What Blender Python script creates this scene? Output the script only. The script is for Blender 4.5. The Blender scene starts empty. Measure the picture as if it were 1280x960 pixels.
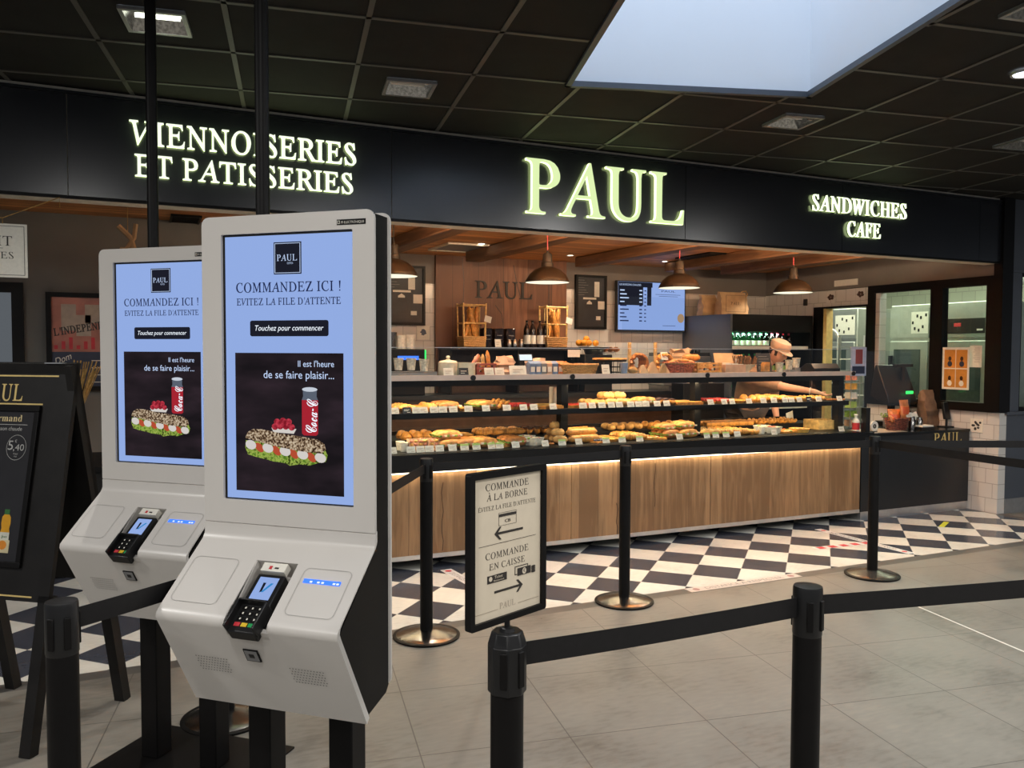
import bpy, math, random
from mathutils import Matrix, Vector
random.seed(7)
C = bpy.context.scene.collection
SC = bpy.context.scene
PI = math.pi
# ------------------------------------------------------------------ camera, world, exposure
YAW, PITCH, ROLL, FPX, EYE = 0.42522295, 0.04084777, 0.00355589, 1028.11, 1.55
def cam_axes():
    cy, sy = math.cos(YAW), math.sin(YAW)
    f0 = Vector((sy, cy, 0)); r0 = Vector((cy, -sy, 0)); up0 = Vector((0, 0, 1))
    cp, sp = math.cos(PITCH), math.sin(PITCH)
    f = f0*cp - up0*sp; u = up0*cp + f0*sp
    r = r0*math.cos(ROLL) + u*math.sin(ROLL); u2 = -r0*math.sin(ROLL) + u*math.cos(ROLL)
    return r, u2, f
CR, CU, CF = cam_axes()
cd = bpy.data.cameras.new('camera'); cd.sensor_width = 36; cd.lens = 36*FPX/1280; cd.clip_start = 0.05
co = bpy.data.objects.new('camera', cd); C.objects.link(co)
co.matrix_world = Matrix(((CR.x, CU.x, -CF.x, 0), (CR.y, CU.y, -CF.y, 0), (CR.z, CU.z, -CF.z, EYE), (0, 0, 0, 1)))
SC.camera = co
def ray(px, py): return CR*((px-640)/FPX) - CU*((py-480)/FPX) + CF
def at(px, py, Y):                                   # the point of the plane y = Y seen at a photo pixel
    d = ray(px, py); return Vector((0, 0, EYE)) + d*(Y/d.y)
def atx(px, py, X):
    d = ray(px, py); return Vector((0, 0, EYE)) + d*(X/d.x)
def atz(px, py, Z):
    d = ray(px, py); return Vector((0, 0, EYE)) + d*((Z-EYE)/d.z)
SC.view_settings.view_transform = 'Standard'; SC.view_settings.look = 'None'
SC.view_settings.gamma = 1; SC.view_settings.use_curve_mapping = False
SC.view_settings.exposure = 0.0
W = bpy.data.worlds.new('hall_ambient'); SC.world = W; W.use_nodes = True
W.node_tree.nodes['Background'].inputs[0].default_value = (0.80, 0.88, 1.0, 1)
W.node_tree.nodes['Background'].inputs[1].default_value = 0.22
HALL_FILL_W, CASE_W, KITCHEN_W, SPOT_W, PENDANT_W, LED_W, SKY_E, SIGN_E, CEIL_WASH_W, FRONT_W = 31, 8.0, 95, 45, 8, 4.2, 2.2, 3.2, 200, 62
def area(name, loc, sx, sy, power, col=(1, .975, .94), rot=(0, 0, 0), parent=None):
    l = bpy.data.lights.new(name, 'AREA'); l.shape = 'RECTANGLE'; l.size = sx; l.size_y = sy; l.energy = power; l.color = col
    o = bpy.data.objects.new(name, l); o.location = loc; o.rotation_euler = rot; C.objects.link(o); o.parent = parent
    return o
# ------------------------------------------------------------------ materials
def nodes(name):
    m = bpy.data.materials.new(name); m.use_nodes = True
    return m, m.node_tree, m.node_tree.nodes['Principled BSDF']
def setp(b, col=None, rough=.5, metal=0, spec=.5):
    if col: b.inputs['Base Color'].default_value = (*col, 1)
    b.inputs['Roughness'].default_value = rough; b.inputs['Metallic'].default_value = metal
    b.inputs['Specular IOR Level'].default_value = spec
def noise_tex(t, scale, detail=4, stretch=None, coord='Object'):
    tc = t.nodes.new('ShaderNodeTexCoord'); n = t.nodes.new('ShaderNodeTexNoise')
    n.inputs['Scale'].default_value = scale; n.inputs['Detail'].default_value = detail
    if stretch:
        mp = t.nodes.new('ShaderNodeMapping'); mp.inputs['Scale'].default_value = stretch
        t.links.new(tc.outputs[coord], mp.inputs[0]); t.links.new(mp.outputs[0], n.inputs['Vector'])
    else: t.links.new(tc.outputs[coord], n.inputs['Vector'])
    return n
def ramp(t, fac, stops):
    r = t.nodes.new('ShaderNodeValToRGB'); e = r.color_ramp.elements
    while len(e) < len(stops): e.new(.5)
    for k, (p, c) in enumerate(stops): e[k].position = p; e[k].color = (*c, 1)
    t.links.new(fac, r.inputs[0]); return r.outputs[0]
def bump(t, b, h, strength=.2, dist=.01):
    n = t.nodes.new('ShaderNodeBump'); n.inputs['Strength'].default_value = strength; n.inputs['Distance'].default_value = dist
    t.links.new(h, n.inputs['Height']); t.links.new(n.outputs[0], b.inputs['Normal'])
def M(name, col, rough=.5, metal=0, spec=.5, var=.08, scale=25, bmp=0, stretch=None):
    m, t, b = nodes(name); setp(b, col, rough, metal, spec)
    n = noise_tex(t, scale, 4, stretch)
    lo = tuple(c*(1-var) for c in col); hi = tuple(min(1, c*(1+var)) for c in col)
    t.links.new(ramp(t, n.outputs[0], [(.35, lo), (.65, hi)]), b.inputs['Base Color'])
    if bmp: bump(t, b, n.outputs[0], bmp)
    return m
def emit(name, col, s=1.0):
    m = bpy.data.materials.new(name); m.use_nodes = True; t = m.node_tree
    t.nodes.remove(t.nodes['Principled BSDF']); e = t.nodes.new('ShaderNodeEmission')
    e.inputs[0].default_value = (*col, 1); e.inputs[1].default_value = s
    t.links.new(e.outputs[0], t.nodes['Material Output'].inputs[0]); return m
def emit_noise(name, stops, scale, s=1.0, stretch=None):
    m = emit(name, (1, 1, 1), s); t = m.node_tree; n = noise_tex(t, scale, 3, stretch)
    e = [x for x in t.nodes if x.type == 'EMISSION'][0]
    t.links.new(ramp(t, n.outputs[0], stops), e.inputs[0]); return m
def glass(name, tint=(.97, .99, .98), refl=1.0):
    m = bpy.data.materials.new(name); m.use_nodes = True; t = m.node_tree
    t.nodes.remove(t.nodes['Principled BSDF'])
    tr = t.nodes.new('ShaderNodeBsdfTransparent'); tr.inputs[0].default_value = (*tint, 1)
    gl = t.nodes.new('ShaderNodeBsdfGlossy'); gl.inputs['Roughness'].default_value = .01
    fr = t.nodes.new('ShaderNodeFresnel'); fr.inputs[0].default_value = 1.45
    mu = t.nodes.new('ShaderNodeMath'); mu.operation = 'MULTIPLY'; mu.inputs[1].default_value = refl
    mx = t.nodes.new('ShaderNodeMixShader')
    ge = t.nodes.new('ShaderNodeNewGeometry'); iv = t.nodes.new('ShaderNodeMath'); iv.operation = 'SUBTRACT'; iv.inputs[0].default_value = 1; t.links.new(ge.outputs['Backfacing'], iv.inputs[1])
    m2 = t.nodes.new('ShaderNodeMath'); m2.operation = 'MULTIPLY'; m2.use_clamp = True; t.links.new(mu.outputs[0], m2.inputs[0]); t.links.new(iv.outputs[0], m2.inputs[1])
    t.links.new(fr.outputs[0], mu.inputs[0]); t.links.new(m2.outputs[0], mx.inputs[0])
    t.links.new(tr.outputs[0], mx.inputs[1]); t.links.new(gl.outputs[0], mx.inputs[2])
    t.links.new(mx.outputs[0], t.nodes['Material Output'].inputs[0]); return m
def wood(name, c1, c2, axis=2, plank=.14, seam=.012, rough=.45, across=0, gap=(.02, .012, .008), grain=1.0):
    """planks run along `axis`, side by side along `across`"""
    m, t, b = nodes(name); setp(b, c1, rough)
    tc = t.nodes.new('ShaderNodeTexCoord'); sp = t.nodes.new('ShaderNodeSeparateXYZ'); t.links.new(tc.outputs['Object'], sp.inputs[0])
    def mth(op, a, bb=None):
        k = t.nodes.new('ShaderNodeMath'); k.operation = op
        for i, v in enumerate((a, bb)):
            if v is None: continue
            if isinstance(v, (int, float)): k.inputs[i].default_value = v
            else: t.links.new(v, k.inputs[i])
        return k.outputs[0]
    u = mth('DIVIDE', sp.outputs[across], plank); idx = mth('FLOOR', u); fr = mth('FRACT', u)
    wn = t.nodes.new('ShaderNodeTexWhiteNoise'); wn.noise_dimensions = '1D'; t.links.new(idx, wn.inputs['W'])
    st = [9, 9, 9]; st[axis] = .8
    mp = t.nodes.new('ShaderNodeMapping'); mp.inputs['Scale'].default_value = st
    add = t.nodes.new('ShaderNodeVectorMath'); add.operation = 'ADD'; t.links.new(tc.outputs['Object'], add.inputs[0]); t.links.new(wn.outputs['Color'], add.inputs[1])
    sc = t.nodes.new('ShaderNodeVectorMath'); sc.operation = 'SCALE'; sc.inputs[3].default_value = 3; t.links.new(wn.outputs['Color'], sc.inputs[0]); t.links.new(sc.outputs[0], add.inputs[1])
    t.links.new(add.outputs[0], mp.inputs[0])
    n = t.nodes.new('ShaderNodeTexNoise'); n.inputs['Scale'].default_value = 3.2; n.inputs['Detail'].default_value = 8; n.inputs['Distortion'].default_value = .6
    t.links.new(mp.outputs[0], n.inputs['Vector'])
    f = mth('ADD', mth('MULTIPLY', n.outputs[0], grain), mth('MULTIPLY', mth('SUBTRACT', wn.outputs['Value'], .5), .35))
    col = ramp(t, f, [(.30, c2), (.52, c1), (.75, tuple(min(1, x*1.25) for x in c1))])
    edge = mth('GREATER_THAN', mth('ABSOLUTE', mth('SUBTRACT', fr, .5)), .5 - seam/plank/2)
    mx = t.nodes.new('ShaderNodeMix'); mx.data_type = 'RGBA'; t.links.new(edge, mx.inputs['Factor']); t.links.new(col, mx.inputs[6]); mx.inputs[7].default_value = (*gap, 1)
    t.links.new(mx.outputs[2], b.inputs['Base Color']); bump(t, b, n.outputs[0], .15, .004); return m
def tilewall(name, axis, col=(.74, .70, .64), size=.15, grout=(.42, .40, .37), off=.5, rough=.18):
    m, t, b = nodes(name); setp(b, col, rough)
    tc = t.nodes.new('ShaderNodeTexCoord'); sp = t.nodes.new('ShaderNodeSeparateXYZ'); t.links.new(tc.outputs['Object'], sp.inputs[0])
    cb = t.nodes.new('ShaderNodeCombineXYZ'); t.links.new(sp.outputs[axis], cb.inputs[0]); t.links.new(sp.outputs[2], cb.inputs[1])
    br = t.nodes.new('ShaderNodeTexBrick'); br.offset = off; br.inputs['Scale'].default_value = 1; br.inputs['Brick Width'].default_value = size; br.inputs['Row Height'].default_value = size
    br.inputs['Mortar Size'].default_value = .003; br.inputs['Color1'].default_value = (*col, 1); br.inputs['Color2'].default_value = (*(c*.93 for c in col), 1); br.inputs['Mortar'].default_value = (*grout, 1)
    t.links.new(cb.outputs[0], br.inputs['Vector']); t.links.new(br.outputs[0], b.inputs['Base Color'])
    bump(t, b, br.outputs['Fac'], -.25, .002); return m
def uvgrid(name, kind, cols, line, lw, rough, nscale=3):
    """floor materials laid out by the mesh's UV: 'check' or 'plain' squares of unit size with joints"""
    m, t, b = nodes(name); setp(b, cols[0], rough)
    uv = t.nodes.new('ShaderNodeUVMap'); sp = t.nodes.new('ShaderNodeSeparateXYZ'); t.links.new(uv.outputs[0], sp.inputs[0])
    def mth(op, a, bb=None):
        k = t.nodes.new('ShaderNodeMath'); k.operation = op
        for i, v in enumerate((a, bb)):
            if v is None: continue
            if isinstance(v, (int, float)): k.inputs[i].default_value = v
            else: t.links.new(v, k.inputs[i])
        return k.outputs[0]
    def edge(s): return mth('GREATER_THAN', mth('ABSOLUTE', mth('SUBTRACT', mth('FRACT', s), .5)), .5-lw/2)
    e = mth('MAXIMUM', edge(sp.outputs[0]), edge(sp.outputs[1]))
    par = mth('FRACT', mth('MULTIPLY', mth('ADD', mth('FLOOR', sp.outputs[0]), mth('FLOOR', sp.outputs[1])), .5))
    n = noise_tex(t, nscale, 8); n2 = noise_tex(t, nscale*7, 6, (1, 3, 1))
    base = t.nodes.new('ShaderNodeMix'); base.data_type = 'RGBA'
    t.links.new(mth('GREATER_THAN', par, .25) if kind == 'check' else mth('MULTIPLY', par, 0), base.inputs['Factor'])
    base.inputs[6].default_value = (*cols[0], 1); base.inputs[7].default_value = (*cols[-1], 1)
    f = mth('ADD', mth('MULTIPLY', n.outputs[0], .6), mth('MULTIPLY', n2.outputs[0], .4))
    v = ramp(t, f, [(.34, (.58, .57, .56)), (.48, (.88, .88, .87)), (.56, (.96, .96, .95)), (.66, (1.1, 1.08, 1.04))])
    ml = t.nodes.new('ShaderNodeMix'); ml.data_type = 'RGBA'; ml.blend_type = 'MULTIPLY'; ml.inputs['Factor'].default_value = 1 if kind != 'check' else .5
    t.links.new(base.outputs[2], ml.inputs[6]); t.links.new(v, ml.inputs[7])
    mx = t.nodes.new('ShaderNodeMix'); mx.data_type = 'RGBA'; t.links.new(e, mx.inputs['Factor']); t.links.new(ml.outputs[2], mx.inputs[6]); mx.inputs[7].default_value = (*line, 1)
    t.links.new(mx.outputs[2], b.inputs['Base Color'])
    t.links.new(ramp(t, f, [(.3, (rough*.8,)*3), (.7, (rough*1.25,)*3)]), b.inputs['Roughness'])
    return m
m_black = M('black_powder_coat', (.0055, .005, .005), .45, 0, .18)
m_blackgloss = M('black_gloss', (.006, .006, .0065), .25, 0, .4)
m_fascia = M('fascia_black', (.013, .015, .020), .24, 0, 1.0, .05, 2)
m_ceil = M('ceiling_black', (.017, .016, .015), .8, 0, .2, .12, 6)
m_tbar = M('ceiling_bar', (.085, .08, .07), .42, 0, .5, .04)
m_white = M('white_lacquer', (.63, .60, .56), .30, 0, .5, .015, 3)
m_steel = M('brushed_steel', (.55, .55, .54), .32, 1, .5, .08, 12, 0, (1, 1, 30))
m_chrome = M('dark_chrome', (.24, .23, .22), .22, 1, .5, .05)
m_alu = M('aluminium', (.62, .62, .62), .35, .9, .5, .04)
m_rail = M('rose_metal', (.66, .52, .43), .35, .35, .5, .06, 10)
m_cream = M('cream_paint', (.74, .68, .56), .6)
m_greywall = M('taupe_wall', (.20, .175, .155), .75, 0, .3, .05, 4)
m_greywall2 = M('grey_wall', (.17, .165, .15), .75, 0, .3, .05, 4)
m_bluegrey = M('blue_grey_panel', (.075, .085, .105), .4, 0, .5, .05, 3)
m_darkpanel = M('dark_grey_panel', (.013, .0145, .0175), .38, 0, .4, .05, 3)
m_counterwood = wood('oak_front', (.34, .190, .088), (.21, .110, .048), 2, .17, .002, .5, 0, (.10, .055, .03), .8)
m_ceilwood = wood('larch_ceiling', (.62, .27, .085), (.42, .165, .05), 0, .11, .006, .5, 1)
m_beam = wood('rough_beam', (.20, .095, .042), (.11, .05, .022), 1, .4, .0, .6, 0)
m_panelwood = wood('walnut_panel', (.215, .088, .040), (.13, .050, .022), 2, .30, .004, .5, 0, (.03, .012, .006), .8)
m_tileback = tilewall('white_tile_back', 0)
m_tileside = tilewall('white_tile_side', 1, (.72, .70, .66), .142)
m_tilekit = tilewall('kitchen_tile', 1, (.72, .74, .62), .2)
m_floor = uvgrid('grey_stone_tile', 'plain', [(.262, .241, .208)], (.10, .09, .077), .008, .34, 2.0)
m_check = uvgrid('checker_tile', 'check', [(.86, .84, .76), (.066, .071, .092)], (.40, .39, .36), .012, .20, 3)
m_strip = M('border_tile', (.115, .105, .095), .35, 0, .5, .1, 8)
m_sky = emit('overcast_sky', (.62, .76, 1.0), SKY_E)
m_well = M('skylight_well_white', (.86, .88, .91), .7, 0, .3, .01, 2)
m_sign = [emit('sign_face', (.76, .92, .46), 1.0), emit('sign_halo', (.80, 1.0, .40), SIGN_E)]
m_signw = [emit('sign_face_white', (.93, 1.0, .80), 1.15), emit('sign_halo_white', (.80, 1.0, .45), SIGN_E*1.0)]
m_glass = glass('clear_glass')
m_glassk = glass('kitchen_glass', (.93, .97, .94), .9)
m_plexi = glass('plexiglass', (.95, .97, .99), 1.6)
m_led = emit('warm_led', (1, .88, .62), 5)
m_brass = M('gold_paint', (.78, .58, .22), .4, .15)
m_paper = M('ivory_paper', (.70, .61, .47), .6, 0, .3, .03)
m_card = M('white_card', (.78, .75, .66), .6, 0, .3, .04, 60)
m_greencard = M('green_card', (.42, .60, .16), .6)
m_ink = M('black_ink', (.030, .024, .020), .6)
m_inkfloor = M('grey_print', (.30, .27, .25), .6)
m_red = M('red_print', (.55, .03, .04), .5)
m_kraft = M('kraft_paper', (.47, .31, .17), .7, 0, .3, .12, 14, .25)
m_kraftp = M('pinkish_kraft_paper', (.55, .36, .25), .7, 0, .3, .12, 14, .25)
m_sandbread = M('sandwich_bread', (.47, .21, .058), .6, 0, .3, .45, 22, .3)
m_brownwood = M('dark_brown_laminate', (.050, .026, .016), .5, 0, .4, .2, 10)
m_wicker = M('wicker', (.50, .28, .10), .6, 0, .4, .4, 90, .5, (1, 1, 3))
m_bamboo = M('bamboo', (.60, .38, .14), .5, 0, .5, .25, 30)
m_crust = M('baked_crust', (.36, .13, .03), .5, 0, .4, .35, 26, .3)
m_gold = M('golden_pastry', (.55, .235, .045), .42, 0, .5, .35, 30, .3)
m_pale = M('pale_bread', (.58, .31, .10), .6, 0, .3, .30, 24, .25)
m_choc = M('chocolate', (.055, .022, .012), .35, 0, .5, .2)
m_berry = M('raspberry', (.50, .030, .022), .3, 0, .6, .3, 60)
m_blueb = M('blueberry', (.045, .055, .11), .35, 0, .6, .3, 60)
m_custard = M('custard', (.72, .42, .10), .35, 0, .5, .2, 20)
m_creamf = M('cream_filling', (.80, .70, .52), .5, 0, .4, .1)
m_lettuce = M('lettuce', (.20, .33, .05), .5, 0, .4, .5, 40)
m_ham = M('ham_pink', (.66, .26, .17), .45, 0, .4, .25, 30)
m_tomato = M('tomato', (.60, .10, .03), .35)
m_orange = M('orange_peel', (.78, .30, .02), .45, 0, .5, .1, 60, .2)
m_ceramic = M('ivory_ceramic', (.74, .66, .50), .25)
m_cup = M('paper_cup', (.75, .70, .60), .5, 0, .3, .12, 40)
m_chalk = M('slate_board', (.022, .025, .031), .5, 0, .4, .35, 5)
m_skin = M('skin', (.66, .36, .24), .5, 0, .4, .08, 8)
m_uniform = M('taupe_uniform', (.30, .20, .135), .8, 0, .2, .12, 12, .2)
m_cap = M('beige_cap_cloth', (.62, .45, .33), .8, 0, .2, .08, 12)
m_apron = M('dark_apron', (.03, .025, .025), .8)
m_hair = M('brown_hair', (.05, .025, .012), .6, 0, .4, .3, 80)
m_greenglass = glass('green_bottle', (.25, .72, .38), 1.0)
m_bluebag = M('blue_foil', (.16, .24, .40), .35, .3, .5, .3, 20)
m_orangebag = M('orange_foil', (.62, .20, .06), .35, .2, .5, .25, 18)
m_greenprint = M('green_cap', (.02, .35, .10), .4)
m_pinkcap = M('pink_red_cap', (.70, .05, .10), .4)
m_bottle = glass('water_bottle', (.80, .93, .88), 1.0)
m_darkbottle = M('dark_bottle_glass', (.02, .012, .01), .12)
m_display = emit('display_blue', (.30, .43, .80), .95)
m_displayw = emit('display_white', (.85, .92, 1.0), 1.1)
m_displayd = emit('display_dark', (.012, .013, .022), 1)
m_displayt = emit('display_text_navy', (.010, .016, .065), 1)
m_displayl = emit('display_text_pale', (.55, .68, .95), 1)
m_bluelight = emit('blue_slot_light', (.05, .18, .95), 1.6)
m_greenled = emit('green_led', (.05, .9, .15), 1.5)
m_fluo = emit('fluorescent_tube', (.95, 1.0, .80), 4)
m_oven = M('oven_steel', (.42, .44, .40), .3, .7, .5, .06, 10)
m_ovenglass = M('oven_dark_glass', (.05, .07, .065), .08)
m_pvc = M('plastic_black', (.010, .010, .0105), .35, 0, .4)
m_grey = M('grey_plastic', (.22, .22, .22), .4)
m_hatch = M('hatch_line', (.40, .385, .36), .4)
m_hole = M('hole_grey', (.13, .125, .12), .6)
m_yellow = M('yellow_key', (.75, .50, .03), .4)
m_yellowtape = M('yellow_tape', (.62, .66, .05), .5)
m_straw = M('wheat_straw', (.42, .26, .08), .6, 0, .3, .3, 40)
m_poster = M('salmon_poster', (.42, .16, .11), .35, 0, .5, .25, 5)
m_navy = M('navy_print', (.025, .032, .065), .35)
m_beige = M('beige_print', (.42, .34, .26), .4)
m_orangepost = M('orange_poster', (.58, .25, .045), .4)
m_mirror = M('mirror', (.55, .56, .55), .03, 1, .5, 0)
# ------------------------------------------------------------------ geometry helpers
class G:
    def __init__(s): s.v = []; s.f = []; s.m = []
    def add(s, vs, fs, m=0):
        o = len(s.v); s.v += [tuple(p) for p in vs]; s.f += [tuple(i+o for i in f) for f in fs]; s.m += [m]*len(fs); return s
    def box(s, x0, x1, y0, y1, z0, z1, m=0):
        return s.add([(x, y, z) for x in (x0, x1) for y in (y0, y1) for z in (z0, z1)], [(0, 1, 3, 2), (4, 6, 7, 5), (0, 4, 5, 1), (2, 3, 7, 6), (0, 2, 6, 4), (1, 5, 7, 3)], m)
    def quad(s, a, b, c, d, m=0): return s.add([a, b, c, d], [(0, 1, 2, 3)], m)
    def slab(s, o, e1, e2, n, m=0):                   # box from a corner and three edge vectors
        o, e1, e2, n = Vector(o), Vector(e1), Vector(e2), Vector(n)
        p = [o+e1*i+e2*j+n*k for i in (0, 1) for j in (0, 1) for k in (0, 1)]
        return s.add(p, [(0, 1, 3, 2), (4, 6, 7, 5), (0, 4, 5, 1), (2, 3, 7, 6), (0, 2, 6, 4), (1, 5, 7, 3)], m)
    def prism(s, poly, ax, a, b, m=0):                # polygon in the plane across axis ax, swept from a to b
        def P(p, t): return {'x': (t, p[0], p[1]), 'y': (p[0], t, p[1]), 'z': (p[0], p[1], t)}[ax]
        n = len(poly); vs = [P(p, a) for p in poly]+[P(p, b) for p in poly]
        return s.add(vs, [tuple(range(n))[::-1], tuple(range(n, 2*n))]+[(i, (i+1) % n, n+(i+1) % n, n+i) for i in range(n)], m)
    def ring(s, outer, inner, ax, a, b, m=0):
        n = len(outer)
        def P(p, t): return {'x': (t, p[0], p[1]), 'y': (p[0], t, p[1]), 'z': (p[0], p[1], t)}[ax]
        vs = [P(p, a) for p in outer]+[P(p, a) for p in inner]+[P(p, b) for p in outer]+[P(p, b) for p in inner]
        fs = []
        for i in range(n):
            j = (i+1) % n; fs += [(i, j, n+j, n+i), (2*n+i, 3*n+i, 3*n+j, 2*n+j), (i, 2*n+i, 2*n+j, j), (n+i, n+j, 3*n+j, 3*n+i)]
        return s.add(vs, fs, m)
    def frame(s, x0, x1, z0, z1, t, ax, a, b, m=0):
        return s.ring([(x0, z0), (x1, z0), (x1, z1), (x0, z1)], [(x0+t, z0+t), (x1-t, z0+t), (x1-t, z1-t), (x0+t, z1-t)], ax, a, b, m)
    def cyl(s, p0, p1, r0, r1=None, n=14, m=0, caps=True):
        p0, p1 = Vector(p0), Vector(p1); r1 = r0 if r1 is None else r1
        d = (p1-p0).normalized(); a = d.orthogonal().normalized(); b = d.cross(a)
        vs = [p0+(a*math.cos(2*PI*i/n)+b*math.sin(2*PI*i/n))*r0 for i in range(n)]+[p1+(a*math.cos(2*PI*i/n)+b*math.sin(2*PI*i/n))*r1 for i in range(n)]
        fs = [(i, (i+1) % n, n+(i+1) % n, n+i) for i in range(n)]
        if caps: fs += [tuple(range(n))[::-1], tuple(range(n, 2*n))]
        return s.add(vs, fs, m)
    def lathe(s, prof, n=24, c=(0, 0, 0), m=0, sx=1, sy=1, cap=True):
        vs, fs = [], []
        for r, z in prof:
            for i in range(n): vs.append((c[0]+sx*r*math.cos(2*PI*i/n), c[1]+sy*r*math.sin(2*PI*i/n), c[2]+z))
        for k in range(len(prof)-1):
            for i in range(n): fs.append((k*n+i, k*n+(i+1) % n, (k+1)*n+(i+1) % n, (k+1)*n+i))
        if cap and prof[0][0] > 1e-6: fs.append(tuple(range(n))[::-1])
        if cap and prof[-1][0] > 1e-6: fs.append(tuple((len(prof)-1)*n+i for i in range(n)))
        return s.add(vs, fs, m)
    def tube(s, pts, r, n=8, m=0, closed=False, rad=None):
        pts = [Vector(p) for p in pts]; vs, fs = [], []; k = len(pts); prev = None
        for i, p in enumerate(pts):
            d = (pts[(i+1) % k if closed else min(i+1, k-1)]-pts[(i-1) % k if closed else max(i-1, 0)]).normalized()
            a = (d.orthogonal() if prev is None else prev-d*prev.dot(d)).normalized(); prev = a; b = d.cross(a)
            rr = rad[i] if rad else r
            vs += [p+(a*math.cos(2*PI*j/n)+b*math.sin(2*PI*j/n))*rr for j in range(n)]
        for i in range(k if closed else k-1):
            o, q = i*n, ((i+1) % k)*n
            fs += [(o+j, o+(j+1) % n, q+(j+1) % n, q+j) for j in range(n)]
        if not closed: fs += [tuple(range(n))[::-1], tuple((k-1)*n+j for j in range(n))]
        return s.add(vs, fs, m)
    def ball(s, c, rx, ry=None, rz=None, n=10, m=0, jit=0):
        ry = rx if ry is None else ry; rz = rx if rz is None else rz; h = max(5, n//2+1)
        vs = [(c[0], c[1], c[2]-rz)]
        for k in range(1, h):
            th = PI*k/h
            for i in range(n):
                q = 1+random.uniform(-jit, jit)
                vs.append((c[0]+rx*q*math.sin(th)*math.cos(2*PI*i/n), c[1]+ry*q*math.sin(th)*math.sin(2*PI*i/n), c[2]-rz*q*math.cos(th)))
        vs.append((c[0], c[1], c[2]+rz)); e = len(vs)-1
        fs = [(0, 1+(i+1) % n, 1+i) for i in range(n)]
        for k in range(h-2): fs += [(1+k*n+i, 1+k*n+(i+1) % n, 1+(k+1)*n+(i+1) % n, 1+(k+1)*n+i) for i in range(n)]
        fs += [(1+(h-2)*n+i, 1+(h-2)*n+(i+1) % n, e) for i in range(n)]
        return s.add(vs, fs, m)
    def move(s, mat):
        s.v = [tuple(mat @ Vector(p)) for p in s.v]; return s
    def join(s, o, mat=None, m=0):
        vs = o.v if mat is None else [tuple(mat @ Vector(p)) for p in o.v]
        b = len(s.v); s.v += vs; s.f += [tuple(i+b for i in f) for f in o.f]; s.m += [x+m for x in o.m]; return s
    def mesh(s, name, mats, angle=40):
        me = bpy.data.meshes.new(name); me.from_pydata(s.v, [], s.f)
        for mt in (mats if isinstance(mats, (list, tuple)) else [mats]): me.materials.append(mt)
        me.polygons.foreach_set('material_index', s.m); me.update()
        import bmesh
        bm = bmesh.new(); bm.from_mesh(me); bmesh.ops.recalc_face_normals(bm, faces=bm.faces); bm.to_mesh(me); bm.free()
        me.shade_smooth(); me.set_sharp_from_angle(angle=math.radians(angle)); return me
def link(name, me, parent=None, loc=None, rz=0, bev=0):
    o = bpy.data.objects.new(name, me); C.objects.link(o); o.parent = parent
    if loc is not None: o.location = loc
    o.rotation_euler.z = rz
    if bev:
        b = o.modifiers.new('bevel', 'BEVEL'); b.width = bev; b.segments = 2; b.limit_method = 'ANGLE'
    return o
def obj(name, g, mats, parent=None, loc=None, rz=0, bev=0, angle=40, label=None):
    o = link(name, g.mesh(name, mats, angle), parent, loc, rz, bev)
    if label: o['label'] = label
    return o
def tag(o, label, cat, group=None):
    o['label'] = label; o['category'] = cat
    if group: o['group'] = group
    return o
def thing(name, label, cat, loc=(0, 0, 0), rz=0, group=None):
    o = bpy.data.objects.new(name, None); C.objects.link(o); o.location = loc; o.rotation_euler.z = rz; o.empty_display_size = .05
    return tag(o, label, cat, group)
def single(name, g, mats, label, cat, loc=(0, 0, 0), rz=0, group=None, bev=0, angle=40):
    return tag(obj(name, g, mats, None, loc, rz, bev, angle), label, cat, group)
def struct(name, g, mats, loc=None, rz=0, parent=None, angle=40):
    o = obj(name, g, mats, parent, loc, rz, 0, angle)
    if parent is None: o['kind'] = 'structure'
    return o
def dup(root, loc, rz=None, label=None):
    r = root.copy(); C.objects.link(r); r.location = loc
    if rz is not None: r.rotation_euler.z = rz
    if label: r['label'] = label
    for ch in list(root.children):
        c = ch.copy(); C.objects.link(c); c.parent = r
        for q in list(ch.children):
            d = q.copy(); C.objects.link(d); d.parent = c
    return r
ORD = 'first second third fourth fifth sixth seventh eighth ninth tenth eleventh twelfth thirteenth fourteenth fifteenth sixteenth seventeenth eighteenth nineteenth twentieth'.split()
def nth(i, n=None):
    k = i+1
    if k == 1: return 'leftmost'
    if k == n: return 'rightmost'
    if k <= 20: return ORD[k-1]
    if k % 10 == 0: return {3: 'thirtieth', 4: 'fortieth', 5: 'fiftieth'}[k//10]
    return {2: 'twenty', 3: 'thirty', 4: 'forty'}[k//10]+'-'+ORD[k % 10-1]
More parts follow.
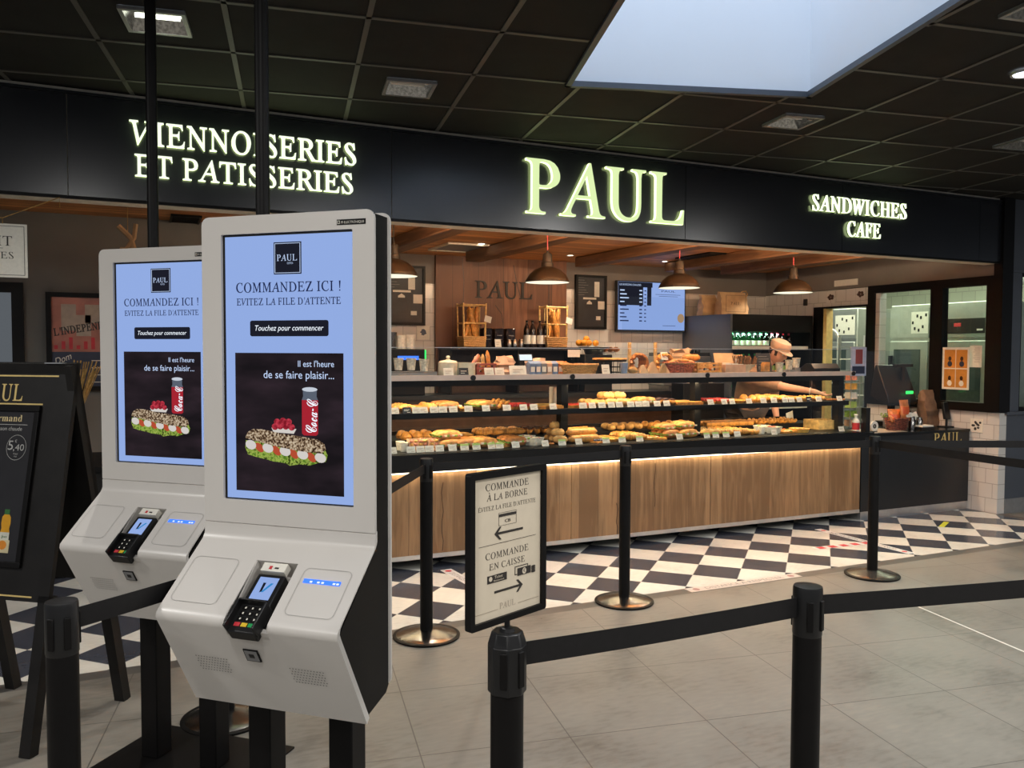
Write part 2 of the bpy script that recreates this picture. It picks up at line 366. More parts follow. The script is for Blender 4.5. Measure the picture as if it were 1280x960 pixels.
# ------------------------------------------------------------------ lettering
GLYPHS = """A 463 -85 0 -85 13 -64 15 -45 24 -29 37 -15 56 -5 72 10 98 32 135 59 182 92 239 132 307 177 386 229 475 243 475 337 58 346 37 359 24 380 16 408 13 409 0 221 0 220 13 226 13 252 16 266 26 269 46 265 78 246 158 91 158 82 156 76 150 41 90 31 71 25 56 22 44 22 36 28 24 38 17 53 14 75 13 75 0|94 183 241 183 200 367
B 439 -34 0 -34 13 -30 13 -4 17 12 27 20 45 23 73 23 385 22 404 20 420 13 434 2 443 -15 449 -39 451 -39 465 132 465 201 458 254 440 292 408 313 365 316 327 303 296 274 270 230 251 269 234 300 211 323 181 337 145 341 124 342 104 339 85 332 68 322 53 309 39 293 28 274 18 252 10 228 4 201 1 171 0|124 259 158 260 186 266 209 275 226 287 238 303 245 322 246 344 241 369 227 401 205 424 175 437 137 442 118 441 106 440 99 436 95 430 93 422 91 410 91 394 91 365 91 346 91 323 91 298 91 269 94 264 100 261 109 259|148 21 181 23 209 30 231 40 248 56 260 75 265 97 266 123 260 152 253 172 243 190 231 205 217 217 199 226 179 232 156 236 131 237 113 237 100 235 93 231 90 222 90 73 91 58 93 44 99 32 109 25 125 22
C 471 221 -10 192 -9 165 -4 138 3 113 13 89 25 67 41 47 58 28 78 12 101 -2 125 -13 151 -22 179 -27 203 -30 227 -30 252 -28 276 -23 299 -16 322 -7 344 4 365 17 384 32 402 48 419 66 433 95 451 126 464 159 472 194 475 215 474 238 470 262 465 290 457 300 454 309 453 321 458 328 470 341 470 350 332 336 332 334 343 331 353 324 376 313 395 301 413 286 427 269 438 251 446 230 451 207 453 187 451 167 447 149 440 131 430 115 418 100 404 87 388 76 370 66 350 58 328 52 305 49 281 47 255 48 229 52 202 58 175 70 140 84 109 103 83 124 60 148 42 174 29 202 21 231 19 274 24 311 40 344 66 371 103 387 91 373 67 356 46 339 29 319 15 298 4 275 -4 249 -9
D 507 -36 0 -35 13 -32 13 -5 16 11 26 19 43 22 73 23 385 22 405 20 419 13 433 1 443 -16 449 -40 451 -39 465 139 465 171 463 203 459 232 452 260 442 286 429 311 413 333 395 353 375 370 352 385 328 397 301 406 272 412 245 415 219 415 193 412 169 406 145 397 122 386 101 371 82 355 64 335 48 313 34 289 22 262 12 232 5 201 1 167 0|164 22 191 24 216 28 238 34 258 44 276 56 291 70 304 86 315 103 323 123 329 144 334 166 336 189 336 213 334 237 330 262 324 287 312 323 297 354 278 381 256 403 231 420 202 433 170 440 136 443 117 442 104 439 97 433 92 423 90 408 89 387 89 89 89 65 92 49 99 36 113 28 122 26 134 24 148 23
E 454 -34 0 -34 13 -31 13 -5 16 11 25 20 43 22 73 23 385 22 405 20 419 13 433 2 443 -15 449 -39 451 -39 465 316 465 323 364 312 364 311 367 302 394 291 414 277 427 256 436 244 439 228 440 211 442 191 442 134 442 116 441 104 439 97 434 93 426 91 414 90 396 90 260 146 260 169 261 189 264 204 269 215 275 229 296 234 326 247 326 244 161 232 161 230 174 227 187 220 206 213 220 203 229 190 234 173 236 150 237 90 237 90 83 91 62 92 47 98 36 109 28 124 25 147 24 193 24 216 24 237 26 256 29 272 34 287 40 301 48 313 57 323 67 332 80 340 94 346 110 352 128 366 128 351 0
F 406 -31 0 -30 13 -28 13 -9 15 5 18 14 25 21 36 24 52 25 73 26 385 25 405 23 419 16 433 5 443 -13 449 -37 451 -36 465 297 465 306 355 292 355 291 361 289 367 283 387 275 403 266 415 256 425 243 432 228 437 210 440 189 441 136 441 114 440 102 435 97 428 95 418 95 373 96 258 134 258 164 259 188 264 204 272 216 284 224 302 230 325 243 325 244 156 230 156 227 173 223 190 214 212 202 226 182 233 149 235 96 235 98 69 99 56 100 44 108 29 120 19 139 15 166 12 168 0
G 541 248 -10 216 -9 185 -4 155 3 126 13 100 26 75 42 53 60 32 80 15 102 0 127 -12 153 -21 181 -27 205 -29 230 -30 254 -27 278 -23 302 -16 325 -7 346 4 367 17 386 31 404 48 420 65 435 95 452 127 465 162 472 200 475 224 474 247 471 269 466 291 459 327 446 339 443 347 442 358 444 367 448 373 457 378 469 389 469 396 327 385 327 372 355 356 380 338 402 316 420 293 434 267 444 240 451 210 453 180 450 153 443 129 430 108 413 90 391 75 366 63 338 55 306 51 272 50 239 53 206 60 173 72 137 88 105 108 77 131 53 158 35 187 21 218 13 252 11 269 12 285 15 299 19 312 26 331 43 337 64 336 158 335 173 333 185 326 199 314 208 294 212 264 214 264 227 457 227 457 214 436 213 421 208 411 200 406 188 405 171 404 159 404 146 407 35 372 15 333 1 292 -7
H 520 -34 0 -34 13 -31 13 -13 15 1 18 11 25 18 36 21 51 22 73 23 385 22 405 20 419 13 433 2 443 -15 449 -39 451 -39 465 146 465 146 451 143 451 118 448 102 439 93 421 90 390 90 285 90 278 91 271 94 265 99 262 106 260 116 259 288 259 298 260 303 262 307 266 308 274 308 385 307 404 304 419 298 433 286 443 269 449 245 451 245 465 431 465 430 451 425 451 400 448 385 439 377 421 374 392 374 80 375 60 377 45 384 31 395 21 412 16 436 13 437 0 251 0 251 13 254 13 273 15 287 18 296 25 303 36 306 51 307 73 307 212 307 217 306 222 303 228 298 232 291 233 281 234 110 234 100 233 94 231 91 227 90 220 89 80 90 60 92 45 99 31 110 21 128 16 152 13 152 0
I 245 -31 0 -30 13 -28 13 -9 15 5 18 14 25 21 36 24 51 26 73 26 385 25 405 23 419 16 433 5 443 -13 449 -37 451 -36 465 151 465 151 451 146 451 122 448 106 439 98 421 95 392 95 80 96 60 98 45 105 31 116 21 133 16 157 13 157 0
L 449 -24 0 -24 13 -22 13 5 16 21 26 29 43 32 73 32 385 32 405 30 419 23 433 11 443 -6 449 -30 451 -30 465 155 465 153 452 128 449 112 440 104 422 101 393 100 92 101 64 102 51 108 37 119 29 135 25 158 24 206 24 231 24 253 26 272 29 289 33 303 38 316 45 327 54 336 65 344 78 352 94 358 111 364 132 377 132 368 0
M 590 -36 0 -36 13 -16 15 -1 18 9 25 15 36 19 51 20 73 25 385 24 404 22 419 15 433 3 443 -14 449 -38 451 -37 465 88 465 232 108 372 465 500 465 499 451 494 451 470 448 454 439 446 421 443 392 443 80 444 60 446 45 453 31 464 21 482 16 505 13 506 0 322 0 322 11 341 14 354 18 364 26 370 39 374 57 375 83 375 392 219 0 210 0 52 393 49 103 50 71 54 48 61 31 73 21 90 16 114 13 114 0
N 500 341 -11 54 373 53 84 53 71 54 60 56 43 63 29 75 20 92 16 118 13 118 0 -34 0 -34 13 -7 16 10 25 19 43 22 73 25 393 25 401 23 408 16 423 3 438 -15 448 -35 451 -39 451 -39 465 58 465 324 108 325 381 325 394 325 405 322 422 315 436 303 445 286 449 260 451 259 465 412 465 411 451 393 450 378 447 368 440 361 429 357 414 355 392 353 -11
O 516 203 -10 176 -9 150 -5 126 2 102 11 80 22 60 36 41 52 25 70 10 90 -3 112 -14 136 -22 162 -27 185 -30 207 -30 230 -29 253 -26 275 -21 296 -14 317 -6 338 4 357 15 376 28 393 42 409 58 423 74 436 92 447 110 457 130 465 150 470 171 474 192 475 219 473 245 469 269 463 292 453 314 441 333 427 352 411 368 393 383 373 395 351 406 327 414 302 418 284 421 265 422 246 422 227 420 208 417 189 414 170 408 152 402 134 395 117 387 100 377 85 367 70 356 56 344 44 331 32 304 14 273 1 240 -7|198 10 215 11 231 15 246 21 260 29 273 39 285 51 296 65 306 80 315 97 322 114 329 133 334 153 338 174 341 196 343 218 343 240 342 263 339 286 335 309 330 331 321 360 309 384 296 406 280 423 262 437 243 447 222 453 199 455 181 453 164 449 148 443 133 434 118 422 105 408 93 392 82 374 73 355 65 333 59 310 54 286 51 267 50 249 49 230 49 211 51 193 53 174 56 155 61 137 70 108 82 83 96 61 113 43 132 29 152 18 174 12
P 403 -34 0 -34 13 -30 13 -5 16 11 25 20 42 22 73 23 385 22 404 20 419 13 434 2 443 -15 449 -39 451 -39 465 143 465 207 458 256 439 291 406 312 361 316 341 316 323 314 305 308 289 299 274 288 261 273 250 256 240 236 232 214 227 189 223 162 222 100 222 92 220 90 214 90 64 91 55 93 46 100 30 113 20 133 15 162 13 161 0|128 242 160 244 187 251 208 261 224 275 235 292 240 313 240 337 235 364 229 383 220 400 210 414 197 425 183 434 166 440 147 443 125 445 109 443 98 438 93 426 91 405 90 263 92 253 94 247 99 244 109 243
R 451 -34 0 -34 13 -30 13 -4 17 12 27 20 45 23 73 23 385 22 404 20 420 13 434 2 443 -15 449 -39 451 -39 465 157 465 191 463 221 458 247 450 271 438 290 424 306 406 318 387 326 364 329 320 314 284 280 256 227 235 328 85 341 68 352 53 363 41 373 31 393 18 415 13 418 13 418 0 314 0 160 228 145 228 115 229 91 231 91 89 91 62 94 46 101 30 113 20 129 15 151 13 158 13 158 0|135 250 168 252 195 257 217 267 234 280 246 297 253 316 254 339 250 363 234 398 210 423 176 438 133 443 118 442 107 440 99 435 94 427 92 415 91 398 90 253 112 251
S 369 156 -9 133 -8 109 -5 83 2 55 10 46 13 38 13 23 8 17 -8 5 -8 -13 146 -1 146 10 115 23 88 38 65 56 46 76 30 97 19 119 13 143 11 166 14 186 23 200 38 209 57 212 79 208 105 201 122 191 139 177 157 160 174 146 188 130 201 92 232 70 250 51 267 36 282 23 297 5 325 -6 353 -10 370 -11 386 -10 401 -6 416 0 429 7 440 17 450 29 459 43 466 59 471 76 474 95 475 111 474 126 473 141 470 156 466 180 459 191 457 205 461 212 473 225 473 240 336 229 336 220 364 209 387 197 407 182 424 166 437 149 446 131 451 111 453 94 452 80 448 69 442 60 433 54 421 51 408 51 393 54 376 63 356 78 334 99 313 123 291 162 259 183 242 203 224 226 203 244 179 258 154 267 126 271 107 272 89 271 73 267 57 260 42 251 29 240 18 227 8 212 1 195 -5 176 -8
T 420 50 0 49 13 54 13 76 15 92 19 103 28 110 41 114 62 115 89 117 417 116 429 109 438 95 441 76 441 56 440 39 438 23 436 10 432 -10 420 -23 404 -31 381 -35 352 -50 353 -50 465 337 465 346 350 333 350 331 361 328 371 315 404 297 425 285 432 269 437 250 440 228 441 201 441 193 440 189 437 186 431 185 423 183 93 184 63 187 43 194 28 207 19 226 15 254 13 261 13 261 0
U 491 203 -10 170 -8 139 -2 111 9 85 24 63 42 45 63 31 86 22 113 19 126 17 142 16 160 15 181 15 388 15 407 13 420 6 435 -6 444 -25 449 -53 452 -53 465 143 465 144 452 137 452 110 448 94 436 89 426 86 414 83 399 83 381 84 193 84 165 85 142 87 124 90 109 96 90 106 73 118 58 132 46 149 36 167 29 188 24 209 23 228 24 245 27 260 31 274 38 286 46 296 55 304 67 311 79 315 96 319 118 321 147 322 181 322 355 321 387 317 412 308 431 297 443 279 449 252 452 251 465 408 465 409 452 400 452 383 450 370 444 361 434 355 420 354 410 352 396 351 378 351 357 352 163 351 133 348 106 344 82 337 62 328 44 318 29 305 16 289 7 272 -1 251 -6 228 -9
V 437 83 -10 -9 395 -18 422 -32 439 -50 448 -76 451 -83 451 -84 465 102 465 102 453 97 453 71 449 57 439 54 419 59 387 124 95 284 375 294 394 300 409 303 421 303 430 297 441 287 447 272 450 250 451 249 465 392 465 391 451 390 451 372 447 357 434 349 425 342 413 333 400 324 384 97 -10
W 592 85 -10 -7 394 -16 422 -30 439 -51 449 -81 453 -82 465 105 465 105 453 99 453 73 449 60 439 56 419 61 387 122 116 226 355 217 396 208 422 195 439 176 449 151 452 147 452 146 465 324 465 323 452 304 451 291 447 283 439 280 425 281 406 287 378 345 120 445 372 452 390 455 406 456 420 455 431 439 446 401 452 402 465 543 465 544 452 542 452 523 448 508 434 501 424 494 412 487 398 480 381 322 -10 309 -10 237 310 98 -10
Z 459 -11 0 -14 10 236 439 110 439 91 439 73 437 57 434 43 431 21 420 5 403 -1 393 -6 381 -10 367 -13 352 -26 352 -21 465 330 465 332 457 80 27 198 27 220 27 239 28 256 29 271 30 295 34 313 41 328 51 340 64 347 76 354 91 359 108 364 128 377 128 370 0
a 344 255 -10 232 -7 216 1 205 15 200 35 176 16 151 2 124 -6 95 -9 64 -4 40 11 25 34 20 63 23 84 31 104 45 121 63 136 88 150 119 164 156 177 199 190 199 241 196 266 187 282 171 292 148 296 115 290 104 274 106 268 113 257 121 243 123 231 120 215 110 202 95 194 77 191 59 194 45 203 36 218 33 236 37 259 49 278 69 295 95 308 110 312 126 316 143 318 162 318 195 317 223 312 246 304 263 292 276 277 285 259 291 236 293 210 293 62 293 48 295 40 298 36 304 34 312 36 320 42 329 28 312 11 294 -1 275 -8|151 34 162 35 174 41 187 50 199 63 199 169 164 157 138 139 123 114 118 84 120 62 126 46 137 37
d 370 140 -10 123 -9 107 -5 92 1 78 10 65 22 53 35 43 50 35 66 28 85 23 104 20 125 19 147 21 172 24 196 29 217 36 237 45 256 55 272 68 286 81 297 96 306 112 313 128 317 146 318 168 316 189 309 207 297 223 280 223 401 220 419 212 430 198 437 176 439 176 455 319 455 319 75 320 54 325 41 335 32 353 28 353 11 325 9 294 6 260 -1 223 -10 223 39 207 18 188 2 166 -7|171 28 187 31 202 41 215 56 223 76 223 242 217 257 206 270 191 278 174 281 147 273 130 250 125 232 121 210 118 184 118 153 118 124 120 98 124 76 130 58 146 36
g 327 146 -140 115 -139 89 -136 66 -130 48 -122 22 -100 14 -75 18 -59 28 -46 45 -35 69 -26 49 -14 35 -1 26 14 24 30 28 54 42 74 53 83 67 92 83 101 102 110 67 128 42 150 27 179 22 212 27 242 40 268 49 279 60 289 73 298 88 305 103 311 120 315 138 317 157 318 177 317 196 315 215 310 233 304 317 304 317 268 268 268 278 253 286 237 290 221 291 203 288 176 276 151 258 131 234 116 220 110 205 106 189 104 172 103 157 103 142 104 126 102 112 94 104 84 101 71 111 55 141 49 175 49 200 48 223 47 242 44 259 40 285 29 303 13 312 -9 316 -37 313 -60 305 -80 291 -98 272 -113 248 -125 219 -133 185 -139|157 124 178 130 190 146 194 158 197 173 199 190 199 211 199 232 197 249 194 264 190 276 178 292 157 297 137 292 124 276 120 264 117 249 115 232 114 211 115 190 117 173 120 158 124 146 137 130|161 -116 205 -113 238 -104 257 -88 263 -66 260 -51 249 -41 231 -36 205 -34 97 -34 79 -52 73 -73 79 -89 95 -103 107 -109 122 -113 140 -115
m 554 18 0 18 16 35 19 45 26 51 37 52 56 52 253 51 271 46 284 36 291 19 294 19 310 146 310 146 265 166 288 188 305 212 315 237 318 268 315 292 304 310 286 320 261 341 286 364 304 390 315 418 318 455 312 482 292 498 258 504 212 504 56 505 38 510 26 520 19 536 16 536 0 377 0 377 16 393 19 403 26 408 38 410 56 410 217 408 241 404 258 394 268 377 271 363 269 349 263 337 252 324 237 324 56 326 38 331 26 340 19 356 16 356 0 199 0 199 16 215 19 225 26 230 38 232 56 232 217 230 241 226 258 216 268 199 271 184 269 170 262 158 251 146 235 146 56 148 38 152 27 162 19 177 16 177 0
n 381 18 0 18 16 35 19 45 26 51 37 52 56 52 253 51 271 46 284 36 291 19 294 19 310 148 310 148 267 168 290 190 306 215 315 243 318 281 312 309 292 325 258 330 212 330 56 332 38 337 26 347 19 363 16 363 0 202 0 202 16 207 16 228 26 235 56 235 217 234 241 229 258 219 268 203 271 188 269 173 262 160 251 148 235 148 56 149 38 154 26 164 19 180 16 180 0
o 336 169 -10 147 -9 127 -5 108 2 90 11 74 23 60 37 48 53 38 70 29 89 24 110 20 131 19 154 20 177 24 199 29 219 38 239 48 256 60 272 74 286 90 297 108 306 127 313 147 317 168 318 189 317 209 313 228 307 245 298 261 286 275 273 287 257 298 240 306 221 312 200 316 178 317 154 316 130 312 108 306 88 298 69 287 51 275 36 261 22 245 11 228 2 210 -5 190 -9|169 11 193 18 209 39 214 56 217 81 218 97 219 114 219 133 220 154 219 194 217 227 213 253 208 271 192 292 169 299 144 292 128 271 123 253 120 227 118 194 117 154 117 134 118 114 118 97 120 82 123 56 128 39 144 18
r 287 18 0 18 16 35 19 45 26 51 37 52 56 52 252 51 273 46 285 37 291 20 293 21 310 146 310 146 252 155 267 165 280 176 292 187 301 210 314 233 318 258 315 275 304 286 287 289 266 287 248 278 234 265 225 248 222 233 224 222 231 214 240 207 250 199 257 189 260 175 255 162 241 152 220 149 192 149 56 152 37 159 25 173 19 197 16 197 0
u 375 131 -10 109 -8 91 -3 77 5 65 17 57 32 51 51 47 72 46 97 46 248 44 268 39 282 29 291 11 294 11 310 142 310 142 74 144 58 151 46 162 38 177 36 205 43 228 66 228 248 226 269 221 283 209 291 189 294 189 310 324 310 324 70 326 51 331 39 342 33 360 30 360 13 331 11 300 7 265 0 228 -10 228 40 209 19 186 3 160 -7
~C 468 297 -4 278 -3 259 0 242 4 226 10 212 18 199 28 187 38 178 50 170 63 164 77 161 92 160 107 163 132 171 161 136 171 110 190 95 216 90 251 92 271 98 292 107 312 121 331 138 350 157 367 179 382 204 396 230 406 257 414 284 419 312 420 342 418 352 410 347 403 330 401 312 400 294 397 276 391 258 384 241 375 225 365 209 354 195 341 181 328 169 314 159 300 150 285 137 257 133 230 136 209 144 193 159 182 179 176 188 193 199 211 211 228 225 245 239 263 255 279 271 295 287 311 305 326 322 341 340 354 358 367 375 378 393 388 411 397 428 405 444 411 460 415 475 418 489 418 516 415 536 405 548 390 552 369 548 349 537 326 529 315 519 302 508 290 496 278 482 265 467 253 451 241 435 230 417 219 398 209 379 199 359 191 339 183 319 176 298 171 277 167 261 139 251 113 244 90 242 71 245 46 256 28 274 17 298 13 324 16 349 22 373 33 395 46 413 62 427 79 436 97 439 115 436 135 427 149 413 157 397 159 379 157 362 149 347 137 336 122 332 114 328 104 326 94 324 84 320 67 313 61 306 63 301 68 296 76 295 88 298 113 308 134 324 152 344 165 368 174 395 177 421 173 442 161 454 141 459 116 455 93 444 71 427 50 406 32 381 17 354 6 325 -2|289 186 303 189 318 194 333 200 349 208 364 216 379 226 394 236 408 247 422 258 435 270 448 282 459 294 470 307 480 319 488 332 496 344 506 366 509 385 505 399 494 403 478 399 458 388 434 368 406 341 377 308 347 271 318 231
~o 300 91 -5 62 0 38 14 23 37 17 64 21 88 33 113 41 126 51 137 62 149 74 160 87 170 100 179 115 187 129 194 144 199 159 204 174 206 188 207 217 203 239 191 252 172 257 146 254 123 245 101 231 80 210 56 222 60 233 66 245 74 258 83 271 69 248 50 224 37 200 29 177 27 156 13 134 3 113 -3|106 17 122 21 140 33 138 37 138 43 140 52 148 61 161 68 175 72 194 98 208 122 216 145 218 165 214 180 202 185 188 180 169 163 157 150 144 134 132 116 121 97 110 78 102 61 97 45 95 34 98 21
~a 355 210 -5 194 -2 180 7 170 21 167 40 148 21 127 7 106 -1 83 -4 56 0 35 12 21 32 16 58 20 83 32 109 40 122 50 135 60 146 73 158 86 168 99 178 113 186 128 193 143 199 158 203 173 206 187 207 219 199 234 177 247 204 322 207 260 79 246 50 241 37 243 32 247 30 254 32 264 37 275 45 288 55 311 75 324 62 308 47 292 33 276 22 262 12 234 0|97 12 120 19 146 40 159 55 172 71 184 89 196 109 207 128 214 143 219 155 220 164 219 173 213 181 206 186 197 188 185 185 171 176 156 163 141 145 126 126 112 104 100 83 90 62 84 43 82 27 83 22 87 17 93 13
~c 259 95 -5 64 0 40 14 25 36 20 66 24 92 36 117 44 129 54 141 65 152 77 163 90 172 103 181 117 188 131 195 158 204 184 207 209 204 229 196 242 182 246 165 244 152 237 140 226 131 211 128 201 130 193 135 188 143 187 153 188 161 193 170 200 177 210 181 204 185 199 186 189 183 177 174 164 160 150 143 137 124 124 103 112 82 103 63 97 46 95 32 100 20 113 16 125 18 138 22 151 28 164 36 179 47 190 56 201 65 211 75 224 62 207 46 191 33 175 21 159 12 144 5 128 -1 112 -4
~l 281 203 62 187 46 173 33 159 21 147 12 122 -1 95 -5 73 -1 55 8 44 24 40 44 41 59 46 77 55 97 66 120 79 141 61 124 49 113 35 124 47 136 59 147 71 158 82 170 92 181 102 194 111 207 120 220 220 385 302 394 157 131 146 111 136 93 128 77 121 64 112 45 109 33 111 24 118 21 128 24 142 33 152 41 163 50 176 62 191 76"""
GL = {}
for ln in GLYPHS.strip().split('\n'):
    k, adv, rest = ln.split(' ', 2)
    GL[k] = (int(adv)/465, [[(int(a)/465, int(b)/465) for a, b in zip(c.split()[::2], c.split()[1::2])] for c in rest.split('|')])
GL["'"] = (.28, [[(.10, .62), (.20, 1.0), (.08, 1.0)]])
GL['!'] = (.36, [[(.14, .25), (.20, .25), (.26, 1), (.08, 1)], [(.11, 0), (.23, 0), (.23, .11), (.11, .11)]])
GL['.'] = (.3, [[(.1, 0), (.22, 0), (.22, .11), (.1, .11)]])
GL['-'] = (.4, [[(.05, .33), (.35, .33), (.35, .42), (.05, .42)]])
def serif_outlines(s, pre='', track=.03):
    x = 0; out = []
    for ch in s:
        if ch in ' _': x += .42 if ch == ' ' else .13; continue
        acc = {'À': ('A', -1), 'É': ('E', 1)}.get(ch); key = pre+(acc[0] if acc else ch)
        adv, cs = GL.get(key) or GL[ch]
        out += [[(x+a, b) for a, b in c] for c in cs]
        if acc:
            mx = x+adv*.45; out.append([(mx-acc[1]*.08, 1.08), (mx+acc[1]*.02, 1.06), (mx+acc[1]*.14, 1.28), (mx+acc[1]*.02, 1.30)])
        x += adv+track
    return out, x-track
def outline_mesh(polys, ext, wt=0):
    c = bpy.data.curves.new('o', 'CURVE'); c.dimensions = '2D'; c.fill_mode = 'BOTH'; c.extrude = ext; c.offset = wt
    for p in polys:
        sp = c.splines.new('POLY'); sp.points.add(len(p)-1)
        for q, (a, b) in zip(sp.points, p): q.co = (a, b, 0, 1)
        sp.use_cyclic_u = True
    return curve_mesh(c)
def curve_mesh(c):
    o = bpy.data.objects.new('o', c); C.objects.link(o); dg = bpy.context.evaluated_depsgraph_get()
    me = bpy.data.meshes.new_from_object(o.evaluated_get(dg), depsgraph=dg)
    vs = [tuple(v.co) for v in me.vertices]; fs = [tuple(p.vertices) for p in me.polygons]
    bpy.data.objects.remove(o); bpy.data.curves.remove(c); bpy.data.meshes.remove(me)
    return vs, fs
def sans_mesh(s, ext, shear=0):
    c = bpy.data.curves.new('o', 'FONT'); c.body = s; c.size = 1; c.extrude = ext; c.shear = shear; c.resolution_u = 3
    vs, fs = curve_mesh(c); x0 = min(v[0] for v in vs)
    return [(v[0]-x0, v[1], v[2]) for v in vs], fs, max(v[0] for v in vs)-x0
def lettering(g, s, o, right, up, h, w=None, font='serif', ext=0, m=0, align='l', shear=0, pre='', wt=0):
    """write s into g: capitals h tall, fitted to width w if given; o is the left (or centre, or right) end of the base line"""
    right = Vector(right).normalized(); up = Vector(up).normalized(); n = right.cross(up)
    if font == 'serif':
        ol, wd = serif_outlines(s, pre); k = h; sx = (w/wd if w else k)
        ol = [[(a*sx, b*k) for a, b in c] for c in ol]; W_ = wd*sx
        vs, fs = outline_mesh(ol, ext/2, wt*h)
    else:
        vs, fs, wd = sans_mesh(s, 0, shear); k = h/.70; sx = w/wd if w else k; W_ = wd*sx
        vs = [(a*sx, b*k, c) for a, b, c in vs]
    o = Vector(o)-right*{'l': 0, 'c': W_/2, 'r': W_}[align]
    g.add([o+right*a+up*b+n*c for a, b, c in vs], fs, m); return g

# ------------------------------------------------------------------ the setting
GYAW = 0.16380968                                     # the hall's grid is turned against the shop front
GX = Vector((math.cos(GYAW), -math.sin(GYAW), 0)); GYV = Vector((math.sin(GYAW), math.cos(GYAW), 0))
def uvfun(me, fn):
    uv = me.uv_layers.new(name='UVMap')
    for lp in me.loops: uv.data[lp.index].uv = fn(me.vertices[lp.vertex_index].co)
SHX0, SHX1, FRONT, BACK, FAS = -4.5, 7.45, 5.5, 8.44, 5.20
def plane(name, x0, x1, y0, y1, z, mat, fn=None):
    g = G().quad((x0, y0, z), (x1, y0, z), (x1, y1, z), (x0, y1, z))
    o = struct(name, g, mat)
    if fn: uvfun(o.data, fn)
    return o
fg = lambda p: ((p.dot(GX)-1.068)/.6035, (p.dot(GYV)-3.068)/.6085)
g = G()
for x0, x1, y0, y1 in ((-9, 14, -7, 4.27), (7.53, 14, 4.27, 5.2)): g.quad((x0, y0, 0), (x1, y0, 0), (x1, y1, 0), (x0, y1, 0))
fl = struct('floor', g, m_floor); uvfun(fl.data, fg)
TS = .29909; OX, OY = 3.4719, 6.3119; q = math.sqrt(.5)
def fchk(p):
    dx, dy = p.x-OX, p.y-OY
    return ((dx*q-dy*q)/TS, (-dx*q-dy*q)/TS)
plane('floor_checker', SHX0, 7.43, 4.37, 10.5, 0, m_check, fchk)
g = G(); g.quad((SHX0, 4.27, 0), (7.53, 4.27, 0), (7.53, 4.37, 0), (SHX0, 4.37, 0)); g.quad((7.43, 4.37, 0), (7.53, 4.37, 0), (7.53, 10.5, 0), (7.43, 10.5, 0))
struct('floor_border', g, m_strip)
plane('floor_kitchen', 7.53, 11.5, 5.2, 10.5, 0, m_strip)
# ceiling with the skylight well
S0 = Vector((2.136, 4.032, 3)); e1 = Vector((1.353, -.413, 0)); el = e1.length; e1 /= el; e2 = Vector((e1.y, -e1.x, 0)); sd = 3.0
def sky(a, b, z=3.0): p = S0+e1*a+e2*b; return (p.x, p.y, z)
from mathutils.geometry import delaunay_2d_cdt
LAMPS = [(.633, 4.583), (3.045, 4.59), (-.567, 3.965), (3.075, 2.80), (4.90, 4.64)]
holes = [[Vector(sky(a, b)).to_2d() for a, b in ((0, 0), (el, 0), (el, sd), (0, sd))]]
for u, v in LAMPS: holes.append([(GX*(u+i*.13)+GYV*(v+j*.13)).to_2d() for i, j in ((-1, -1), (1, -1), (1, 1), (-1, 1))])
loops = [[Vector(p) for p in ((-9, -7), (14, -7), (14, 10.6), (-9, 10.6))]]+holes
pts, eds = [], []
for lp in loops:
    o = len(pts); pts += lp; eds += [(o+i, o+(i+1) % 4) for i in range(4)]
vo, _, fo = delaunay_2d_cdt(pts, eds, [], 0, 1e-5)[:3]
def inside(p, h): return all((h[(i+1) % 4]-h[i]).cross(p-h[i]) > 0 for i in range(4)) or all((h[(i+1) % 4]-h[i]).cross(p-h[i]) < 0 for i in range(4))
g = G(); g.v = [(p.x, p.y, 3.0) for p in vo]
g.f = [tuple(f) for f in fo if not any(inside((vo[f[0]]+vo[f[1]]+vo[f[2]])/3, h) for h in holes)]; g.m = [0]*len(g.f)
struct('ceiling', g, m_ceil)
g = G()
for k in range(-14, 22):
    u = 1.534+.6*k
    if not -8 < u < 11: continue
    o = GX*u+GYV*-6; g.slab((o.x-GX.x*.012, o.y-GX.y*.012, 2.994), GX*.024, GYV*13, (0, 0, .005))
for k in range(-17, 5):
    v = 4.885+.6*k
    o = GX*-7+GYV*v; g.slab((o.x-GYV.x*.012, o.y-GYV.y*.012, 2.995), GX*17, GYV*.024, (0, 0, .004))
# leave the skylight open: bars are cut where they cross it
g2 = G()
for i in range(0, len(g.v), 8):
    P = [Vector(p) for p in g.v[i:i+8]]; a = sum(P[:4] if (P[0]-P[4]).length > 1 else [P[j] for j in (0, 1, 4, 5)], Vector())/4
    b = sum(P[4:] if (P[0]-P[4]).length > 1 else [P[j] for j in (2, 3, 6, 7)], Vector())/4
    d = b-a; lo, hi = 1e9, -1e9
    for k in range(801):
        p = a+d*(k/800)-S0; s, t = p.dot(e1), p.dot(e2)
        if -.02 < s < el+.02 and -.02 < t < sd+.02: lo = min(lo, k/800); hi = max(hi, k/800)
    w = (GYV if abs(d.normalized().dot(GX)) > .9 else GX)*.024
    for s0, s1 in (((0, lo), (hi, 1)) if hi > lo else ((0, 1),)):
        o = a+d*s0; g2.slab((o.x-w.x/2, o.y-w.y/2, 2.994), d*(s1-s0), w, (0, 0, .005))
struct('ceiling_grid_trim', g2, m_tbar)
g = G(); H = 4.3
for (a, b), (c, d) in (((0, 0), (el, 0)), ((el, 0), (el, sd)), ((el, sd), (0, sd)), ((0, sd), (0, 0))): g.quad(sky(a, b), sky(c, d), sky(c, d, H), sky(a, b, H))
struct('skylight_well_wall', g, m_well)
struct('skylight_window', G().quad(sky(0, 0, H), sky(el, 0, H), sky(el, sd, H), sky(0, sd, H)), emit('skylight_daylight', (.66, .80, 1.0), SKY_E))
g = G()
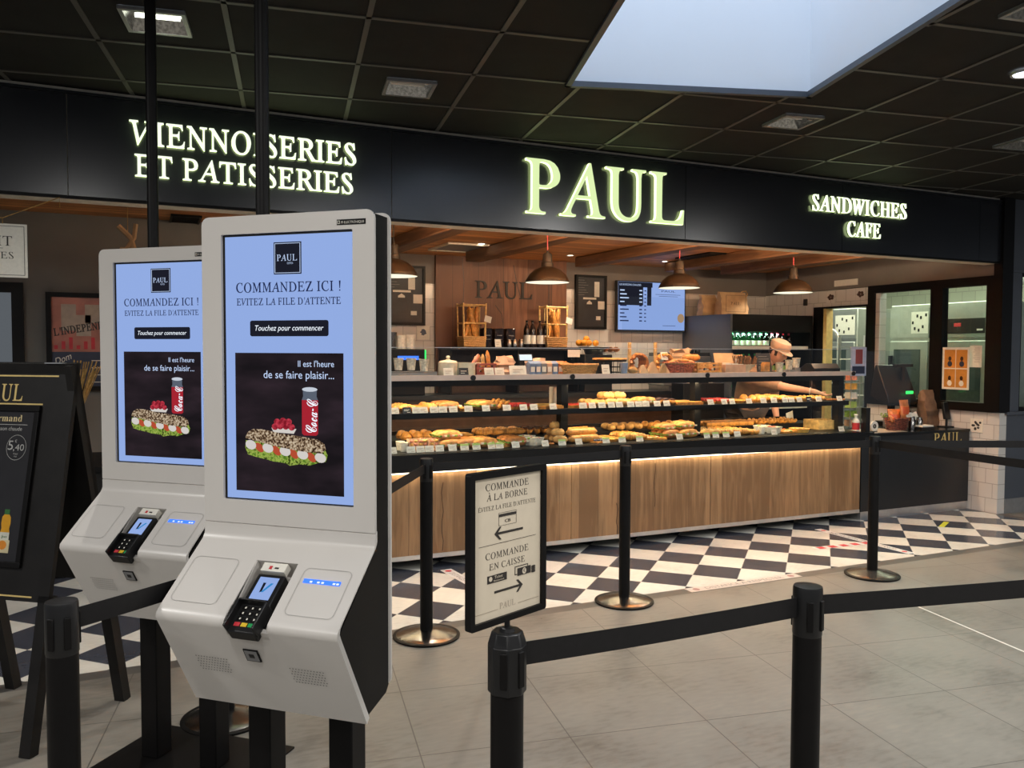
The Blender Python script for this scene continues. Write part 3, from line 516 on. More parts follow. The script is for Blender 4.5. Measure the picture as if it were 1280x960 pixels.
for (a, b), (c, d) in (((0, 0), (el, 0)), ((el, 0), (el, sd)), ((0, sd), (0, 0))):
    A, D = Vector(sky(a, b, 2.985)), Vector(sky(c, d, 2.985)); L = D-A; nrm = Vector((0, 0, 1)).cross(L).normalized()
    g.slab(A-nrm*.0, L, nrm*-.03, (0, 0, .03))
struct('skylight_trim', g, m_bluegrey)
# fascia
g = G()
for a, b in ((SHX0, -.35), (-.345, 1.495), (1.50, 3.795), (3.80, 5.395), (5.40, 7.10), (7.105, 7.42)): g.box(a, b, FAS, FAS+.02, 2.40, 2.955)
struct('wall_fascia', g, m_fascia)
struct('fascia_trim_top', G().box(SHX0, 7.42, FAS-.012, FAS+.02, 2.958, 2.972), m_darkpanel)
struct('fascia_trim_bottom', G().box(SHX0, 7.42, FAS+.004, FAS+.03, 2.385, 2.40), m_black)
struct('fascia_beam', G().box(SHX0, 7.44, FAS+.0205, FAS+.19, 2.388, 2.995), m_cream)
g = G().box(7.40, 7.55, FAS-.03, FAS+.06, 0.98, 2.995)
struct('pillar_corner', g, m_black)
# shop shell
struct('wall_back', G().box(1.30, 7.6, BACK, BACK+.1, 2.26, 3.0), m_greywall)
struct('wall_back_tiles', G().box(1.30, 7.6, BACK-.004, BACK+.1, 0, 2.26), m_tileback)
struct('wall_left', G().box(SHX0, 1.30, 7.1, 7.2, 0, 3.0), m_greywall2)
struct('wall_jog', G().box(1.30, 1.4, 7.1, BACK, 0, 3.0), m_greywall2)
struct('wall_far_left', G().box(SHX0-.1, SHX0, FAS, 7.2, 0, 3.0), m_greywall2)
struct('baseboard_left', G().box(SHX0, 1.30, 7.08, 7.1, 0, .15), m_black)
struct('ceiling_shop', G().box(SHX0, 7.5, FAS+.19, BACK, 2.57, 2.62), m_ceilwood)
# right wall: tiled up to 2.27, window strip, doorway to the bakehouse
X = SHX1; DY0, DY1, DZ = 6.77, 7.58, 2.08; WY0, WY1, WZ0, WZ1 = 5.26, 6.62, .97, 2.28
g = G()
g.box(X, X+.1, WY1, DY0, 0, 2.27); g.box(X, X+.1, DY1, BACK, 0, 2.27); g.box(X, X+.1, DY0, DY1, DZ, 2.27); g.box(X, X+.1, FAS, WY1, 0, WZ0)
struct('wall_right_tiles', g, m_tileside)
struct('wall_right', G().box(X, X+.1, FAS, BACK, 2.28, 3.0), m_greywall)
w = struct('window_1', G().frame(WY0, WY1+.14, WZ0, WZ1, .085, 'x', X-.03, X+.06), m_black)
obj('mullion', G().box(X-.03, X+.06, 5.82, 5.96, WZ0+.085, WZ1-.085), m_black, w)
obj('pane', G().box(X+.01, X+.016, WY0+.085, 5.82, WZ0+.085, WZ1-.085), m_glassk, w)
obj('pane', G().box(X+.01, X+.016, 5.96, WY1+.055, WZ0+.085, WZ1-.085), m_glassk, w)
g = G().ring([(DY0, 0), (DY1, 0), (DY1, DZ), (DY0, DZ)], [(DY0+.02, 0), (DY1-.14, 0), (DY1-.14, DZ-.02), (DY0+.02, DZ-.02)], 'x', X-.02, X+.11)
d = struct('door_1', g, m_black)
obj('jamb', G().box(X+.0, X+.10, DY1-.19, DY1-.14, 0, DZ-.02), m_brass, d)
# the front beside the shop
struct('wall_right_front', G().box(7.55, 12, FAS, FAS+.1, 0, .95).box(7.55, 7.72, FAS, FAS+.1, .98, 3.0).box(7.72, 12, FAS, FAS+.1, 2.32, 3.0), m_bluegrey)
struct('trim_1', G().box(7.52, 12, FAS-.03, FAS+.1, .95, .98).box(7.52, 12, FAS-.02, FAS, 2.31, 2.335), m_bluegrey)
struct('baseboard_front', G().box(7.55, 12, FAS-.012, FAS, 0, .14), m_grey)
w = struct('window_2', G().frame(7.72, 9.3, .98, 2.32, .04, 'y', FAS+.02, FAS+.08), m_black)
obj('pane', G().box(7.76, 9.26, FAS+.04, FAS+.046, 1.02, 2.28), m_glassk, w)
# bakehouse shell
struct('wall_bakehouse', G().box(10.6, 10.7, FAS, 10.5, 0, 3).box(7.55, 10.6, 10.4, 10.5, 0, 3), m_tilekit)
struct('ceiling_bakehouse', G().box(7.56, 10.6, FAS+.1, 10.4, 2.75, 2.8), m_cream)
# ------------------------------------------------------------------ lamps and their light, with added fill lights
m_mirrorish = M('lamp_mirror', (.42, .42, .41), .18, 1, .5, .35, 70)
def recessed_lamp(loc, label, rot, lit, group='square recessed ceiling lamps'):
    t = thing('recessed_lamp', label, 'ceiling lamp', loc, rot, group)
    a = .135
    obj('frame', G().frame(-a, a, -a, a, .018, 'z', -.012, .004), m_alu, t)
    g = G(); b = a-.018; c = .07; z = .085                # mirror trough, set up into the ceiling void
    P = [(-b, -b, 0), (b, -b, 0), (b, b, 0), (-b, b, 0)]; Q = [(-b, -c, z), (b, -c, z), (b, c, z), (-b, c, z)]
    for i in range(4): g.quad(P[i], P[(i+1) % 4], Q[(i+1) % 4], Q[i])
    g.quad(*Q[::-1]); g.v = [(x, y, zz-.010) for x, y, zz in g.v]
    obj('reflector', g, m_mirrorish, t)
    obj('tube', G().cyl((-b*.8, .045, .035), (b*.8, .045, .035), .010, n=8), m_fluo if lit else m_white, t)
    return t
g = G()
def hole_safe(u, v): p = GX*u+GYV*v; return (p.x, p.y, 2.993)
spots = [(.633, 4.583, 'square recessed lamp left of the skylight, above the large brand letters', False),
         (3.045, 4.59, 'square recessed lamp right of the skylight, above the sandwiches sign', False),
         (-.567, 3.965, 'square recessed lamp with its tube lit beside the left ceiling pole', True),
         (3.075, 2.80, 'square recessed lamp nearest the skylight at the edge of the hall', False),
         (4.90, 4.64, 'square recessed lamp farthest right, above the corner of the shop', False)]
for u, v, lb, lit in spots: recessed_lamp(hole_safe(u, v), lb, -GYAW, lit)
for v, k in ((2.2, 1.5), (.4, 1.1), (-1.8, .55), (-4.0, .4)):
    for u in (-3.0, -.6, 1.8, 4.2, 6.6):
        if v > 2 and -1 < u < 3.3: continue
        p = hole_safe(u, v); area('hall_fill_light', (p[0], p[1], 2.94), .28, .28, HALL_FILL_W*k)  # unseen fill lights added above the hall, no fixtures built
for u, v, lb, lit in spots[:5]:
    p = hole_safe(u, v); l = bpy.data.lights.new('lamp_light', 'SPOT'); l.energy = FRONT_W; l.spot_size = 2.3; l.spot_blend = .8; l.shadow_soft_size = .03; l.color = (1, .975, .93)
    o = bpy.data.objects.new('lamp_light', l); o.location = (p[0], p[1], 2.975); C.objects.link(o)
area('added_ceiling_wash', (4.1, FAS+.24, 2.44), 5.0, .04, CEIL_WASH_W, (1, .76, .52), (math.radians(163), 0, 0))  # unseen strip behind the fascia, added to brighten the wooden ceiling
p = atz(1280, 93, 2.985)
t = thing('round_spotlight', 'bright round spotlight in the black ceiling, right of the skylight', 'ceiling lamp', p)
obj('rim', G().lathe([(.05, .0), (.062, -.004), (.066, .01)], 20, cap=False), m_alu, t)
obj('lens', G().lathe([(0, -.001), (.05, -.001)], 20), emit('spot_lens', (.85, .92, 1), 8), t)
for k, (x, y) in enumerate(((2.998, 7.336), (4.216, 7.807), (5.46, 7.854))):
    t = thing('downlight', ('small round downlight beside the white ceiling vent', 'small round downlight between the second and third beams', 'small round downlight above the drinks fridge')[k], 'downlight', (x, y, 2.568), 0, 'downlights in the wooden ceiling')
    obj('rim', G().lathe([(.032, -.001), (.045, -.005), (.048, .001)], 18, cap=False), m_alu, t)
    obj('lens', G().lathe([(0, -.0005), (.032, -.0005)], 18), emit('downlight_lens', (1, .9, .7), 10), t)
def spot(x, y, z, power, ang=2.0, col=(1, .83, .62), tgt=None):
    l = bpy.data.lights.new('downlight_or_fill_light', 'SPOT'); l.energy = power; l.spot_size = ang; l.spot_blend = .7; l.shadow_soft_size = .03; l.color = col
    o = bpy.data.objects.new('downlight_or_fill_light', l); o.location = (x, y, z); C.objects.link(o)
    if tgt: o.rotation_euler = (Vector(tgt)-Vector((x, y, z))).to_track_quat('-Z', 'Y').to_euler()
for x, y in ((2.998, 7.336), (4.216, 7.807), (5.46, 7.854), (1.9, 7.5), (6.7, 7.4)): spot(x, y, 2.45, SPOT_W)
for x in (2.2, 3.6, 5.0, 6.4): spot(x, 5.75, 2.45, SPOT_W*1.3)  # fill spots without fixtures, added behind the fascia to brighten the shop
def pendant(x, y, label):
    t = thing('pendant_lamp', label, 'pendant lamp', (x, y, 2.12), 0, 'factory pendant lamps over the counter')
    out = [(.185, 0), (.186, .006), (.176, .03), (.15, .07), (.11, .105), (.065, .125), (.052, .13), (.050, .165), (.042, .17), (.038, .235), (.03, .245), (.012, .25), (.006, .27)]
    inn = [(.184, .001), (.172, .03), (.146, .067), (.106, .101), (.06, .12), (0, .125)]
    obj('shade', G().lathe(out, 32, cap=False), M('pendant_bronze', (.022, .017, .012), .5, .2, .3, .1), t)
    obj('inner_shade', G().lathe(inn, 32, cap=False), emit('pendant_inner', (1, .93, .70), 1.15), t)
    obj('bulb', G().ball((0, 0, .075), .032, n=12), emit('pendant_bulb', (1, .85, .6), 6), t)
    obj('cord', G().cyl((0, 0, .26), (0, 0, .45), .0035, n=6), m_red if x > 2.5 else m_black, t)
    l = bpy.data.lights.new('pendant_light', 'SPOT'); l.energy = PENDANT_W; l.spot_size = 2.6; l.spot_blend = .5; l.shadow_soft_size = .03; l.color = (1, .82, .6)
    o = bpy.data.objects.new('pendant_light', l); o.location = (0, 0, .04); C.objects.link(o); o.parent = t
for x, lb in ((1.80, 'dark bronze pendant lamp half hidden behind the nearer order kiosk'), (3.13, 'dark bronze pendant lamp hanging in front of the wooden brand panel'), (4.47, 'dark bronze pendant lamp hanging in front of the menu screen'), (5.81, 'dark bronze pendant lamp hanging beside the bakehouse doorway')):
    pendant(x, 6.2, lb)
for lx, lb in ((2.30, 'behind the leftmost pendant lamp'), (3.30, 'ending at the wooden brand panel'), (4.58, 'between the brand panel and the menu screen'), (5.75, 'above the drinks fridge'), (6.55, 'nearest the bakehouse doorway')):
    single('ceiling_beam', G().box(-.085, .085, -1.25, 1.25, -.11, -.003), m_beam, 'rough dark timber ceiling beam '+lb, 'beam', (lx-.1, 6.7, 2.57), .04, 'rough timber beams', .012)
t = thing('ceiling_vent', 'white framed square vent in the wooden ceiling by the brand panel', 'vent', (2.98, 7.67, 2.565))
obj('frame', G().frame(-.31, .31, -.30, .30, .03, 'z', -.012, .004), m_cream, t); obj('plate', G().box(-.28, .28, -.27, .27, -.004, .002), m_grey, t)
t = thing('ceiling_grille', 'black slatted square grille in the wooden ceiling, right of the menu screen', 'vent', (5.60, 7.20, 2.565))
g = G().frame(-.25, .25, -.3, .3, .02, 'z', -.012, .004)
obj('frame', g, m_black, t); g = G()
for k in range(14): g.box(-.23, .23, -.27+k*.04, -.25+k*.04, -.010, .002)
obj('slats', g, m_black, t)
t = thing('ceiling_grille', 'black oblong grille in the soffit above the farther order kiosk', 'vent', (.34, 7.0, 2.565))
obj('frame', G().frame(-.11, .11, -.26, .26, .015, 'z', -.014, .004), m_black, t); g = G()
for k in range(12): g.box(-.095, .095, -.24+k*.042, -.225+k*.042, -.010, .002)
obj('slats', g, m_black, t)
# the bakehouse and the case are lit by their own strips
area('bakehouse_light', (8.6, 7.4, 2.70), 1.6, 3.2, KITCHEN_W, (.93, 1.0, .78))
# ------------------------------------------------------------------ the shop sign
def sign_word(name, label, lines, group=None, mat=m_sign, wt=.012, ext=.03):
    """lines: (text, x0, x1, z of base line, cap height)"""
    g = G()
    for s, x0, x1, z, h in lines: lettering(g, s, (x0, FAS-.020, z), (1, 0, 0), (0, 0, 1), h, x1-x0, ext=ext, wt=wt)
    fm = min(v[1] for v in g.v)
    g.m = [0 if all(g.v[i][1] < fm+.001 for i in f) else 1 for f in g.f]
    return single(name, g, mat, label, 'sign', group='glowing letters on the black fascia')
def fx(px, py): p = at(px, py, FAS-.035); return p.x, p.z
a, b = fx(167, 180), fx(450, 205); c, d = fx(171, 219), fx(446, 242)
sign_word('illuminated_sign', 'glowing two-line viennoiseries sign at the left end of the fascia', [('V_IENNOISERIES', a[0], b[0], (a[1]+b[1])/2, .130), ('ET PATISSERIES', c[0], d[0], (c[1]+d[1])/2, .122)], mat=m_signw, wt=.009, ext=.018)
a, b = fx(663, 267), fx(862, 280)
sign_word('illuminated_sign', 'largest glowing brand name in the middle of the fascia', [('PAUL', a[0], b[0], (a[1]+b[1])/2, .372)], wt=.004)
a, b = fx(1018, 263), fx(1137, 273); c, d = fx(1062, 294), fx(1104, 299)
sign_word('illuminated_sign', 'glowing two-line sandwiches sign at the right end of the fascia', [('SANDWICHES', a[0], b[0], (a[1]+b[1])/2, .128), ('CAFE', c[0], d[0], (c[1]+d[1])/2, .125)], mat=m_signw, wt=.002, ext=.014)

# ------------------------------------------------------------------ order kiosks
def rrect(x0, x1, y0, y1, r, k=4):
    out = []
    for cx, cy, a0 in ((x1-r, y1-r, 0), (x0+r, y1-r, 90), (x0+r, y0+r, 180), (x1-r, y0+r, 270)):
        out += [(cx+r*math.cos(math.radians(a0+90*i/k)), cy+r*math.sin(math.radians(a0+90*i/k))) for i in range(k+1)]
    return out
def on_slope(u, s, up=0.0):                            # a point of the kiosk's sloping shelf: across, down the slope, off the surface
    up += .0030; return Vector((u, -.195*s/.2522-up*.6344, 1.04-.16*s/.2522+up*.773))
def on_chin(u, s, up=0.0):
    up += .0034; return Vector((u, -.195+.148*s/.3079-up*.8769, .88-.27*s/.3079-up*.4807))
SUP, CUP = Vector((0, .773, .6344)), Vector((0, -.4807, .8769))
def flat(g, o, e1, e2, w, h, n, t, m=0): g.slab(Vector(o)-n*.0006, Vector(e1)*w, Vector(e2)*h, n*t, m)
m_sandw = emit_noise('pictured_seeded_bread', [(.40, (.05, .025, .015)), (.5, (.36, .24, .14)), (.62, (.75, .62, .45))], 170, .75)
m_salad = emit_noise('pictured_filling', [(.38, (.10, .22, .02)), (.5, (.42, .55, .10)), (.62, (.04, .07, .01))], 90, .8)
m_picwhite = emit('pictured_cheese', (.70, .66, .62), .9); m_pictom = emit('pictured_tomato', (.55, .09, .04), .8)
m_picbg = emit_noise('picture_ground', [(.35, (.010, .008, .010)), (.55, (.020, .014, .018)), (.72, (.035, .022, .030))], 5, 1.0, (1, 1, 2.5))
m_picred = emit('pictured_red', (.42, .02, .035), .9); m_picberry = emit_noise('pictured_berry', [(.35, (.22, .01, .02)), (.65, (.60, .05, .08))], 120, .9)
def kiosk(loc, label, rear=False):
    t = thing('order_kiosk', label, 'kiosk', loc, math.atan2(-.67172, .7408), 'white self-service order kiosks')
    U0, U1 = -.267, .252
    fp = obj('front_panel', G().ring(rrect(U0, U1, 1.081, 1.905, .022)[:10]+rrect(U0, U1, 1.081, 1.905, .002)[10:], rrect(-.205, .191, 1.144, 1.857, .004), 'y', 0, .009), m_white, t)
    st = obj('maker_plate', G().box(.147, .229, -.0012, .001, 1.868, 1.882), m_black, fp)
    g = G(); lettering(g, 'PI ELECTRONIQUE', (.160, -.0016, 1.8715), (1, 0, 0), (0, 0, 1), .006, .065, 'sans'); g.frame(.149, .156, 1.871, 1.879, .0012, 'y', -.0018, -.001)
    obj('maker_plate_text', g, m_card, fp)
    # screen
    s = obj('screen', G().box(-.205, .191, .008, .03, 1.144, 1.857), [m_pvc], t)
    Y = .0075
    obj('screen_light', G().box(-.197, .189, Y-.0005, Y+.001, 1.148, 1.851), m_display, s)
    g = G().box(-.045, .038, Y-.0015, Y-.0005, 1.748, 1.832, 0); g.frame(-.042, .035, 1.751, 1.829, .0012, 'y', Y-.0022, Y-.0014, 1)
    lettering(g, 'PAUL', (-.034, Y-.0022, 1.783), (1, 0, 0), (0, 0, 1), .0165, .062, m=1); lettering(g, 'DEPUIS', (-.004, Y-.0022, 1.774), (1, 0, 0), (0, 0, 1), .005, .018, m=1)
    obj('screen_logo', g, [m_displayd, m_displayl], s)
    g = G(); lettering(g, 'COMMANDEZ ICI !', (-.161, Y-.0012, 1.702), (1, 0, 0), (0, 0, 1), .0255, .316, wt=.012)
    lettering(g, "EVITEZ LA FILE D'ATTENTE", (-.160, Y-.0012, 1.668), (1, 0, 0), (0, 0, 1), .0180, .316, wt=.014)
    obj('screen_heading', g, m_displayt, s)
    g = G().prism(rrect(-.120, .117, 1.585, 1.627, .006), 'y', Y-.0015, Y-.0005, 0); lettering(g, 'Touchez pour commencer', (-.104, Y-.0021, 1.600), (1, 0, 0), (0, 0, 1), .0145, .207, 'sans', m=1, shear=.25)
    obj('start_button', g, [m_displayd, m_displayw], s)
    p = obj('advert_picture', G().box(-.168, .160, Y-.0012, Y-.0004, 1.169, 1.541), m_picbg, s)
    g = G(); z = Y-.0018
    lettering(g, "Il est l'heure", (.133, z, 1.505), (1, 0, 0), (0, 0, 1), .0165, .107, 'sans', align='r'); lettering(g, 'de se faire plaisir...', (.133, z, 1.474), (1, 0, 0), (0, 0, 1), .0205, .212, 'sans', align='r')
    obj('advert_text', g, m_displayl, s)
    g = G()                                            # drinks can
    x0, x1, a, b = .037, .085, 1.324, 1.452
    g.prism([(x0, 1.330), (x0+.006, 1.325), (x1-.006, 1.325), (x1, 1.330), (x1, 1.418), (x0, 1.418)], 'y', z, z+.0003, 0)
    g.prism([(x0, 1.418), (x1, 1.418), (x1-.004, 1.428), (x1-.003, 1.446), (x0+.003, 1.446), (x0+.004, 1.428)], 'y', z, z+.0003, 1)
    g.add([(.061+.023*math.cos(i*PI/8), z-.0003, 1.446+.006*math.sin(i*PI/8)) for i in range(16)], [tuple(range(16))], 2)
    lettering(g, 'Coca-C', (.080, z-.0004, 1.328), (.06, 0, 1), (-1, 0, .06), .036, .088, m=3, pre='~', wt=.004)
    obj('pictured_can', g, [m_picred, emit('pictured_can_neck', (.10, .12, .16), 1), emit('pictured_lid', (.55, .60, .68), 1), m_displayw], s)
    g = G()                                            # raspberry tart
    g.prism([(-.056, 1.342), (-.050, 1.330), (.012, 1.328), (.020, 1.341)], 'y', z, z+.0003, 1)
    for i, (dx, dz) in enumerate(((-.045, 1.345), (-.029, 1.347), (-.012, 1.347), (.006, 1.345), (-.038, 1.358), (-.020, 1.361), (-.003, 1.359))):
        g.add([(dx+.010*math.cos(k*PI/6), z-.0003-i*1e-5, dz+.009*math.sin(k*PI/6)) for k in range(12)], [tuple(range(12))], 0)
    obj('pictured_tart', g, [m_picberry, m_picwhite], s)
    g = G(); z -= .0006                                # seeded sandwich
    top = [(-.137, 1.312), (-.130, 1.328), (-.112, 1.337), (-.085, 1.337), (-.02, 1.327), (.04, 1.321), (.085, 1.315), (.104, 1.304), (.108, 1.290), (.096, 1.279), (.03, 1.283), (-.03, 1.291), (-.09, 1.302)]
    g.prism(top, 'y', z-.0003, z, 0)
    low = [(-.138, 1.286), (-.13, 1.268), (-.11, 1.263), (-.08, 1.258), (-.05, 1.252), (-.02, 1.250), (0, 1.243), (.03, 1.248), (.06, 1.246), (.085, 1.254), (.108, 1.258), (.113, 1.275), (.106, 1.288), (.03, 1.284), (-.03, 1.292), (-.09, 1.303), (-.136, 1.306)]
    g.prism(low, 'y', z, z+.0003, 1)
    for k in range(9):
        cx = -.120+k*.0265; cz = 1.296-(cx+.135)*.125; w_, h_, tl = ((.017, .0125, -.25) if k % 2 == 0 else (.016, .010, -.7)); zz = z-.0001-.00004*(k % 2 == 0)-k*.000004
        el = [(w_*math.cos(i*PI/8), h_*math.sin(i*PI/8)) for i in range(16)]
        g.add([(cx+a*math.cos(tl)-b*math.sin(tl), zz-.0003, cz-.003*(k % 2)+a*math.sin(tl)+b*math.cos(tl)) for a, b in el], [tuple(range(16))], 2 if k % 2 == 0 else 3)
    g.prism(top, 'y', z-.0009, z-.0006, 0)
    obj('pictured_sandwich', g, [m_sandw, m_salad, m_picwhite, m_pictom], s)
    # body below the screen: white shell over black sides
    sh = [(0, 1.078), (0, 1.052), (-.003, 1.044), (-.010, 1.034), (-.178, .896), (-.190, .884), (-.1925, .872), (-.188, .862), (-.050, .613), (-.046, .605)]
    def shell(dep):                                    # closed outline: skin and its back
        return sh+[(y+dep*.8, zz+(.012 if i < 2 else .006)) for i, (y, zz) in enumerate(sh[::-1])]
    g = G(); g.prism(shell(.016), 'x', U0, -.064); g.prism(shell(.016), 'x', .060, U1)
    g.prism([(0, 1.078), (0, 1.052), (-.003, 1.044), (-.010, 1.034), (-.052, .9995), (-.046, .992), (.012, 1.036), (.0128, 1.0795), (.004, 1.0795)], 'x', -.064, .060)
    g.prism([(-.188, .862), (-.050, .613), (-.046, .605), (-.034, .610), (-.176, .868)], 'x', -.064, .060)
    obj('shelf_cover', g, m_white, t)
    tr = [(-.052, 1.000), (-.010, .975), (-.150, .850), (-.186, .858), (-.176, .868), (-.150, .862), (-.022, .980), (-.050, .992)]
    g = G().prism([(-.048, .999), (.004, .962), (.012, .956), (-.004, .945), (-.040, .985)], 'x', -.064, .060)
    g.prism([(.008, .960), (-.150, .838), (-.186, .860), (-.180, .846), (-.148, .824), (.016, .948)], 'x', -.064, .060)
    for a, b in ((-.066, -.062), (.058, .062)): g.prism([(-.052, .998), (-.186, .864), (-.150, .836), (.010, .960)], 'x', a, b)
    obj('terminal_recess', g, m_white, t)
    side = [(.004, 1.895), (.004, 1.044), (.002, 1.030), (-.166, .886), (-.176, .868), (-.038, .622), (.066, .642), (.082, .66), (.082, 1.895)]
    for a in (U0+.003, U1-.015): obj('side_panel', G().prism(side, 'x', a, a+.012), m_black, t)
    obj('back_panel', G().prism(rrect(U0-.002, U1+.004, .655, 1.908, .022), 'y', .080, .088), m_white, t)
    obj('top_panel', G().box(U0+.01, U1-.01, .02, .082, 1.885, 1.897), m_black, t)
    obj('bottom_panel', G().prism([(-.045, .612), (.066, .642), (.082, .656), (.082, .666), (.064, .652), (-.045, .622)], 'x', U0+.018, U1-.018), m_black, t)
    # card terminal in the recess
    g = G(); O = on_slope(-.042, .264, -.017); nrm = Vector((0, -.62, .785)); dn = Vector((0, .785, .62))
    def term(u, s, up=0): return O+Vector((u, 0, 0))+dn*s+nrm*up
    g.slab(term(0, -.010, -.02), (.080, 0, 0), dn*.172, nrm*.034)
    pt = obj('payment_terminal', g, m_pvc, t, bev=.004)
    obj('terminal_screen', G().slab(term(.012, .086, .0135), (.056, 0, 0), dn*.066, nrm*.001), m_display, pt)
    g = G(); a = term(.03, .135, .0152); g.add([a, a+Vector((.008, 0, 0)), a+Vector((.008, 0, 0))-dn*.026, a+Vector((.002, 0, 0))-dn*.030], [(0, 1, 2, 3)], 0); a = term(.036, .107, .0152); g.add([a, a+Vector((.006, 0, 0)), a+Vector((.024, 0, 0))+dn*.028, a+Vector((.016, 0, 0))+dn*.028], [(0, 1, 2, 3)], 1)
    obj('terminal_logo', g, [m_displayd, emit('logo_blue', (.03, .25, .6), 1)], pt)
    g = G()
    for r in range(4):
        for c in range(3):
            kx = m_pvc if r else None
            g.slab(term(.012+c*.020, .006+r*.0155, .0135), (.016, 0, 0), dn*.0105, nrm*.0022, (0 if c == 0 else 1 if c == 1 else 2) if r == 0 else 3)
            if r: g.slab(term(.0185+c*.020, .009+r*.0155, .0156), (.004, 0, 0), dn*.005, nrm*.0003, 4)
    obj('keypad', g, [m_red, m_yellow, m_greenprint, m_black, m_card], pt)
    g = G()
    for a in (-.003, .077): g.slab(term(a, -.008, -.005), (.006, 0, 0), dn*.078, nrm*.040)
    g.slab(term(0, .068, .012), (.080, 0, 0), dn*.005, nrm*.024)
    obj('keypad_shield', g, m_pvc, pt, bev=.003)
    g = G().slab(term(.006, .166, .002), (.070, 0, 0), dn*.026, nrm*.020, 0); g.slab(term(.028, .172, .0215), (.008, 0, 0), dn*.010, nrm*.0012, 1); g.slab(term(.044, .174, .0215), (.012, 0, 0), dn*.005, nrm*.0012, 2)
    obj('terminal_cradle', g, [m_card, m_red, m_ink], pt)
    # ticket slot, hatches, scanner, loudspeaker holes
    g = G(); n_ = Vector((0, -.6344, .773)); flat(g, on_slope(.099, .120, .0005), (1, 0, 0), SUP, .104, .012, n_, .0012, 0)
    for a in (.118, .139, .151, .183, .193): flat(g, on_slope(a, .1185, .001), (1, 0, 0), SUP, .007, .005, n_, .0012, 1)
    obj('ticket_slot', g, [m_bluelight, m_displayw], t)
    for u0, u1, s0, s1 in ((.088, .224, .075, .214), (-.250, -.110, .070, .210)):
        g = G(); rr, ri = rrect(u0, u1, s0, s1, .016), rrect(u0+.0012, u1-.0012, s0+.0012, s1-.0012, .015); k = len(rr)
        g.add([on_slope(a, b, .0007) for a, b in rr]+[on_slope(a, b, .0007) for a, b in ri], [(i, (i+1) % k, k+(i+1) % k, k+i) for i in range(k)])
        obj('hatch_outline', g, m_hatch, t)
    cn = Vector((0, -.8769, -.4807))
    g = G(); flat(g, on_chin(-.033, .124, .0), (1, 0, 0), CUP, .042, .040, cn, .003, 0); flat(g, on_chin(-.030, .121, .003), (1, 0, 0), CUP, .036, .034, cn, .001, 1); flat(g, on_chin(-.019, .109, .004), (1, 0, 0), CUP, .014, .012, cn, .001, 2)
    obj('code_scanner', g, [m_black, m_grey, m_pvc], t)
    for u0 in (-.193, .086):
        g = G()
        for r in range(6):
            for c in range(12):
                if r % 2 and c == 11: continue
                p = on_chin(u0+c*.0085+(r % 2)*.00425, .134+r*.0095, .0006); e = Vector((1, 0, 0)); g.add([p+e*.002*math.cos(a*PI/3)+CUP*.002*math.sin(a*PI/3) for a in range(6)], [tuple(range(6))])
        obj('speaker_holes', g, m_hole, t)
    for u in (-.180, .083):
        obj('leg', G().box(u-.037, u+.037, .115, .195, .008, .70), m_black, t, bev=.004)
    obj('leg_bracket', G().box(-.24, .15, .088, .20, .66, .74), m_black, t)
    obj('base_plate', G().box(-.335, .29, -.14, .365, 0, .008), m_black, t, bev=.002)
    return t
KN, KF = (.3554, 2.2116, 0), (.0695, 3.1308, 0)
kiosk(KN, 'nearer and larger-looking white order kiosk with lit blue screen')
kiosk(KF, 'farther white order kiosk, partly hidden by the nearer one, beside the chalkboard')
RX, RB = Vector((.7408, -.67172, 0)), Vector((.67172, .7408, 0))
for K, lb in ((KN, 'slim black ceiling pole rising behind the nearer order kiosk'), (KF, 'slim black ceiling pole rising behind the farther order kiosk')):
    p = Vector(K)+RX*-.242+RB*.245
    t = thing('ceiling_pole', lb, 'pole', (p.x, p.y, 0), 0, 'black ceiling poles')
    obj('tube', G().cyl((0, 0, .008), (0, 0, 2.993), .0205, n=18), m_black, t); obj('floor_flange', G().lathe([(.045, .008), (.045, .014), (.022, .018)], 18), m_black, t)
    obj('ceiling_flange', G().lathe([(.022, 2.976), (.045, 2.986), (.045, 2.992)], 18), m_black, t)
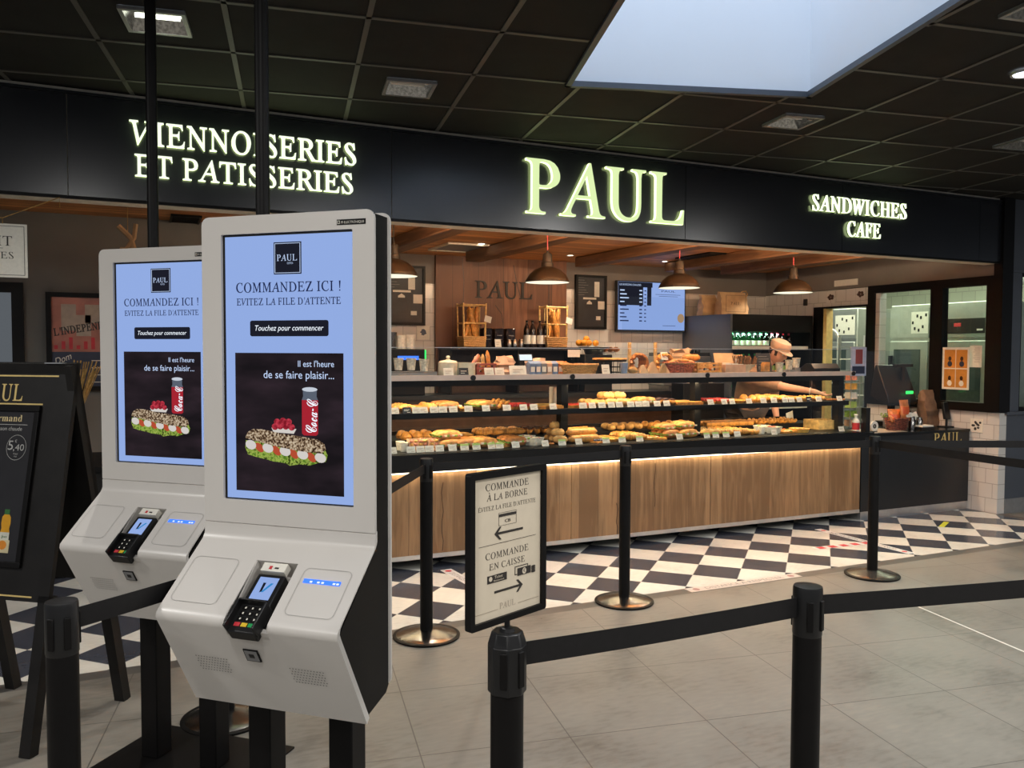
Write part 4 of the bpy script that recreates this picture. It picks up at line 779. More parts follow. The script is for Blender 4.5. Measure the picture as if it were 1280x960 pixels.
# ------------------------------------------------------------------ queue barriers
def stanchion(x, y, label, belts=(), sign=False, base_mat=m_chrome, rz=0):
    t = thing('barrier_post', label, 'barrier post', (x, y, 0), rz, 'black belt barrier posts')
    obj('base', G().lathe([(.178, 0), (.180, .006), (.172, .012), (.120, .022), (.06, .036), (.040, .040), (0, .040)], 40), base_mat, t)
    obj('base_ring', G().lathe([(.1795, .001), (.1815, .004), (.1815, .010), (.172, .0135)], 40), m_black, t)
    r = .0345
    g = G().cyl((0, 0, .038), (0, 0, .86), r, n=28)
    obj('pole', g, m_black, t)
    if sign:
        pr = [(math.cos(2*PI*(i+.5)/8)*.041, math.sin(2*PI*(i+.5)/8)*.041) for i in range(8)]
        g = G(); g.prism(pr, 'z', .845, .945); 
        for z0, z1, k0, k1 in ((.945, .972, 1, .80),): 
            o = len(g.v); g.add([(a*k0, b*k0, z0) for a, b in pr]+[(a*k1, b*k1, z1) for a, b in pr], [tuple(range(8, 16))]+[(i, (i+1) % 8, 8+(i+1) % 8, 8+i) for i in range(8)])
        obj('head', g, m_pvc, t, bev=.003)
    else:
        obj('head', G().lathe([(.0345, .845), (.0358, .85), (.0358, .962), (.034, .968), (.0, .970)], 28), m_pvc, t)
    for a in (-.6, .4, 1.97, 3.54):
        d = Vector((math.cos(a-PI/2), math.sin(a-PI/2), 0)); e = Vector((-d.y, d.x, 0)); R_ = .0335 if not sign else .0365
        obj('belt_catch', G().slab(d*R_-e*.008+Vector((0, 0, .862)), e*.016, d*.006, (0, 0, .075)), m_black, t, bev=.002)
    for bx, by in belts:
        d = Vector((bx-x, by-y, 0)); L = d.length; d.normalize(); e = Vector((-d.y, d.x, 0)); g = G(); k = 10
        A, Bp = d*.036, d*(L-.036)
        P = []
        for i in range(k+1):
            f = i/k; p = A+(Bp-A)*f; P.append((p, -.003*math.sin(PI*f)))
        for i in range(k): g.add([P[i][0]+e*s+Vector((0, 0, P[i][1]+z)) for z in (.893, .942) for s in (-.001, .001)]+[P[i+1][0]+e*s+Vector((0, 0, P[i+1][1]+z)) for z in (.893, .942) for s in (-.001, .001)], [(0, 2, 6, 4), (1, 5, 7, 3), (2, 3, 7, 6), (0, 4, 5, 1)])
        obj('belt', g, m_belt, t)
    return t
m_belt = M('black_webbing', (.006, .0055, .006), .6, 0, .4, .15, 60)
PKN = (.348, 2.549)
PS1, PS2, PS3 = (-.172, 2.14), (.685, 1.532), (1.507, 1.539)
PF0, PF1, PF2, PF3 = (.312, 3.588), (1.398, 4.20), (2.71, 4.292), (4.611, 4.114)
stanchion(*PS1, 'scuffed black barrier post in front of the chalkboard, left of the kiosks', [PKN])
stanchion(*PS2, 'black barrier post carrying the framed ordering sign', [PS3], True)
stanchion(*PS3, 'black barrier post standing alone on the grey floor, nearest the right', [(2.80, 1.31)])
stanchion(*PF0, 'black barrier post mostly hidden behind the nearer order kiosk')
stanchion(*PF1, 'black barrier post just right of the kiosks, left of the framed sign', [PKN, PF2])
stanchion(*PF2, 'black barrier post before the middle of the wooden counter front', [PF3])
stanchion(*PF3, 'black barrier post before the black cash desk at the right', [(6.30, 3.38), (4.53, 1.85)], base_mat=M('dark_base', (.16, .14, .12), .25, .8))
for (bx_, by_), lb in (((2.80, 1.31), 'black barrier post ending the nearest belt at the right'), ((6.30, 3.38), 'black barrier post ending the upper belt before the cash desk'), ((4.53, 1.85), 'black barrier post ending the lower belt before the cash desk')): stanchion(bx_, by_, lb)
# framed sign on its post
hd = math.radians(67.68); t = thing('ordering_sign', 'black-framed ivory ordering sign with arrows, mounted on a barrier post', 'sign', (PS2[0], PS2[1], .972), math.atan2(math.cos(hd), math.sin(hd)))
fw, fh, z0 = .226, .314, .022
obj('mount', G().cyl((0, 0, 0), (0, 0, z0+.004), .006, n=12).lathe([(.016, 0), (.014, .006), (.006, .008)], 16), m_pvc, t)
obj('frame', G().ring(rrect(-fw/2, fw/2, z0, z0+fh, .006), rrect(-fw/2+.013, fw/2-.013, z0+.013, z0+fh-.013, .001), 'y', -.008, .008), m_black, t)
a, b, c, d = -fw/2+.012, fw/2-.012, z0+.012, z0+fh-.012
obj('back_board', G().box(a, b, .001, .006, c, d), m_black, t)
pap = obj('poster', G().box(a, b, -.0015, .0005, c, d), m_paper, t)
pw, ph = b-a, d-c
def sx(u): return a+pw*u
def sz(v): return d-ph*v
g = G(); y = -.0019
def sl(s, v, h, w, u=.5, **k): lettering(g, s, (sx(u), y, sz(v)), (1, 0, 0), (0, 0, 1), h*ph, w*pw, align='c', **k)
sl('COMMANDE', .095, .048, .64); sl('À LA BORNE', .165, .045, .60); sl("ÉVITEZ LA FILE D'ATTENTE", .232, .030, .85)
g.frame(sx(.36), sx(.62), sz(.355), sz(.262), .0006, 'y', y-.0002, y); g.box(sx(.36), sx(.62), y-.0003, y, sz(.292), sz(.272))
lettering(g, 'CB', (sx(.49), y-.0003, sz(.335)), (1, 0, 0), (0, 0, 1), .0062, .016, 'sans', align='c'); lettering(g, 'CB', (sx(.493), y-.0003, sz(.335)), (1, 0, 0), (0, 0, 1), .0062, .016, 'sans', align='c')
def arrow(u0, u1, v, flip):
    x0, x1 = (sx(u1), sx(u0)) if flip else (sx(u0), sx(u1)); k = -1 if flip else 1; h = .0048
    g.prism([(x0, sz(v)-h/2), (x1-k*.004, sz(v)-h/2), (x1-k*.004, sz(v)+h/2), (x0, sz(v)+h/2)], 'y', y-.0003, y)
    for q in (1, -1): g.prism([(x1, sz(v)), (x1-k*.014, sz(v)+q*.013), (x1-k*.014-k*.006, sz(v)+q*.013), (x1-k*.008, sz(v))], 'y', y-.0004, y)
arrow(.30, .72, .405, True)
g.box(sx(.08), sx(.92), y-.0002, y, sz(.476), sz(.473))
sl('COMMANDE', .575, .046, .64); sl('EN CAISSE', .652, .044, .53)
g.prism([(sx(.20), sz(.745)), (sx(.48), sz(.745)), (sx(.48), sz(.690)), (sx(.20), sz(.690))], 'y', y-.0003, y)
lettering(g, 'Ticket', (sx(.30), y-.0006, sz(.717)), (1, 0, 0), (0, 0, 1), .0058, .024, 'sans', m=1); lettering(g, 'Restaurant', (sx(.29), y-.0006, sz(.737)), (1, 0, 0), (0, 0, 1), .0034, .030, 'sans', m=1)
g.add([(sx(.245)+.005*math.cos(i*PI/6), y-.0006, sz(.714)+.005*math.sin(i*PI/6)) for i in range(12)], [tuple(range(12))], 1)
g.frame(sx(.60), sx(.80), sz(.735), sz(.672), .0016, 'y', y-.0003, y); g.box(sx(.64), sx(.84), y-.0005, y, sz(.745), sz(.690))
g.add([(sx(.74)+.0062*math.cos(i*PI/8), y-.0008, sz(.718)+.0066*math.sin(i*PI/8)) for i in range(16)], [tuple(range(16))], 1); lettering(g, '€', (sx(.74), y-.0010, sz(.728)), (1, 0, 0), (0, 0, 1), .0072, .0065, 'sans', align='c')
for k in range(4): g.add([(sx(.88)+.007*math.cos(i*PI/8), y-.0009-k*1e-5, sz(.742-k*.013)+.0022*math.sin(i*PI/8)) for i in range(16)], [tuple(range(16))], 0)
arrow(.30, .72, .815, False)
lettering(g, 'PAUL', (sx(.5), y, sz(.945)), (1, 0, 0), (0, 0, 1), .0125, .048, align='c', m=2)
g.box(sx(0.03), sx(.35), y-.0002, y, sz(.943), sz(.939), 2); g.box(sx(.65), sx(.97), y-.0002, y, sz(.943), sz(.939), 2)
obj('poster_print', g, [m_ink, m_paper, m_beige], pap)
# ------------------------------------------------------------------ chalkboard A-frame at the left
F0, B0 = Vector((-.404, 3.521, 0)), Vector((-.051, 3.975, 0)); ar = Vector((.80, -.60, 0)); AW = .62
mid = (F0+B0)/2-ar*AW/2; t = thing('menu_board', 'tall black wooden A-frame menu board with gold lettering', 'A-frame sign', mid, math.atan2(-.60, .80))
HD = .2876; AH = 1.5; SLN = math.hypot(HD, AH); cs, sn = AH/SLN, HD/SLN
# local: x across, front board leans from y=-HD at the floor to 0 at the top
def fr(u, tt, up=0): return Vector((AW/2+u, -HD+tt*sn-up*cs, tt*cs-up*sn*-1*-1)) if False else Vector((AW/2+u, -HD+tt*sn-up*cs, tt*cs+up*sn))
def bk(u, tt, up=0): p = fr(u, tt, up); return Vector((p.x, -p.y, p.z))
def board(fn, name, u0, u1, t0, t1, th, mats, parent, m=0, bev=0):
    g = G(); P = [fn(u, tt, up) for u in (u0, u1) for tt in (t0, t1) for up in (-th, 0)]
    g.add(P, [(0, 1, 3, 2), (4, 6, 7, 5), (0, 4, 5, 1), (2, 3, 7, 6), (0, 2, 6, 4), (1, 5, 7, 3)], m); return obj(name, g, mats, parent, bev=bev)
m_ablack = M('matt_black_wood', (.010, .009, .0085), .5, 0, .3, .2, 12)
fb = board(fr, 'front_board', -AW, 0, .575, 1.522, .02, m_ablack, t)
for u in (-AW, -.048): board(fr, 'leg', u, u+.048, .004, .60, .045, m_ablack, t)
board(bk, 'back_board', -AW, 0, .575, 1.520, .02, m_ablack, t)
for u in (-AW, -.048): board(bk, 'leg', u, u+.048, .004, .60, .045, m_ablack, t)
for u in (-AW, -.03): board(bk, 'back_rail', u, u+.03, .55, 1.515, .045, m_ablack, t)
obj('hinge', G().box(AW/2-.13, AW/2-.05, -.03, .03, AH-.010, AH-.006), m_alu, t)
def line(name, u0, u1, tt, h, m=m_brass): return board(lambda u, q, up: fr(u, q, up+.0012), name, u0, u1, tt, tt+h, .0014, m, fb)
line('gold_line', -AW+.08, -.078, 1.462, .006); line('gold_line', -AW+.08, -.078, .590, .006)
rt, upv = fr(1, 0)-fr(0, 0), (fr(0, 1)-fr(0, 0)).normalized()
g = G(); lettering(g, 'PAUL', fr(-.232, 1.362, .0012), rt, upv, .068, .205, align='r', wt=.01); obj('board_title', g, m_brass, fb)
pf = G()
def rail(u0, u1, t0, t1):
    P = [fr(u, tt, up) for u in (u0, u1) for tt in (t0, t1) for up in (.0, .014)]; pf.add(P, [(0, 1, 3, 2), (4, 6, 7, 5), (0, 4, 5, 1), (2, 3, 7, 6), (0, 2, 6, 4), (1, 5, 7, 3)])
rail(-.480, -.140, 1.318, 1.342); rail(-.480, -.140, .700, .722); rail(-.480, -.458, .722, 1.318); rail(-.162, -.140, .722, 1.318)
obj('poster_frame', pf, m_black, t, bev=.002)
line('gold_line', -.480, -.138, 1.346, .006)
po = board(lambda u, q, up: fr(u, q, up+.004), 'poster', -.46, -.16, .72, 1.32, .003, M('dark_menu_print', (.018, .017, .019), .35), t)
g = G()
lettering(g, 'gourmand', fr(-.222, 1.277, .0045), rt, upv, .027, .180, align='r'); lettering(g, 'boisson chaude', fr(-.218, 1.240, .0045), rt, upv, .016, .14, 'sans', align='r', m=1)
P = [fr(-.44, 1.263, .0045), fr(-.195, 1.263, .0045), fr(-.195, 1.265, .0045), fr(-.44, 1.265, .0045)]; g.add(P, [(0, 1, 2, 3)], 1)
cc = (-.234, 1.172)
ro = [fr(cc[0]+.047*math.cos(i*PI/16), cc[1]+.051*math.sin(i*PI/16), .0045) for i in range(32)]; ri = [fr(cc[0]+.0455*math.cos(i*PI/16), cc[1]+.0495*math.sin(i*PI/16), .0045) for i in range(32)]
g.add(ro+ri, [(i, (i+1) % 32, 32+(i+1) % 32, 32+i) for i in range(32)], 1)
lettering(g, '5', fr(-.274, 1.162, .0046), rt, upv, .038, .024, 'sans', m=1); lettering(g, ',', fr(-.248, 1.160, .0046), rt, upv, .030, .006, 'sans', m=1); lettering(g, '40', fr(-.239, 1.160, .0046), rt, upv, .026, .042, 'sans', m=1); lettering(g, '€', fr(-.244, 1.192, .0046), rt, upv, .011, .010, 'sans', m=1); g.add([fr(-.385+.047*math.cos(i*PI/16), 1.178+.051*math.sin(i*PI/16), .0045) for i in range(32)], [tuple(range(32))], 0)
lettering(g, 'Grand', fr(cc[0], 1.144, .0046), rt, upv, .006, .02, 'sans', m=1, align='c'); lettering(g, 'Midi', fr(cc[0], 1.133, .0046), rt, upv, .006, .014, 'sans', m=1, align='c')
obj('poster_text', g, [M('cream_print', (.62, .50, .26), .5), M('pale_print', (.42, .42, .40), .5)], po)
g = G(); bx = -.236
def pic(pts, m): g.add([fr(bx+a, b, .0045+m*.0002) for a, b in pts], [tuple(range(len(pts)))], m)
pic([(-.022, .76), (.022, .76), (.022, .835), (.018, .85), (.022, .87), (.020, .895), (.012, .905), (-.012, .905), (-.020, .895), (-.022, .87), (-.018, .85), (-.022, .835)], 0)
pic([(-.012, .905), (.012, .905), (.012, .925), (-.012, .925)], 1); pic([(-.022, .80), (.022, .80), (.022, .835), (-.022, .835)], 2); pic([(-.030, .755), (.028, .755), (.028, .805), (-.030, .805)], 3)
pic([(.020*math.cos(i*PI/6)-.004, .785+.018*math.sin(i*PI/6)) for i in range(12)], 4)
lettering(g, 'Jus', fr(bx, .814, .0056), rt, upv, .010, .026, 'sans', m=1, align='c')
obj('poster_bottle', g, [M('juice_print', (.62, .30, .01), .5), M('cap_print', (.03, .13, .03), .5), M('label_print', (.60, .60, .50), .5), M('label_print_low', (.58, .50, .30), .5), M('orange_print', (.62, .22, .02), .5)], po)
# ------------------------------------------------------------------ hanging sign and left wall
t = thing('hanging_sign', 'white paper sign hanging on a cord from the fascia at the far left', 'sign', (-.80, 5.26, 0))
obj('panel', G().box(-.25, .245, -.002, .002, 1.94, 2.232), m_card, t)
g = G().frame(-.238, .232, 1.952, 2.22, .0025, 'y', -.003, -.0022); lettering(g, 'PRODUIT', (.182, -.003, 2.112), (1, 0, 0), (0, 0, 1), .052, align='r'); lettering(g, 'COMMANDES', (.186, -.003, 2.042), (1, 0, 0), (0, 0, 1), .036, align='r')
g.box(-.2, .13, -.003, -.0022, 2.097, 2.099); g.prism([(-.1, 1.972), (.06, 1.985), (.11, 1.995), (.06, 1.997), (-.1, 1.99)], 'y', -.003, -.0022)
obj('panel_print', g, m_ink, t)
obj('cord', G().tube([(.13, 0, 2.228), (.13, 0, 2.262), (.41, -.055, 2.385), (.41, -.055, 2.33)], .0025, 6).tube([(.13, 0, 2.262), (-.1, 0, 2.262), (-.30, -.02, 2.385)], .0025, 6), m_straw, t)
YL = 7.085
def L(px, py): return at(px, py, YL)
a, b = L(57, 365), L(140, 488)
t = thing('framed_poster', 'framed salmon and navy newspaper poster on the left wall', 'poster', (0, YL, 0)); x0, x1, z0, z1 = a.x, a.x+.62, b.z, a.z
obj('frame', G().frame(x0, x1, z0, z1, .035, 'y', -.03, .01), m_black, t)
zm = z0+(z1-z0)*.40
pr = obj('print', G().box(x0+.03, x1-.03, -.008, .004, zm, z1-.03, 0).box(x0+.03, x1-.03, -.008, .004, z0+.03, zm, 1), [m_poster, m_navy], t)
g = G(); lettering(g, "L'INDEPENDANCE", (x0+.055, -.010, zm+.12), (1, 0, .18), (-.12, 0, 1), .055, .50, wt=.03)
lettering(g, 'Dom', (x0+.06, -.010, zm-.10), (1, 0, .45), (-.3, 0, 1), .05, .12, 'sans', m=1, shear=.3)
for k in range(6): g.box(x0+.05+k*.05, x0+.075+k*.05, -.011, -.008, zm+.02, zm+.05+.03*(k % 3), 2)
for k in range(4): g.box(x0+.30, x1-.05, -.010, -.008, zm-.07-k*.055, zm-.064-k*.055, 1)
for q in ((.10, .20, .10, .30), (.20, .30, .06, .22), (.26, .38, .16, .30)): g.box(x0+q[0], x0+q[1], -.0095, -.008, zm+q[2]+.06, zm+q[3]+.06, 3)
obj('print_lettering', g, [m_ink, m_card, m_red, m_beige], pr)
a, b = L(-20, 352), L(31, 460)
t = thing('wall_mirror', 'black-framed mirror on the grey left wall, partly out of view', 'mirror', (0, YL, 0))
obj('frame', G().frame(a.x-.35, b.x, b.z-.15, a.z, .075, 'y', -.03, .012), m_black, t); obj('glass', G().box(a.x-.3, b.x-.06, -.012, .004, b.z-.1, a.z-.06), m_mirror, t)
t = thing('wheat_sheaf', 'sheaf of dried wheat leaning before the newspaper poster', 'wheat', (at(88, 455, 6.5).x, 6.5, .7555))
g = G()
for k in range(34):
    a = random.uniform(-.10, .10); b = random.uniform(-.05, .05); g.tube([(a*.5, b*.5, 0), (a*.15+.02, b*.3, .30), (.10+a*1.1, b, .62+random.uniform(0, .1))], .003, 4, 0, False, [.002, .003, .006])
obj('stalks', g, m_straw, t); obj('tie', G().lathe([(.035, .28), (.04, .30), (.035, .32)], 12, (.02, 0, 0)), m_kraft, t)
t = thing('side_counter', 'low dark counter against the grey left wall behind the chalkboard', 'counter', (0, 0, 0))
obj('body', G().box(-1.9, .25, 6.22, 7.07, .06, .72), m_ablack, t); obj('top', G().box(-1.93, .28, 6.18, 7.07, .72, .755), m_black, t); obj('plinth', G().box(-1.85, .2, 6.27, 7.07, 0, .06), m_black, t)
def kraft_bag(loc, w, d, h, label, cat='paper bag', mat=m_kraft, crump=.012, group=None, logo=None, lean=0, rz=0, handles=False):
    t = thing('kraft_bag', label, cat, loc, rz, group); g = G(); n, k = 6, 7
    for j in range(k+1):
        f = j/k; ww = w*(1-.06*f); dd = d*(1-.75*f*f)
        ringp = [(-1, -1), (0, -1.08), (1, -1), (1.04, 0), (1, 1), (0, 1.08), (-1, 1), (-1.04, 0)]
        g.v += [(ww/2*a+lean*f*h+random.uniform(-crump, crump)*(j > 0), dd/2*b+random.uniform(-crump, crump)*(j > 0), h*f+(random.uniform(-crump, crump) if j == k else 0)) for a, b in ringp]
    for j in range(k):
        for i in range(8): g.f.append((j*8+i, j*8+(i+1) % 8, (j+1)*8+(i+1) % 8, (j+1)*8+i)); g.m.append(0)
    g.f.append(tuple(range(8))[::-1]); g.m.append(0); g.f.append(tuple(k*8+i for i in range(8))); g.m.append(0)
    obj('bag_body', g, mat, t, angle=15)
    if logo:
        q = G().frame(-w*.36, w*.36, h*.14, h*.86, .003, 'y', -d*.56-.003, -d*.56-.001); lettering(q, logo, (0, -d*.56-.003, h*.44), (1, 0, 0), (0, 0, 1), h*.13, w*.36, align='c'); obj('bag_print', q, m_ink, t)
    if handles:
        for s in (-1,): obj('handle', G().tube([(w*.30, s*d*.1, h*.97), (w*.36, s*d*.1, h*1.05), (w*.50, s*d*.1, h*1.08), (w*.56, s*d*.1, h*.95), (w*.50, s*d*.1, h*.75)], .006, 6), m_pale, t)
    return t
p = at(158, 306, 6.45); t = thing('bread_bag', 'kraft bread bag with twisted top hanging behind the farther kiosk', 'paper bag', (p.x, 6.45, p.z-.40)); h = .47
obj('bag_body', G().add([(-.08, -.04, 0), (.08, -.04, 0), (.08, .04, 0), (-.08, .04, 0), (-.075, -.035, h*.6), (.075, -.035, h*.6), (.075, .035, h*.6), (-.075, .035, h*.6), (-.04, -.01, h-.09), (.06, -.01, h-.09), (.06, .01, h-.09), (-.04, .01, h-.09)], [(0, 1, 5, 4), (1, 2, 6, 5), (2, 3, 7, 6), (3, 0, 4, 7), (4, 5, 9, 8), (5, 6, 10, 9), (6, 7, 11, 10), (7, 4, 8, 11), (8, 9, 10, 11), (3, 2, 1, 0)]), m_kraft, t, angle=10)
obj('hanging_cord', G().cyl((.01, 0, h-.02), (.01, 0, 2.57-(p.z-.40)), .002, n=6), m_straw, t)
obj('twisted_ends', G().tube([(.05, 0, h-.10), (.03, 0, h-.02), (-.05, 0, h+.06)], .018, 6).tube([(.0, 0, h-.10), (.05, 0, h-.02), (.062, 0, h+.08)], .016, 6), m_kraft, t)

# ------------------------------------------------------------------ counter and glass case
CX0, CX1 = .55, 5.985
t = thing('display_counter', 'long oak-fronted bakery counter with glass pastry case', 'counter', (0, 0, 0))
g = G()
for a, b in ((CX0, 2.205), (2.209, 2.99), (2.994, 4.30), (4.304, CX1)): g.box(a, b, FRONT, FRONT+.02, .107, .682)
obj('wood_front', g, m_counterwood, t)
obj('bottom_strip', G().box(CX0, CX1, FRONT-.004, FRONT+.03, .076, .107), m_alu, t)
obj('toe_kick', G().box(CX0, CX1, FRONT+.27, FRONT+.30, 0, .09), m_black, t)
obj('body', G().box(CX0, CX1, FRONT+.02, 6.38, .085, .80), m_black, t)
obj('front_band', G().box(CX0, 6.0, FRONT-.035, FRONT+.01, .700, .822).box(CX0, 6.0, FRONT-.012, FRONT+.05, .695, .70), m_blackgloss, t)
obj('light_strip', G().box(CX0, CX1-.02, FRONT-.014, FRONT-.004, .686, .694), m_led, t)
area('counter_strip_light', ((CX0+CX1)/2, FRONT-.022, .684), CX1-CX0, .012, LED_W, (1, .86, .6), (math.radians(14), 0, 0))
obj('tray_floor', G().box(CX0, 5.96, FRONT, 6.38, .80, .824), m_black, t)
obj('rear_step', G().box(CX0, 5.94, 5.95, 6.33, .824, .870), m_black, t)
obj('upper_shelf', G().box(CX0, 5.93, 5.60, 6.05, 1.078, 1.098), m_black, t)
obj('top_shelf', G().box(CX0, 5.90, 5.52, 6.02, 1.345, 1.362), m_glass, t)
obj('rail', G().box(CX0, 5.90, FRONT-.006, FRONT+.03, 1.335, 1.372), m_rail, t)
obj('wood_crack', G().box(2.205, 2.210, FRONT-.0006, FRONT+.001, .107, .682).box(4.30, 4.305, FRONT-.0006, FRONT+.001, .107, .682).tube([(2.42+.012*math.sin(i*1.7), FRONT, .15+.06*i) for i in range(9)], .003, 4).tube([(3.40+.008*math.sin(i*2.1), FRONT, .107+.05*i) for i in range(6)], .0028, 4).tube([(3.75+.006*math.sin(i*1.3), FRONT, .30+.05*i) for i in range(8)], .0025, 4).tube([(1.95+.008*math.sin(i*1.9), FRONT, .12+.07*i) for i in range(8)], .0028, 4), m_choc, t)
obj('lamp_housing', G().box(CX0, 5.90, 5.66, 5.78, 1.285, 1.335), m_black, t)
for x in (CX0+.03, 3.035, 4.315, 5.945): obj('upright', G().box(x-.03, x+.03, 5.70, 5.78, .82, 1.335), m_black, t)
obj('back_frame', G().box(CX0, 5.96, 6.34, 6.38, .82, .90), m_black, t)
JX = (CX0, 1.37, 2.18, 2.99, 4.25, 5.06, 5.87)
for a, b in zip(JX, JX[1:]):
    obj('front_pane', G().box(a+.002, b-.002, FRONT, FRONT+.006, .822, 1.335), m_glass, t)
    obj('sneeze_pane', G().box(a+.002, b-.002, FRONT+.005, FRONT+.011, 1.372, 1.566), m_glass, t)
obj('sneeze_edge', G().box(CX0, 5.90, FRONT+.004, FRONT+.012, 1.566, 1.570), m_alu, t)
for x in JX[2:]: obj('clamp', G().cyl((x, FRONT-.016, 1.352), (x, FRONT+.0, 1.352), .02, n=12), m_pvc, t)
obj('side_pane', G().box(5.90, 5.906, FRONT+.01, 6.05, .822, 1.34), m_glass, t)
for x in (1.8, 3.7, 5.15):
    area('case_light', (x, 5.68, 1.282), 1.25, .03, CASE_W, (1, .74, .44), (math.radians(18), 0, 0))
    area('case_light', (x, 5.68, 1.074), 1.25, .03, CASE_W*.8, (1, .74, .44), (math.radians(14), 0, 0))
obj('shelf_lip', G().box(CX0, 5.93, 5.592, 5.602, 1.06, 1.100), m_black, t); obj('shelf_led', G().box(CX0, 5.9, 5.64, 5.66, 1.073, 1.0775), m_led, t)
# ---------------- pastry shapes
def croissant(L=.13, r=.030):
    g = G(); n = 15; P, R = [], []
    for i in range(n):
        f = i/(n-1)*2-1; a = f*1.15
        P.append((L*.55*math.sin(a), -L*.30*(1-math.cos(a))*1.4, r)); R.append(r*(1-abs(f)**2.2*.78)*(1.10 if i % 2 else .92))
    return g.tube(P, r, 10, 0, False, R), [m_gold]
def roll(L=.12, r=.032, mat=None, flat_=1.0):
    g = G(); n = 11; P, R = [], []
    for i in range(n):
        f = i/(n-1)*2-1; P.append((L/2*f, random.uniform(-.003, .003), r*flat_)); R.append(max(.004, r*math.sqrt(max(0, 1-abs(f)**3))*random.uniform(.94, 1.05)))
    g.tube(P, r, 10, 0, False, R); g.v = [(a, b, c*flat_) for a, b, c in g.v]
    for k in (-.25, 0, .25): g.slab((L*k-.012, -r*.5, 2*r*flat_*flat_-.004), (.024, r*.9, 0), (.004, 0, 0), (0, 0, .003), 1)
    return g, [mat or m_pale, m_creamf]
def bun(r=.042):
    g = G().ball((0, 0, r*.7), r, r, r*.72, 12, 0, .03); return g, [m_pale]
def round_loaf(r=.1):
    g = G().ball((0, 0, r*.6), r, r, r*.62, 14, 0, .03)
    for k in range(-2, 3): g.slab((k*r*.28-.004, -r*.6, r*1.12-abs(k)*.012), (.01, 0, 0), (0, r*1.2, 0), (0, 0, .006), 1)
    return g, [m_crust, m_pale]
def tart(r=.045, top=None, kind='berry'):
    g = G().lathe([(r*.82, 0), (r, .022), (r*.93, .022), (r*.9, .017), (0, .019)], 20, m=0)
    if kind == 'berry':
        for k in range(9):
            a = k*2.4; q = r*.24*math.sqrt(k); g.ball((q*math.cos(a), q*math.sin(a), .028), .0125, .0125, .013, 7, 1, .05)
    elif kind == 'flat': g.lathe([(r*.9, .018), (r*.5, .023), (0, .024)], 20, m=1)
    else: g.lathe([(r*.88, .018), (r*.75, .04), (r*.4, .058), (0, .062)], 16, m=1)
    return g, [m_gold, top or m_berry]
def long_tart(L=.26, top=None):
    g = G().box(-L/2, L/2, -.055, .055, 0, .022, 0); g.box(-L/2+.01, L/2-.01, -.045, .045, .022, .027, 1); return g, [m_gold, top or m_custard]
def eclair(L=.15):
    g, _ = roll(L, .026); g.m = [0]*len(g.m); g.slab((-L*.42, -.018, .045), (L*.84, 0, 0), (0, .036, 0), (0, 0, .006), 1); return g, [m_gold, m_choc]
def sandwich(L=.22, bread=None):
    g = G()
    def half(z, sgn):
        n = 11; o = len(g.v); pr = [(math.cos(a*PI/8), math.sin(a*PI/8)*sgn) for a in range(9)]
        for i in range(n):
            f = i/(n-1)*2-1; w = .036*math.sqrt(max(.06, 1-abs(f)**4)); h = .030*math.sqrt(max(.05, 1-abs(f)**4))
            g.v += [(L/2*f, w*a, z+h*b*random.uniform(.95, 1.05)) for a, b in pr]
        for i in range(n-1):
            for j in range(8): g.f.append((o+i*9+j, o+i*9+j+1, o+(i+1)*9+j+1, o+(i+1)*9+j)); g.m.append(0)
            g.f.append((o+i*9, o+(i+1)*9, o+(i+1)*9+8, o+i*9+8)); g.m.append(0)
    half(.028, -1); half(.042, 1)
    for k in range(9):
        x = L*(-.42+.105*k); g.box(x-.012, x+.012, -.042+random.uniform(0, .006), .038, .028+random.uniform(0, .004), .040+random.uniform(0, .005), 1+k % 3)
    return g, [bread or m_sandbread, m_lettuce, m_ham, m_creamf]
def baguette(L=.55, r=.03):
    g = G(); n = 15; P, R = [], []
    for i in range(n): f = i/(n-1)*2-1; P.append((L/2*f, 0, r)); R.append(r*math.sqrt(max(.03, 1-abs(f)**5)))
    g.tube(P, r, 10, 0, False, R)
    for k in range(-3, 4): g.slab((L*k*.12-.03, -.012, 2*r-.004), (.05, .018, 0), (.004, .006, 0), (0, 0, .004), 1)
    return g, [m_gold, m_pale]
def pastry_twist(L=.13):
    g = G().tube([(L*(i/12-.5), .012*math.sin(i*1.6), .022+.008*math.cos(i*1.6)) for i in range(13)], .02, 9, 0, False, [.012+.010*math.sin(PI*i/12) for i in range(13)]); return g, [m_gold]
def pain_choc():
    g = G().prism([(-.035, 0), (.035, 0), (.042, .012), (.038, .034), (.018, .042), (0, .036), (-.018, .042), (-.038, .034), (-.042, .012)], 'x', -.05, .05, 0)
    for a in (-.016, .016): g.cyl((-.051, a, .022), (.051, a, .022), .006, n=6, m=1)
    return g, [m_gold, m_choc]
def quiche(r=.09):
    g = G().lathe([(r*.85, 0), (r, .035), (r*.94, .036), (r*.92, .030), (0, .032)], 24, m=0)
    for k in range(14): a = k*2.4; q = r*.23*math.sqrt(k); g.ball((q*math.cos(a), q*math.sin(a), .032), .011, .011, .004, 6, 1+k % 2)
    return g, [m_custard, m_crust, m_ham]
def dessert_cup():
    g = G().lathe([(.024, 0), (.034, .065), (.032, .065), (.023, .004), (0, .004)], 18, m=0); g.lathe([(.0228, .005), (.031, .055), (0, .062)], 14, m=1); return g, [m_cup, m_creamf]
def macaron_box():
    g = G().box(-.07, .07, -.05, .05, 0, .008, 0); g.box(-.07, .07, .046, .05, .008, .085, 0)
    for i in range(4):
        for j in range(3): g.ball((-.05+.033*i, -.02, .024+.024*j), .015, .02, .011, 8, 1+(i+j) % 2)
    for a in (-.07, .067): g.box(a, a+.003, -.05, .05, .008, .085, 0)
    return g, [m_kraftp, m_ham, m_custard]
